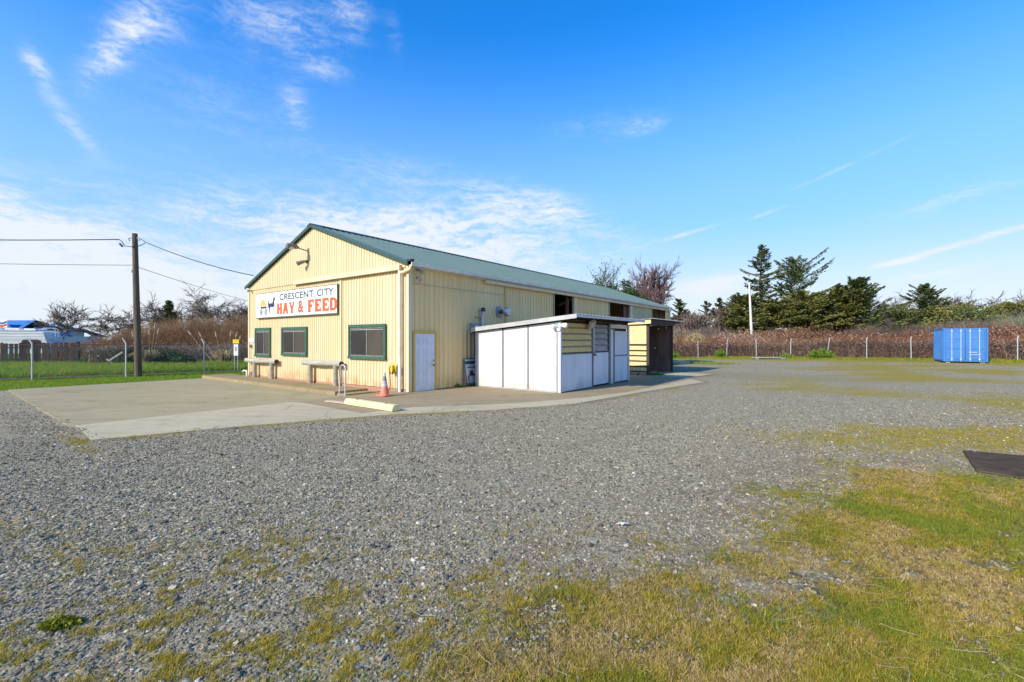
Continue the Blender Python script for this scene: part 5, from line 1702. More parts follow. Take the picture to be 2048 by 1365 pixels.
# plank fence on the left
PF0 = Vector((-52.0, 34.0, 0)); PF1 = Vector((-33.0, 34.6, 0))
pfz = tz(-38, 34.5)
pft = thing('plank_fence', 'old dark plank fence with gaps and odd brown boards', 'fence', (PF0.x, PF0.y, pfz))
d_ = (PF1 - PF0).normalized(); n_ = Vector((-d_.y, d_.x, 0))
L_ = (PF1 - PF0).length
k = 0.0
prng = random.Random(4)
while k < L_ - 0.3:
    w_ = prng.choice((0.20, 0.23, 0.25, 0.28))
    gap = prng.choice((0.02, 0.02, 0.03, 0.10, 0.13))
    h_ = 1.72 + prng.uniform(-0.07, 0.05)
    mt = prng.choices(('plank_dark', 'plank_brown', 'plank_grey', 'plank_red'), (0.52, 0.14, 0.22, 0.12))[0]
    a = d_ * k; b = d_ * (k + w_)
    tl = prng.uniform(-0.02, 0.02)
    off = n_ * prng.uniform(-0.01, 0.01)
    mb = MB()
    up = Vector((0, 0, 1))
    pts = [a + off, b + off, b + off + d_ * tl + up * (h_ - 0.03), a + (b - a) * 0.8 + off + d_ * tl + up * h_, a + (b - a) * 0.2 + off + d_ * tl + up * h_, a + off + d_ * tl + up * (h_ - 0.03)]
    mb.prism(pts, n_ * 0.025)
    mb.build('plank', M[mt], pft)
    k += w_ + gap
for z_ in (0.45, 1.35):
    mb = MB(); c = d_ * (L_ / 2) + n_ * 0.06 + Vector((0, 0, z_))
    mb.obox(c, d_ * (L_ / 2), n_ * 0.03, Vector((0, 0, 0.045)))
    mb.build('rail', M['plank_dark'], pft)
mb = MB().obox(d_ * L_ + Vector((0, 0, 0.9)), d_ * 0.08, n_ * 0.08, Vector((0, 0, 0.92)))
mb.build('end_post', M['plank_grey'], pft)

# caravan behind the plank fence
RV = Vector((-40.8, 40.0, tz(-39.6, 40)))
rv = thing('caravan', 'white travel caravan parked behind the plank fence', 'caravan', RV, R(17))
x0, x1 = -7.0, 0.0
body = [(x0, 0, 0.75), (x1 - 0.1, 0, 0.75), (x1 + 0.08, 0, 1.2), (x1 - 0.32, 0, 2.62), (x1 - 0.75, 0, 2.72), (x0, 0, 2.72)]
MB().prism(body, (0, 2.3, 0)).build('body', M['rv_white'], rv, bevel=0.05)
rb_ = MB()
for z_ in (1.15, 1.62, 1.95, 2.25, 2.5):
    rb_.box(x0 + 0.1, x1 - 0.45, -0.022, -0.002, z_, z_ + 0.03)
rb_.build('side_moulding', M['rv_roof'], rv)
MB().box(x0, x1 - 0.8, -0.05, 2.35, 2.725, 2.80).build('roof', M['rv_roof'], rv, bevel=0.03)
for a, b, h in ((-4.9, -3.5, 0.24), (-3.2, -2.2, 0.18), (-1.9, -1.1, 0.14)):
    MB().box(a, b, 0.4, 1.8, 2.80, 2.80 + h).build('roof_box', M['rv_roof'], rv, bevel=0.06)
wp = []
for k in range(9):
    w = math.pi * k / 8
    wp.append((-1.15 - 0.62 * math.cos(w) if False else -1.15 + 0.68 * math.cos(w) * (1.0), -0.03, 1.72 + 0.26 * min(1.0, math.sin(w) * 1.6)))
wp = [(-0.45, -0.03, 1.2)] + wp + [(-1.85, -0.03, 1.2)]
MB().prism(wp, (0, 0.026, 0)).build('window', M['dark_glass'], rv)
MB().box(-5.2, -3.9, -0.03, -0.003, 1.35, 1.95).build('window', M['dark_glass'], rv)
MB().box(-1.7, -0.6, -0.045, -0.031, 1.25, 1.80).build('pane', M['plank_brown'], rv)
ld_ = MB()
for y_ in (0.5, 0.9):
    ld_.tube([(-0.9, y_, 2.82), (-0.55, y_, 2.98), (0.05, y_, 2.98), (0.25, y_, 2.85), (0.32, y_, 1.2)], 0.03, 6)
for z_ in (1.4, 1.75, 2.1, 2.45):
    ld_.tube([(0.31, 0.5, z_), (0.31, 0.9, z_)], 0.025, 6)
ld_.build('ladder', M['panel_white'], rv)
for x_ in (-5.2, -4.2):
    MB().lathe([(0.36, -0.1), (0.36, 0.1)], (x_, 0.15, 0.36), 18, axis=(0, 1, 0)).build('wheel', M['dark_rubber'], rv)

# filling station beyond: blue metal roofs and its brand panel
GS = Vector((-90, 80, tz(-90, 80)))
gs = thing('filling_station', 'distant filling station with three blue gabled metal roofs', 'building', GS)
for i, (xa, xb, zt_, dy) in enumerate(((-6, 3.5, 5.45, 0), (2.6, 5.2, 5.05, 2.5), (4.6, 6.7, 4.2, 5))):
    MB().box(xa + 0.3, xb - 0.3, dy, dy + 8, 0, zt_ - 1.6).build('wall', M['station_wall'], gs)
    zb = zt_ - 1.75
    rf = MB().prism([(xa - 0.4, dy - 0.6, zb), (xb + 0.5, dy - 0.6, zb), (xb - 0.9, dy + 3.5, zt_), (xa + 0.6, dy + 3.5, zt_)], (0, 0.08, 0.08)).build('roof', M['blue_roof'], gs)
    MB().prism([(xa - 0.4, dy + 8.6, zb), (xb + 0.5, dy + 8.6, zb), (xb - 0.9, dy + 3.6, zt_), (xa + 0.6, dy + 3.6, zt_)], (0, 0.08, 0.08)).build('roof', M['blue_roof'], gs)
    for k in range(1):
        c = xb - 1.15
        MB().prism([(c - 0.8, dy - 0.75, zb - 0.02), (c + 0.8, dy - 0.75, zb - 0.02), (c, dy - 0.75, zb + 0.9)], (0, 2.2, 0)).build('dormer', M['sign_blue'], rf)
SGN = Vector((-86.85, 77.5, tz(-89, 77)))
sg2 = thing('brand_sign', 'white station sign with blue over red chevron stripes', 'sign', SGN)
MB().tube([(0.0, 0.1, 0), (0.0, 0.1, 4.2)], 0.12, 8).build('pole', M['station_wall'], sg2)
MB().box(-1.3, 0.98, -0.1, 0.1, 4.0, 5.3).build('panel', M['sign_white'], sg2, bevel=0.02)
for zc, mt in ((4.92, 'sign_blue'), (4.46, 'sign_red')):
    MB().prism([(-0.85, -0.115, zc + 0.26), (0.05, -0.115, zc - 0.02), (0.92, -0.115, zc + 0.26), (0.92, -0.115, zc - 0.10), (0.05, -0.115, zc - 0.38), (-0.85, -0.115, zc - 0.10)], (0, 0.012, 0)).build('chevron', M[mt], sg2)

# ------------------------------------------------------------------ poles and cables
UP = Vector((-19.54, 23.8, tz(-19.54, 23.8)))
up_ = thing('utility_pole', 'dark weathered wooden utility pole on the left verge', 'utility pole', UP)
MB().tube([(0, 0, -0.2), (-0.06, 0, 2.5), (-0.13, 0, 5.0), (-0.19, 0, 7.50)], [0.165, 0.15, 0.135, 0.12], 16).build('pole', M['pole_wood'], up_, smooth=True)
for sx in (-1, 1):
    MB().tube([(-0.19 + sx * 0.12, -0.02, 7.26), (-0.19 + sx * 0.22, -0.03, 7.28), (-0.19 + sx * 0.30, -0.04, 7.22), (-0.19 + sx * 0.24, -0.04, 7.12)], 0.03, 8).build('insulator', M['ceramic'], up_, smooth=True)
MB().box(-0.30, -0.25, -0.08, 0.02, 5.45, 5.6).build('bracket', M['lamp_grey'], up_)
PT = UP + Vector((-0.19, 0, 7.2))


def cable(label, pts, r, sag=0.0, n=14, group=None):
    a, b = Vector(pts[0]), Vector(pts[-1])
    if len(pts) == 2:
        pts = []
        for i in range(n + 1):
            k = i / n
            p = a.lerp(b, k)
            p.z -= sag * 4 * k * (1 - k)
            pts.append(p)
    o = MB().tube(pts, r, 6).build('overhead_cable', M['cable_black'])
    return tag(o, label, 'cable', group)


lefttop = PT + Vector((-0.9, 0.1, 0.02))
cable('thick black overhead cable running left from the pole top', [lefttop, Vector((-60, 27.0, 10.0 - 0.6))], 0.024, 0.55)
cable('short slack jumper cables looping round the pole top', [lefttop, PT + Vector((-0.62, -0.06, -0.12)), PT + Vector((-0.45, -0.1, -0.36)), PT + Vector((-0.1, -0.17, -0.42)), PT + Vector((0.3, -0.12, -0.38)), PT + Vector((0.62, -0.1, -0.22))], 0.018)
ck = MB().tube([PT + Vector((-0.72, -0.08, -0.24)), PT + Vector((-0.58, -0.08, -0.38))], 0.05, 8)
tag(ck.build('cable_splice', M['cable_black']), 'black splice sleeve on the slack cable near the pole top', 'splice')
cable('black service cable dropping from the pole to the store gable', [PT + Vector((0.40, -0.1, 0.0)), PT + Vector((0.65, -0.1, -0.17)), st(-0.12, 11.2, 4.98) + Vector((-3.2, 2.2, 0.82)), st(-0.12, 11.2, 4.90)][:2], 0.018)
cable('black service cable sloping from the pole to the store gable', [PT + Vector((0.6, -0.1, -0.15)), st(-0.1, 11.35, 4.93)], 0.019, 0.16)
cable('thin telephone wire running left at mid height of the pole', [UP + Vector((-0.15, 0, 5.85)), Vector((-60, 27.5, 7.65))], 0.012, 0.3)
cable('thin wire descending behind the store from mid height of the pole', [UP + Vector((-0.13, 0, 5.78)), Vector((-30.3, 66.0, 6.0))], 0.014, 0.45)

# marker post beyond the left fence
mk_p = thing('pipeline_marker', 'white marker panel with yellow top on two thin posts', 'marker', (-17.35, 28.6, tz(-17.35, 28.6)))
for x_ in (-0.10, 0.10):
    MB().tube([(x_, 0.03, -0.05), (x_, 0.03, 1.75)], 0.02, 6).build('post', M['galvanised_post'], mk_p)
MB().box(-0.14, 0.14, -0.01, 0.01, 0.95, 1.72).build('panel', M['sign_white'], mk_p)
MB().box(-0.19, 0.19, -0.02, 0.02, 1.722, 1.98).build('yellow_cap', M['marker_yellow'], mk_p)
MB().box(-0.06, 0.06, -0.013, -0.0102, 1.25, 1.5).build('print', M['aluminium_dull'], mk_p)
# tall white pole beyond the right fence
wp_ = thing('white_pole', 'tall pale pole leaning left in front of the dark spruces', 'pole', (31.7, 60.0, tz(31.7, 60)))
MB().tube([(0, 0, -0.1), (-0.22, 0, 5), (-0.42, 0, 9.3)], [0.18, 0.15, 0.11], 10).build('pole', M['white_pole'], wp_, smooth=True)
MB().tube([(-0.75, 0, 9.0), (-0.05, 0, 9.02)], 0.035, 6).build('cross_arm', M['white_pole'], wp_)
# broken board leaning in the brambles
th_ = thing('broken_board', 'broken pale board leaning in the dark ivy behind the fence', 'board', (-28.4, 32.6, tz(-28, 32.6)))
MB().obox((0, 0, 0.75), (0.50, 0, 0.32), (0, 0.03, 0), (-0.035, 0, 0.055)).build('board', M['bark_pale'], th_)
MB().obox((-0.50, 0.05, 0.45), (0.20, 0, -0.12), (0, 0.03, 0), (0.03, 0, 0.045)).build('splinter', M['bark_pale'], th_)


# ------------------------------------------------------------------ trees
def add_parts(th, segs, leaves=None, trunk_mat='bark', crown_mat='needle_dark', twig_name='branches', seed=0):
    """segs: list of (p0, p1, r0, r1, level) in local coordinates"""
    tr = [s for s in segs if s[4] == 0]
    br = [s for s in segs if s[4] > 0]
    if tr:
        V_, F_ = seg_tubes([s[0] for s in tr], [s[1] for s in tr], [s[2] for s in tr], [s[3] for s in tr], 7)
        link('trunk', np_mesh('trunk', V_, F_), M[trunk_mat], th)
    r = np.random.default_rng(seed)
    Vs, Fs, Ts = [], [], []
    k = 0
    hi = 1.0 if leaves is None else 0.35
    tb = [q for q in br if q[3] > 0]; cn_ = [q for q in br if q[3] == 0]
    if tb:
        V_, F_ = seg_tubes([q[0] for q in tb], [q[1] for q in tb], [q[2] for q in tb], [q[3] for q in tb], 3)
        Vs.append(V_); Fs.append(F_ + k); k += len(V_)
        Ts.append(np.repeat(r.random(len(tb)) * hi, 6))
    if cn_:
        V_, F_ = seg_cones([q[0] for q in cn_], [q[1] for q in cn_], [q[2] for q in cn_])
        Vs.append(V_); Fs.append(F_ + k); k += len(V_)
        Ts.append(np.repeat(r.random(len(cn_)) * hi, 4))
    if leaves is not None:
        P, L, Wd, D = leaves
        V_, F_ = leaf_quads(P, L, Wd, D, seed)
        Vs.append(V_); Fs.append(F_ + k)
        Ts.append(np.repeat(np.clip(r.normal(0.5, 0.22, len(P)), 0, 1), 4))
    o = link('crown', np_mesh('crown', np.concatenate(Vs), Fs, np.concatenate(Ts)), M[crown_mat], th)
    return o


def conifer(label, x, y, h, rad, seed, mat='needle_dark', bare=0.12, dens=1.0, shape=0.9, rise=0.25, wind=0.0, gaps=0.0, leaf=0.5, group='conifers beyond the far fence', base_z=None):
    r = np.random.default_rng(seed)
    th = thing('spruce_tree', label, 'tree', (x, y, tz(x, y) if base_z is None else base_z), 0, group)
    segs = []
    n = 10
    pts = [Vector((0.10 * math.sin(i * 1.3 + seed), 0.1 * math.cos(i * 1.1), h * i / n)) for i in range(n + 1)]
    R0 = 0.02 * h + 0.04
    for i in range(n):
        segs.append((pts[i], pts[i + 1], R0 * (1 - i / n) + 0.02, R0 * (1 - (i + 1) / n) + 0.02, 0))
    P, Ls, Ws, D = [], [], [], []
    nl = int(h * 8 * dens)
    for i in range(nl):
        f = bare + (1 - bare) * ((i + r.random()) / nl)
        z = f * h
        az = r.random() * 2 * math.pi
        prof = (1 - f) ** shape
        hollow = 0.55 + 0.75 * vnoise(f * 9 + seed * 3.1, az * 1.2 + seed)
        L = rad * (prof * 0.96 + 0.04) * (0.55 + 0.6 * r.random()) * float(hollow)
        if gaps and r.random() < gaps:
            L *= 0.25
        if wind:
            L *= 1 + wind * math.cos(az)
        if L < 0.15:
            L = 0.15
        up = rise + 0.35 * f + r.normal(0, 0.10)
        d = Vector((math.cos(az), math.sin(az), up))
        p0 = Vector((pts[min(int(f * n), n)].x, pts[min(int(f * n), n)].y, z))
        m = 4
        prev = p0
        droop = 0.22 * (1 - f)
        for q in range(1, m + 1):
            k = q / m
            p = p0 + d * (L * k) + Vector((0, 0, -droop * L * k * k + 0.10 * L * k ** 3))
            segs.append((prev, p, 0.012 * L * (1.15 - k) + 0.012, 0.012 * L * (1.1 - k) + 0.006, 1))
            prev = p
            cnt = int((10.5 + 7.5 * L) * (0.6 + 0.4 * k) * min(1.6, 0.8 + dens * 0.3))
            side = Vector((-d.y, d.x, 0)).normalized()
            for _ in range(cnt):
                kk = k - r.random() / m
                if kk < 0.12:
                    continue
                w = (0.30 * L * (1.05 - kk) + 0.10) * r.normal(0, 0.75)
                c = p0 + d * (L * kk) + Vector((0, 0, -droop * L * kk * kk + 0.10 * L * kk ** 3 - abs(r.normal(0, 0.07)) * L * 0.5)) + side * w
                P.append(c)
                Ls.append(leaf * (0.55 + 0.8 * r.random())); Ws.append(leaf * (0.20 + 0.28 * r.random()))
                D.append(d * 0.9 + side * np.sign(w) * 0.8 + Vector((0, 0, r.normal(-0.15, 0.35))))
    # leader tuft
    for i in range(14):
        P.append(Vector((r.normal(0, 0.08), r.normal(0, 0.08), h * (0.96 + 0.05 * r.random())))); Ls.append(leaf * 0.7); Ws.append(leaf * 0.15); D.append(Vector((r.normal(0, 0.5), r.normal(0, 0.5), 1)))
    add_parts(th, segs, (np.array([tuple(p) for p in P]), np.array(Ls), np.array(Ws), np.array([tuple(d) for d in D])), 'bark', mat, seed=seed)
    return th


def broadleaf(label, x, y, h, rad, seed, mat='leaf_green', squash=0.7, n=5200, leaf=0.34, group='evergreens beyond the far fence', base=0.2):
    """evergreen crown of many leaf clumps on a forked trunk"""
    r = np.random.default_rng(seed)
    th = thing('evergreen_tree', label, 'tree', (x, y, tz(x, y)), 0, group)
    segs = [(Vector((0, 0, -0.1)), Vector((0.1, 0, h * 0.45)), 0.03 * h, 0.02 * h, 0)]
    nb = 26
    cl = []
    for i in range(nb):
        a = r.random() * 6.283
        z = h * (base + (1 - base) * r.random() ** 0.8)
        rr_ = rad * math.sqrt(max(0.05, 1 - ((z / h - 0.45) / 0.62) ** 2)) * (0.35 + 0.65 * r.random())
        c = Vector((math.cos(a) * rr_, math.sin(a) * rr_, z))
        cl.append((c, rad * (0.16 + 0.20 * r.random())))
        segs.append((Vector((0.05, 0, h * min(0.45, 0.3 * z / h + 0.1))), c, 0.012 * h, 0.02, 1))
    P = []
    per = n // nb
    for c, cr in cl:
        q = r.normal(size=(per, 3)); q /= np.linalg.norm(q, axis=1, keepdims=True)
        q *= (cr * (0.5 + 0.6 * r.random((per, 1))))
        q[:, 2] *= squash
        P.append(q + np.array(c))
    P = np.concatenate(P)
    add_parts(th, segs, (P, leaf * (0.6 + 0.8 * r.random(len(P))), leaf * (0.3 + 0.4 * r.random(len(P))), r.normal(size=(len(P), 3)) * np.array([1, 1, 0.7])), 'bark', mat, seed=seed)
    return th


def bare_tree(label, x, y, h, seed, spread=0.8, mat='twig_grey', levels=4, flat=0.0, group='bare trees', name='bare_tree', trunk=0.25, fork=4, trunk_mat='bark', leaves=0, leafmat=None, tw=0.022, ratio=0.62, upb=0.25, wide=1.0):
    r = np.random.default_rng(seed)
    th = thing(name, label, 'tree', (x, y, tz(x, y)), 0, group)
    segs = []
    tips = []

    def grow(p, d, L, rad, lev):
        if lev == levels:
            q = p + d * L
            segs.append((p, q, max(rad, tw * 0.5), 0, lev))
            tips.append(q)
            return
        n = 3
        prev = p
        for i in range(n):
            d = (d + Vector(r.normal(0, 0.13, 3)) + Vector((0, 0, (0.10 if lev < 2 else 0.02) - flat * (0.16 if lev > 0 else 0)))).normalized()
            q = prev + d * (L / n)
            r1 = rad * (1 - 0.5 * (i + 1) / n)
            segs.append((prev, q, max(rad * (1 - 0.5 * i / n), tw * 0.55), max(r1, tw * 0.5), lev))
            if lev > 0 and (r.random() < 0.8 or lev == levels - 1):
                child(q, d, L * (0.80 - 0.12 * i), r1, lev)
                if lev >= levels - 2 and r.random() < 0.6:
                    child(prev.lerp(q, 0.5), d, L * 0.7, r1, lev)
            prev = q
        for _ in range(2 if lev else fork):
            child(prev, d, L, rad * 0.5, lev)

    def child(p, d, L, rad, lev):
        a = r.random() * 6.283
        o = d.orthogonal().normalized()
        o2 = d.cross(o)
        tilt = spread * (0.55 + 0.6 * r.random())
        nd = (d + (o * math.cos(a) + o2 * math.sin(a)) * tilt + Vector((0, 0, upb - flat * 0.45 * (lev > 0)))).normalized()
        grow(p, nd, L * ratio * (0.75 + 0.5 * r.random()), rad * 0.72, lev + 1)

    grow(Vector((0, 0, -0.1)), Vector((r.normal(0, 0.06), r.normal(0, 0.06), 1)).normalized(), h * trunk, 0.018 * h + 0.03, 0)
    k = h / float(np.percentile([t.z for t in tips], 94))
    sc3 = lambda q: Vector((q.x * k * wide, q.y * k * wide, q.z * k))
    segs = [(sc3(s[0]), sc3(s[1]), s[2], s[3], s[4]) for s in segs]
    lv = None
    if leaves:
        tp = np.array([tuple(sc3(t)) for t in tips])
        P = np.repeat(tp, leaves, 0) + r.normal(0, 0.16, (len(tp) * leaves, 3))
        lv = (P, 0.2 + 0.18 * r.random(len(P)), 0.08 + 0.08 * r.random(len(P)), r.normal(size=(len(P), 3)))
    add_parts(th, segs, lv, trunk_mat, leafmat or mat, seed=seed)
    return th


# right: the two tall wind-shaped spruces and the dense group round them
conifer('tallest spruce with sparse layered boughs behind the white pole', 40.2, 73.5, 16.6, 6.6, 21, 'needle_dark', bare=0.22, dens=0.85, shape=0.62, rise=0.10, wind=0.05, gaps=0.30, leaf=0.44)
conifer('tall open spruce with long boughs swept up to the right', 44.0, 71.5, 14.0, 7.2, 34, 'needle_dark', bare=0.25, dens=0.80, shape=0.36, rise=0.32, wind=0.30, gaps=0.22, leaf=0.44)
conifer('dense rounded spruce left of the white pole', 33.8, 67.0, 8.0, 5.6, 3, 'needle_olive', bare=0.0, dens=2.0, shape=0.42, rise=0.05, leaf=0.44)
conifer('dense olive spruce directly behind the white pole', 37.4, 66.0, 7.2, 5.6, 5, 'needle_olive', bare=0.0, dens=1.9, shape=0.42, rise=0.02, leaf=0.44)
conifer('broad dense spruce under the swept tall one', 41.6, 65.5, 8.2, 6.4, 7, 'needle_olive', bare=0.0, dens=2.0, shape=0.45, rise=0.02, leaf=0.44)
conifer('dark spruce right of the swept tall one', 45.4, 67.0, 8.3, 5.4, 9, 'needle_dark', bare=0.0, dens=1.8, shape=0.5, rise=0.10, leaf=0.44)
conifer('dense pointed spruce in the middle of the right group', 46.7, 65.0, 8.9, 5.6, 11, 'needle_olive', bare=0.0, dens=1.9, shape=0.52, rise=0.10, leaf=0.42)
conifer('dark spruce with upswept tips at the right end of the group', 48.8, 64.5, 9.8, 6.0, 13, 'needle_dark', bare=0.0, dens=1.9, shape=0.62, rise=0.40, wind=0.22, leaf=0.42)
conifer('solitary spruce with a pointed top left of the blue container', 59.9, 66.0, 9.0, 6.2, 17, 'needle_dark', bare=0.10, dens=1.2, shape=0.72, rise=0.35, leaf=0.42)
conifer('slim small spruce just right of the store roof end', 25.7, 70.0, 8.2, 4.0, 19, 'needle_dark', bare=0.1, dens=1.3, shape=0.75, rise=0.2, leaf=0.38)
conifer('feathery grey-green spruce beside the pale bare tree', 30.3, 71.0, 7.9, 3.6, 23, 'needle_dark', bare=0.1, dens=1.0, shape=0.6, rise=0.2, gaps=0.2, leaf=0.38)
conifer('narrow pointed spruce left of the dense group', 31.9, 70.0, 8.3, 3.0, 25, 'needle_dark', bare=0.15, dens=1.2, shape=0.8, rise=0.15, leaf=0.38)
conifer('small dark spruce touching the dense group on its left', 35.2, 72.0, 8.8, 4.0, 27, 'needle_dark', bare=0.1, dens=1.3, shape=0.7, rise=0.2, leaf=0.38)
conifer('low bushy spruce below the solitary pointed one', 55.6, 66.0, 5.0, 4.6, 29, 'needle_olive', bare=0.0, dens=1.8, shape=0.4, rise=0.0, leaf=0.42)
broadleaf('low mixed evergreen filling the gap right of the spruce group', 51.6, 66.0, 5.2, 3.8, 43, 'needle_olive', squash=0.8)
broadleaf('olive evergreen shrub just left of the solitary spruce', 56.8, 67.0, 5.8, 3.4, 45, 'needle_dark', squash=0.8)
broadleaf('brownish evergreen under the slim spruces beyond the store end', 27.4, 71.0, 5.4, 3.0, 47, 'needle_olive', squash=0.8)
broadleaf('dark rounded evergreen at the foot of the solitary spruce', 59.0, 64.0, 5.4, 4.4, 31, 'needle_olive')
broadleaf('low dark evergreen behind the blue container left end', 61.8, 64.0, 5.2, 4.2, 33, 'needle_dark')
broadleaf('broad low evergreen behind the blue container', 64.8, 64.0, 5.6, 4.2, 35, 'needle_olive')
broadleaf('rounded evergreen rising over the container right end', 62.6, 60.0, 5.0, 2.0, 37, 'needle_dark', n=2600)
broadleaf('rounded brown-green tree at the far right edge', 70.5, 64.0, 6.0, 3.8, 39, 'needle_olive')
broadleaf('bright green rounded tree behind the store roof', 16.2, 66.0, 10.2, 3.2, 41, 'leaf_green', squash=0.8, group='trees behind the store')
# bare and reddish trees
bare_tree('large reddish bare tree above the end of the store roof', 22.6, 74.0, 12.4, 51, spread=0.62, mat='twig_purple', levels=6, trunk=0.24, fork=8, group='trees behind the store', trunk_mat='bark_pale', tw=0.05, ratio=0.72, upb=0.22, wide=0.82)
bare_tree('sparse leafy sapling crown showing over the store ridge', 12.9, 68.0, 12.3, 53, spread=0.55, mat='twig_grey', levels=4, trunk=0.42, fork=5, group='trees behind the store', leaves=2, leafmat='needle_dark', tw=0.05, upb=0.1, ratio=0.68)
bare_tree('dark reddish shrubby tree under the large bare one', 20.4, 68.0, 7.6, 55, spread=0.7, mat='twig_purple', levels=5, trunk=0.2, fork=7, group='trees behind the store', leaves=2, leafmat='twig_purple', tw=0.05, ratio=0.7)
for i, (x_, y_, h_, lab, mt) in enumerate([(24.6, 66, 5.0, 'brown bare tree under the slim spruce', 'twig_purple'), (27.8, 67, 5.3, 'pale-stemmed bare tree left of the feathery spruce', 'willow_grey'), (29.6, 66, 5.0, 'grey bare tree below the feathery spruce', 'willow_grey'), (32.8, 69, 6.0, 'reddish bare tree beside the dense spruce group', 'twig_purple'),
                                          (52.6, 66, 5.4, 'thin bare tree in the gap right of the spruce group', 'twig_grey'), (55.4, 69, 6.0, 'bare brown tree left of the solitary spruce', 'twig_purple'), (63.8, 68, 6.9, 'flat-topped bare tree over the container left half', 'twig_purple'),
                                          (66.9, 68, 6.8, 'flat-topped bare tree over the container right half', 'twig_grey'), (71.0, 67, 5.8, 'spindly bare tree right of the container', 'twig_grey'), (74.5, 67, 6.6, 'bare tree at the right edge of view', 'twig_grey')]):
    fl_ = 0.75 if i >= 4 else 0.15
    bare_tree(lab, x_, y_, h_, 61 + i, spread=0.75, mat=mt, levels=5, flat=fl_ * 0.6, trunk=0.24, fork=5, group='bare trees beyond the far fence', trunk_mat='bark_pale' if i in (1, 2) else 'bark', tw=0.055, ratio=0.75, wide=1.25 if i >= 4 else 1.0)
# left: windswept bare trees above the thicket
for i, (x_, y_, h_, lab, fl_, sp_) in enumerate([(-60.0, 60, 6.9, 'broad bare tree above the caravan', 0.2, 0.85), (-52.6, 60, 5.8, 'flat-crowned bare tree left of the utility pole', 0.8, 0.9), (-48.9, 61, 5.9, 'low bare tree just left of the utility pole top edge', 0.7, 0.9),
                                               (-47.0, 63, 7.0, 'thin whitish bare tree right of the utility pole', 0.0, 0.5), (-46.0, 65, 8.6, 'tallest flat-topped bare tree over the thicket', 0.7, 0.9), (-42.7, 65, 8.2, 'second flat-topped bare tree over the thicket', 0.7, 0.9),
                                               (-40.0, 65, 7.9, 'middle flat-topped bare tree over the thicket', 0.75, 0.9), (-37.2, 65, 8.1, 'fourth flat-topped bare tree over the thicket', 0.7, 0.9), (-34.4, 65, 8.7, 'flat-topped bare tree beside the store eave', 0.6, 0.9)]):
    bare_tree(lab, x_, y_, h_ * 0.88, 81 + i, spread=sp_, mat='twig_grey', levels=5, flat=fl_ * 0.55, trunk=0.36, fork=5, group='bare trees beyond the left fence', tw=0.045, ratio=0.76, wide=1.3)
conifer('small dark ivy-clad conifer above the thicket', -46.6, 62.0, 7.2, 1.5, 95, 'needle_dark', bare=0.3, dens=2.0, shape=0.5, rise=0.1, leaf=0.4, group='trees beyond the left fence')


# ------------------------------------------------------------------ thickets and hedges (masses of stems)
def stems(name, label, pts, heights, lean, mat, seed, nseg=3, rad=0.014, arch=0.0, leaf_n=0, leaf=0.12, twigs=2):
    r = np.random.default_rng(seed)
    n = len(pts)
    az = r.random(n) * 6.283
    ln = np.abs(r.normal(lean, lean * 0.5, n))
    base = np.stack([pts[:, 0], pts[:, 1], terrain(pts[:, 0], pts[:, 1]) - 0.05], 1)
    A, B, RA, RB, T = [], [], [], [], []
    A2, B2, R2, T2 = [], [], [], []
    tint = np.clip(0.5 + 1.5 * (fbm(pts[:, 0] + seed, pts[:, 1], 0.16, 3) - 0.5) + r.normal(0, 0.2, n), 0, 1)
    dirv = np.stack([np.cos(az), np.sin(az), np.zeros(n)], 1)
    up = np.array([0, 0, 1.0])

    def pos(k):
        out = dirv * (heights * ln * (k ** 1.5))[:, None]
        z = heights * (k - arch * k ** 3)
        return base + out + up * z[:, None]
    prev = pos(0.0)
    for i in range(1, nseg + 1):
        k = i / nseg
        cur = pos(k) + r.normal(0, 0.03, (n, 3)) * heights[:, None] * 0.5
        last = i == nseg
        (A2 if last else A).append(prev); (B2 if last else B).append(cur)
        (R2 if last else RA).append(np.full(n, rad * (1.15 - (i - 1) / nseg)))
        (T2 if last else T).append(tint)
        if not last:
            RB.append(np.full(n, rad * (1.1 - i / nseg) + 0.002))
        for _ in range(twigs):
            q = prev + (cur - prev) * r.random((n, 1))
            e = q + (r.normal(0, 0.5, (n, 3)) + dirv * 0.4 + np.array([0, 0, 0.75 - arch])) * (heights * 0.20)[:, None]
            A2.append(q); B2.append(e); R2.append(np.full(n, rad * 0.6)); T2.append(np.clip(tint + r.normal(0, 0.15, n), 0, 1))
        prev = cur
    A = np.concatenate(A); B = np.concatenate(B)
    V_, F1 = seg_tubes(A, B, np.concatenate(RA), np.concatenate(RB))
    T = np.repeat(np.concatenate(T), 6)
    A2 = np.concatenate(A2); B2 = np.concatenate(B2)
    V2, F2 = seg_cones(A2, B2, np.concatenate(R2))
    F_ = [F1, F2 + len(V_)]
    V_ = np.concatenate([V_, V2]); T = np.concatenate([T, np.repeat(np.concatenate(T2), 4)])
    if leaf_n:
        j = r.integers(0, len(A2), leaf_n)
        P = A2[j] + (B2[j] - A2[j]) * r.random((leaf_n, 1)) + r.normal(0, 0.06, (leaf_n, 3))
        V2, F2 = leaf_quads(P, leaf * (0.6 + 0.8 * r.random(leaf_n)), leaf * (0.4 + 0.5 * r.random(leaf_n)), None, seed)
        F_ = F_ + [F2 + len(V_)]
        V_, T = np.concatenate([V_, V2]), np.concatenate([T, np.repeat(r.random(leaf_n), 4)])
    o = link(name, np_mesh(name, V_, F_, T), M[mat])
    return tag(o, label, kind='stuff')


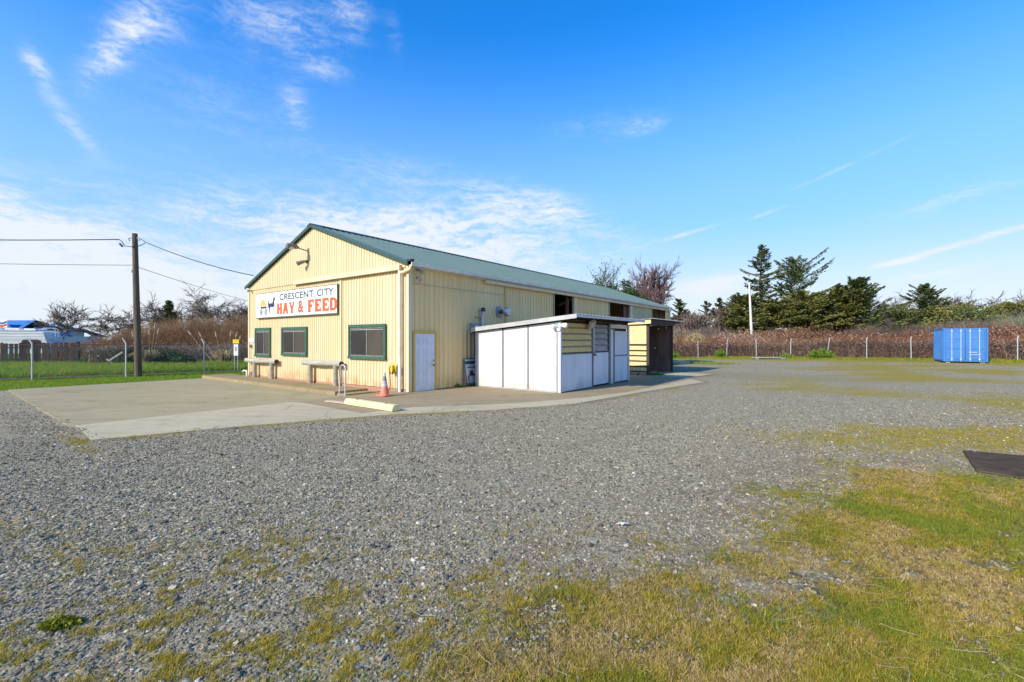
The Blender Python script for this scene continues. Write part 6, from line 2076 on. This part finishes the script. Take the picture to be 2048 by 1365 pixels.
def band(a, b, d0, d1, n, seed):
    """points scattered beside the line a-b between two distances on its left"""
    r = np.random.default_rng(seed)
    a, b = np.array(a, float), np.array(b, float)
    L = np.linalg.norm(b - a); d = (b - a) / L; nn = np.array([-d[1], d[0]])
    k = r.random(n); q = d0 + (d1 - d0) * r.random(n)
    return a + (b - a) * k[:, None] + nn * q[:, None]


# brambles right behind the far fence
p_ = band((12.0, 60.0), (47.0, 28.0), 0.5, 3.4, 5200, 1)
hh = 1.05 + 1.9 * fbm(p_[:, 0], p_[:, 1], 0.22, 3) + 0.25 * rng.random(len(p_))
stems('bramble_hedge', 'tangled red-brown brambles along the far fence', p_, hh, 0.30, 'bramble', 2, rad=0.016, arch=0.22, leaf_n=42000, leaf=0.15)
p_ = band((12.0, 60.0), (50.0, 25.0), 3.2, 9.0, 4200, 3)
hh = 1.3 + 2.5 * fbm(p_[:, 0], p_[:, 1], 0.16, 3) + 0.4 * rng.random(len(p_))
stems('bramble_hedge', 'taller brown brambles behind the far fence', p_, hh, 0.30, 'bramble', 4, rad=0.02, arch=0.15, leaf_n=26000, leaf=0.17)
p_ = band((14.0, 62.0), (74.0, 42.0), 3.0, 11.0, 5200, 5)
hh = (2.0 + 2.6 * fbm(p_[:, 0], p_[:, 1], 0.14, 3) + 0.4 * rng.random(len(p_))) * np.interp(p_[:, 0] / p_[:, 1], [0.3, 0.46, 0.52, 0.72, 0.76, 1.2], [1.05, 0.95, 0.55, 0.55, 0.85, 0.8])
stems('scrub_thicket', 'grey-brown leafless scrub in front of the spruces', p_, hh, 0.22, 'willow_grey', 6, rad=0.022, arch=0.0, twigs=3)
p_ = band((50.0, 46.0), (84.0, 46.0), 0, 14, 2600, 7)
hh = 2.6 + 1.2 * fbm(p_[:, 0], p_[:, 1], 0.15, 3)
stems('scrub_thicket', 'grey-brown leafless scrub behind the blue container', p_, hh, 0.25, 'willow_grey', 8, rad=0.022, twigs=3)
# lichen-grey shrub at the right edge
p_ = np.array([[48.6, 42.6]]) + np.random.default_rng(9).normal(0, 0.55, (520, 2))
stems('lichen_shrub', 'pale grey-green lichened shrub at the right edge', p_, 3.0 + 0.9 * rng.random(520), 0.42, 'lichen', 10, rad=0.016, twigs=4)['kind'] = 'thing'
o_ = bpy.data.objects['lichen_shrub']; o_['category'] = 'shrub'
# dead-straw mounds just beyond the open shed
for i, (x_, y_, w_) in enumerate(((19.0, 55.5, 1.15), (22.3, 55.2, 1.35))):
    r_ = np.random.default_rng(20 + i)
    q_ = r_.normal(0, 1, (1500, 3)); q_ /= np.linalg.norm(q_, axis=1, keepdims=True); q_[:, 2] = np.abs(q_[:, 2])
    P_ = q_ * np.array([w_, w_ * 0.8, 1.0]) + np.array([0, 0, 1.75])
    th_ = thing('straw_mound', ('left' if i == 0 else 'right') + ' one of two pale dead-grass mounds above the brambles', 'dead grass', (x_, y_, tz(x_, y_)), 0, 'pale mounds above the brambles')
    V_, F_ = leaf_quads(P_, np.full(1500, 0.5), np.full(1500, 0.05), q_ * 0.5 + np.array([0, 0, -0.9]) + r_.normal(0, 0.4, (1500, 3)), 3)
    link('blades', np_mesh('blades', V_, F_, np.repeat(r_.random(1500), 4)), M['pampas_leaf'], th_)
    A_ = np.stack([r_.normal(0, 0.2, 60), r_.normal(0, 0.2, 60), np.zeros(60)], 1)
    V_, F_ = seg_tubes(A_, A_ + np.array([0, 0, 2.0]) + r_.normal(0, 0.35, (60, 3)), np.full(60, 0.02), np.full(60, 0.01))
    link('stems', np_mesh('stems', V_, F_, np.zeros(len(V_))), M['pampas_leaf'], th_)

# left: willow thicket rising to the right, brambles and ivy at its foot
r_ = np.random.default_rng(31)
n_ = 7600
xx = -48 + 36 * r_.random(n_); yy = 40 + 20 * r_.random(n_)
px_ = xx / yy
keep = (px_ > -1.02) & (px_ < -0.50)
p_ = np.stack([xx, yy], 1)[keep]
px_ = px_[keep]
hh = np.interp(px_, [-0.98, -0.93, -0.86, -0.78, -0.70, -0.6, -0.5], [1.7, 2.0, 2.8, 3.7, 4.15, 4.25, 4.3]) * (0.72 + 0.34 * r_.random(len(p_))) * np.interp(p_[:, 1], [40, 46, 60], [0.55, 0.85, 1.15])
stems('willow_thicket', 'rust-brown leafless willow thicket beyond the left fence', p_, hh, 0.16, 'willow', 32, rad=0.016, twigs=4, nseg=4)
p_ = band((-31.0, 33.4), (-8.0, 45.5), -1.0, 5.5, 4300, 33)
hh = 1.2 + 1.0 * fbm(p_[:, 0], p_[:, 1], 0.3, 3) + 0.2 * rng.random(len(p_))
stems('bramble_bank', 'dull brown brambles at the foot of the willow thicket', p_, hh, 0.3, 'willow_grey', 34, rad=0.013, arch=0.25, leaf_n=14000, leaf=0.13)
r_ = np.random.default_rng(36)
cl = [(-31.0, 34.5, 1.4), (-29.2, 34.2, 1.5), (-27.6, 34.6, 1.5), (-26.2, 34.6, 1.3), (-24.3, 33.6, 0.9)]
P_ = []
for x_, y_, s_ in cl:
    q_ = r_.normal(size=(1700, 3)); q_ /= np.linalg.norm(q_, axis=1, keepdims=True)
    q_ *= (0.55 + 0.5 * r_.random((1700, 1))) * s_
    q_[:, 2] = np.abs(q_[:, 2]) * 0.95
    P_.append(q_ + np.array([x_, y_, tz(x_, y_)]))
P_ = np.concatenate(P_)
V_, F_ = leaf_quads(P_, np.full(len(P_), 0.15), np.full(len(P_), 0.11), None, 4)
tag(link('ivy_mass', np_mesh('ivy_mass', V_, F_, np.repeat(r_.random(len(P_)) * 0.7, 4)), M['leaf_green']), 'dark ivy mass behind the fence left of the pole', kind='stuff')


def pampas(label, x, y, plumes, blades, seed, lean=0.15, hmul=1.0):
    r = np.random.default_rng(seed)
    th = thing('pampas_grass', label, 'pampas grass', (x, y, tz(x, y)), 0, 'pampas grass in front of the thicket')
    for dx, h in plumes:
        h *= hmul
        lx = r.normal(lean, 0.08) * h * 0.35
        p0 = Vector((dx * 0.25, r.normal(0, 0.1), 0)); p1 = Vector((dx + lx * 0.3, r.normal(0, 0.15), h))
        stem_ = MB().tube([p0, p0.lerp(p1, 0.6), p1], [0.02, 0.015, 0.01], 5).build('stalk', M['straw_dead'], th)
        d = (p1 - p0).normalized()
        MB().tube([p1 - d * 0.42 * hmul, p1 - d * 0.3 * hmul, p1 - d * 0.1 * hmul, p1 + d * 0.08], [0.015, 0.055, 0.042, 0.01], 7).build('plume', M['plume'], stem_)
    n = blades
    if n:
        az = r.random(n) * 6.283
        A = np.zeros((n, 3)) + r.normal(0, 0.12, (n, 3)) * np.array([1, 1, 0]); k = 0.7 + 0.6 * r.random(n)
        B = A + np.stack([np.cos(az) * 0.35 * k, np.sin(az) * 0.35 * k, 0.95 * k], 1)
        Cc = B + np.stack([np.cos(az) * 0.5 * k, np.sin(az) * 0.5 * k, -0.25 * k], 1)
        V_, F_ = seg_tubes(np.concatenate([A, B]), np.concatenate([B, Cc]), np.full(2 * n, 0.014), np.concatenate([np.full(n, 0.012), np.full(n, 0.004)]))
        link('leaves', np_mesh('leaves', V_, F_, np.repeat(r.random(2 * n), 6)), M['pampas_leaf'], th)
    return th


pampas('pampas grass with four tall plumes around the utility pole', -26.8, 33.5, [(-1.25, 2.55), (-0.95, 1.95), (0.05, 2.7), (0.45, 3.15), (0.85, 2.75)], 420, 1, 0.05)
pampas('pampas clump with slanting plumes behind the yellow marker', -21.8, 34.6, [(-2.9, 2.6), (-2.2, 2.5), (-0.9, 2.55), (0.35, 2.6), (0.75, 2.5), (1.1, 2.2)], 160, 2, 0.45)
pampas('pampas clump of many short plumes by the store corner', -18.6, 35.5, [(-0.5, 2.3), (-0.1, 2.4), (0.2, 2.2), (0.45, 2.3), (0.75, 2.15), (1.0, 2.35), (1.4, 2.2)], 160, 3, 0.05)


def bush(label, x, y, w, h, seed, mat='leaf_bright', n=700, group='green weeds along the far fence'):
    r = np.random.default_rng(seed)
    th = thing('weed_bush', label, 'bush', (x, y, tz(x, y)), 0, group)
    q = r.normal(size=(n, 3)); q /= np.linalg.norm(q, axis=1, keepdims=True); q[:, 2] = np.abs(q[:, 2])
    q *= (0.35 + 0.7 * r.random((n, 1))) * np.array([w, w * 0.6, h])
    ls_ = min(1.0, 0.18 + w)
    V_, F_ = leaf_quads(q, 0.15 * ls_ * (0.6 + 0.8 * r.random(n)), 0.10 * ls_ * (0.6 + 0.8 * r.random(n)), None, seed)
    link('leaves', np_mesh('leaves', V_, F_, np.repeat(r.random(n), 4)), M[mat], th)
    if w < 0.3:
        return th
    A = r.normal(0, 0.08, (12, 3)) * np.array([1, 1, 0])
    V_, F_ = seg_tubes(A, A + r.normal(0, 0.3, (12, 3)) * np.array([w, w, 0]) + np.array([0, 0, h * 0.7]), np.full(12, 0.015), np.full(12, 0.006))
    link('stems', np_mesh('stems', V_, F_, np.zeros(len(V_))), M['leaf_green'], th)
    return th


bush('bright green weed bush at the fence, largest of the four', 29.4, 43.2, 1.35, 0.95, 2, n=1100)
bush('green weed bush at the fence left of the flat panel', 22.6, 49.3, 0.7, 0.95, 3)
bush('green weed bush at the fence nearest the open shed', 18.6, 52.4, 0.9, 0.75, 4)
bush('low green weed spread at the fence right of the flat panel', 27.2, 44.9, 0.9, 0.45, 5, n=500)
bush('small green weed at the store wall beside the advertising board', *st(2.3, -0.12)[:2], 0.22, 0.13, 6, n=160, group='weeds on the paving')
bush('small green weed at the corner of the open shed', *st(12.6, -4.1)[:2], 0.4, 0.13, 7, n=220, group='weeds on the paving')
tinted('weed_leaf', [(0, (0.12, 0.13, 0.012)), (0.5, (0.22, 0.23, 0.02)), (1, (0.34, 0.32, 0.04))], 0.7, trans=0.2)
bush('bright green weed clump in the gravel at lower left', -2.85, 2.87, 0.12, 0.032, 8, 'weed_leaf', n=520, group='weeds in the gravel')


# ------------------------------------------------------------------ scattered gravel, grass and straw (instances of a few small meshes)
proto = {}


def proto_coll(name, meshes):
    c = bpy.data.collections.new(name)
    for i, (me, m) in enumerate(meshes):
        if not me.materials:
            me.materials.append(m)
        o = bpy.data.objects.new('%s_%02d' % (name, i), me)
        c.objects.link(o)
    return c


def stone_mesh(seed):
    r = np.random.default_rng(seed)
    bm = bmesh.new()
    bmesh.ops.create_icosphere(bm, subdivisions=1, radius=1.0)
    k = r.uniform(0.6, 1.1, 3) * np.array([1.15, 0.9, 0.62])
    for v in bm.verts:
        f = 1 + r.normal(0, 0.13)
        v.co = Vector((v.co.x * k[0] * f, v.co.y * k[1] * f, v.co.z * k[2] * f))
    me = bpy.data.meshes.new('stone')
    bm.to_mesh(me); bm.free()
    return me


def tuft_mesh(seed, n, h, spread, width, bend):
    r = np.random.default_rng(seed)
    mb = MB()
    for _ in range(n):
        a = r.random() * 6.283; b0 = r.normal(0, spread * 0.35, 2)
        d = Vector((math.cos(a), math.sin(a), 0)); s_ = Vector((-d.y, d.x, 0))
        hh_ = h * (0.5 + 0.7 * r.random()); bd_ = bend * (0.4 + r.random()) * hh_
        p0 = Vector((b0[0], b0[1], -0.004)); p1 = p0 + d * bd_ * 0.35 + Vector((0, 0, hh_ * 0.6)); p2 = p0 + d * bd_ + Vector((0, 0, hh_))
        w = width * (0.7 + 0.6 * r.random())
        mb.add([p0 - s_ * w, p0 + s_ * w, p1 + s_ * w * 0.7, p1 - s_ * w * 0.7, p2], [(0, 1, 2, 3), (3, 2, 4)])
    me = bpy.data.meshes.new('tuft')
    me.from_pydata(mb.v, [], mb.f)
    return me


def straw_mesh(seed):
    r = np.random.default_rng(seed)
    pts = []
    p = Vector((0, 0, 0)); a = 0.0
    for i in range(6):
        pts.append(p.copy())
        a += r.normal(0, 0.28)
        p = p + Vector((math.cos(a), math.sin(a), r.normal(0, 0.06))) * 0.2
    mb = MB().tube(pts, 0.0095, 3, cap=False)
    me = bpy.data.meshes.new('straw')
    me.from_pydata(mb.v, [], mb.f)
    return me


def scatter(name, label, pts, idx, rot, scl, coll):
    me = bpy.data.meshes.new(name)
    me.vertices.add(len(pts))
    me.vertices.foreach_set('co', np.asarray(pts, np.float32).ravel())
    a = me.attributes.new('idx', 'INT', 'POINT'); a.data.foreach_set('value', np.asarray(idx, np.int32))
    a = me.attributes.new('rot', 'FLOAT_VECTOR', 'POINT'); a.data.foreach_set('vector', np.asarray(rot, np.float32).ravel())
    a = me.attributes.new('scl', 'FLOAT', 'POINT'); a.data.foreach_set('value', np.asarray(scl, np.float32))
    o = link(name, me, None)
    ng = bpy.data.node_groups.new(name + '_scatter', 'GeometryNodeTree')
    ng.interface.new_socket('Geometry', in_out='INPUT', socket_type='NodeSocketGeometry')
    ng.interface.new_socket('Geometry', in_out='OUTPUT', socket_type='NodeSocketGeometry')
    N = ng.nodes
    gi = N.new('NodeGroupInput'); go = N.new('NodeGroupOutput')
    ip = N.new('GeometryNodeInstanceOnPoints')
    ci = N.new('GeometryNodeCollectionInfo')
    ci.inputs['Collection'].default_value = coll
    ci.inputs['Separate Children'].default_value = True
    ci.inputs['Reset Children'].default_value = True

    def na(nm, tp):
        q = N.new('GeometryNodeInputNamedAttribute'); q.data_type = tp; q.inputs['Name'].default_value = nm
        return q.outputs[0]
    L = ng.links
    L.new(gi.outputs[0], ip.inputs['Points'])
    L.new(ci.outputs[0], ip.inputs['Instance'])
    ip.inputs['Pick Instance'].default_value = True
    L.new(na('idx', 'INT'), ip.inputs['Instance Index'])
    L.new(na('rot', 'FLOAT_VECTOR'), ip.inputs['Rotation'])
    L.new(na('scl', 'FLOAT'), ip.inputs['Scale'])
    L.new(ip.outputs[0], go.inputs[0])
    md = o.modifiers.new('scatter', 'NODES')
    md.node_group = ng
    return tag(o, label, kind='stuff')


def wedge(n, y0, y1, power, seed, half=1.2):
    """points in the ground in front of the lens, denser near by"""
    r = np.random.default_rng(seed)
    k = r.random(n)
    y = (y0 ** power + k * (y1 ** power - y0 ** power)) ** (1 / power)
    x = (r.random(n) * 2 - 1) * (half * y + 0.4)
    return x, y, r


def ground_z(x, y):
    return terrain(x, y) + 0.022 * (fbm(x, y, 0.8, 4) - 0.5)


stones = proto_coll('stone', [(stone_mesh(i), M['pebble']) for i in range(10)])
x, y, r = wedge(430000, 1.9, 17.0, 0.55, 71)
ps, pt = to_st(x, y)
mm_ = masks(x, y)
ok = (~in_poly(ps, pt, PAD) | ((pad_edge(ps, pt) < 0.45) & (r.random(len(x)) < 0.30 * np.exp(-pad_edge(ps, pt) / 0.10)))) & (r.random(len(x)) > 0.97 * sstep(mm_['grass'], 0.1, 0.5) * sstep(fbm(x + 5, y + 2, 2.6, 3), 0.16, 0.36)) & (r.random(len(x)) > 0.5 * np.clip(mm_['moss'], 0, 1)) & (r.random(len(x)) > 0.85 * mm_['track']) & (r.random(len(x)) > 0.45 * mm_['dirt']) & (r.random(len(x)) > sstep(y, 8.5, 17.0))
x, y = x[ok], y[ok]
sc_ = np.clip(np.exp(r.normal(math.log(0.0066), 0.48, len(x))), 0.004, 0.034) * np.interp(y, [2, 6, 11, 17], [0.9, 1.1, 1.2, 1.0])
ips_, ipt_ = to_st(x, y)
z_ = ground_z(x, y) + sc_ * 0.18 + np.where(in_poly(ips_, ipt_, PAD), 0.02, 0.0)
rt = np.stack([r.normal(0, 0.3, len(x)), r.normal(0, 0.3, len(x)), r.random(len(x)) * 6.28], 1)
scatter('gravel', 'loose grey gravel stones over the near yard', np.stack([x, y, z_], 1), r.integers(0, 10, len(x)), rt, sc_, stones)

tufts = proto_coll('tuft', [(tuft_mesh(100 + i, 12, 0.028, 0.034, 0.0015, 1.1), M[('blade_green', 'blade_green', 'blade_olive', 'blade_olive', 'blade_dry', 'blade_dry')[i]]) for i in range(6)])
x, y, r = wedge(390000, 1.9, 9.8, 0.9, 73)
mm_ = masks(x, y)
fine_n = fbm(x + 5, y + 2, 2.6, 3)
g_ = mm_['grass'] * sstep(fine_n, 0.16, 0.42)
ms_ = np.clip(mm_['moss'], 0, 1) * sstep(fbm(x + 5, y + 2, 9.0, 3), 0.47, 0.66) * np.where(y < 6, 1.0, 0.5)
ok = (r.random(len(x)) < np.maximum(g_ * 0.95, ms_)) & ~in_poly(x, y, mp_)
gv, msv = g_[ok], ms_[ok]
x, y = x[ok], y[ok]
tone = 0.5 + 0.62 * (fbm(x, y, 0.9, 3) - 0.5) + 0.5 * (fbm(x + 9, y, 3.4, 3) - 0.5) + r.normal(0, 0.075, len(x))
kind = np.where(tone > 0.535, 0, np.where(tone > 0.415, 2, 4))
kind = np.where(msv > gv, 2, kind)
idx = kind + r.integers(0, 2, len(x))
sc_ = (0.55 + 0.65 * r.random(len(x))) * np.where(kind == 4, 0.8, 1.0)
rt = np.stack([r.normal(0, 0.2, len(x)) + (kind == 4) * r.normal(0, 0.5, len(x)), r.normal(0, 0.2, len(x)), r.random(len(x)) * 6.28], 1)
scatter('grass', 'short patchy yard turf of green, olive and dry blades', np.stack([x, y, ground_z(x, y)], 1), idx, rt, sc_, tufts)

tinted('straw_pale', [(0, (0.30, 0.22, 0.095)), (0.5, (0.44, 0.34, 0.16)), (1, (0.60, 0.49, 0.27))], 0.8, attr=False)
straws = proto_coll('straw', [(straw_mesh(i), M['straw_pale']) for i in range(6)])
x, y, r = wedge(16000, 1.9, 9.0, 0.9, 75)
mm_ = masks(x, y)
ok = (r.random(len(x)) < (0.10 * mm_['dirt'] + 0.42 * mm_['grass'])) & (fbm(x, y, 0.7, 3) > 0.40) & ~in_poly(x, y, mp_)
x, y = x[ok], y[ok]
sc_ = 0.045 + 0.15 * r.random(len(x)) ** 2.4
rt = np.stack([r.normal(0, 0.08, len(x)), r.normal(0, 0.12, len(x)), r.normal(-0.5, 0.9, len(x))], 1)
scatter('straw', 'scattered dry straw stalks on the turf', np.stack([x, y, ground_z(x, y) + 0.018], 1), r.integers(0, 6, len(x)), rt, sc_, straws)

# tall verge grass on the left, rough grass along the far fence
vt_ = proto_coll('verge_tuft', [(tuft_mesh(200 + i, 14, 0.17, 0.16, 0.006, 0.8), M[('blade_lush', 'blade_lush', 'blade_lush', 'blade_olive')[i]]) for i in range(4)])
r = np.random.default_rng(77)
n_ = 120000
x = -58 + 52 * r.random(n_); y = 15 + 25 * r.random(n_)
m_ = masks(x, y)['lush']
ld = line_side(x, y, LF[0], LF[-1])
ok = (r.random(n_) < m_) & (np.abs(x) < 1.25 * y) & ((ld < 0.30) | (ld > 1.5)) & (x < -8)
ps, pt = to_st(x, y)
ok &= ~((ps > -1.5) & (pt < 14.3) & (pt > -2)) & ~in_poly(ps, pt, PAD)
x, y, ld = x[ok], y[ok], ld[ok]
sc_ = (0.5 + 0.7 * r.random(len(x))) * np.where(ld > 1.2, 1.9, 0.55)
idx = np.where(r.random(len(x)) < 0.12, 3, r.integers(0, 3, len(x)))
scatter('grass', 'bright green verge grass along the left fence', np.stack([x, y, terrain(x, y) - 0.01], 1), idx, np.stack([r.normal(0, 0.15, len(x)), r.normal(0, 0.15, len(x)), r.random(len(x)) * 6.28], 1), sc_, vt_)
n_ = 60000
x = 8 + 42 * r.random(n_); y = 27 + 28 * r.random(n_)
m_ = masks(x, y)['lush']
ok = (r.random(n_) < m_) & (line_side(x, y, RF[0], RF[-1]) < 1.5) & (x < 1.25 * y)
x, y = x[ok], y[ok]
idx = np.where(r.random(len(x)) < 0.4, 3, r.integers(0, 3, len(x)))
scatter('grass', 'rough yellow-green grass along the far fence', np.stack([x, y, terrain(x, y) - 0.01], 1), idx, np.stack([r.normal(0, 0.15, len(x)), r.normal(0, 0.15, len(x)), r.random(len(x)) * 6.28], 1), (0.45 + 0.8 * r.random(len(x))), vt_)
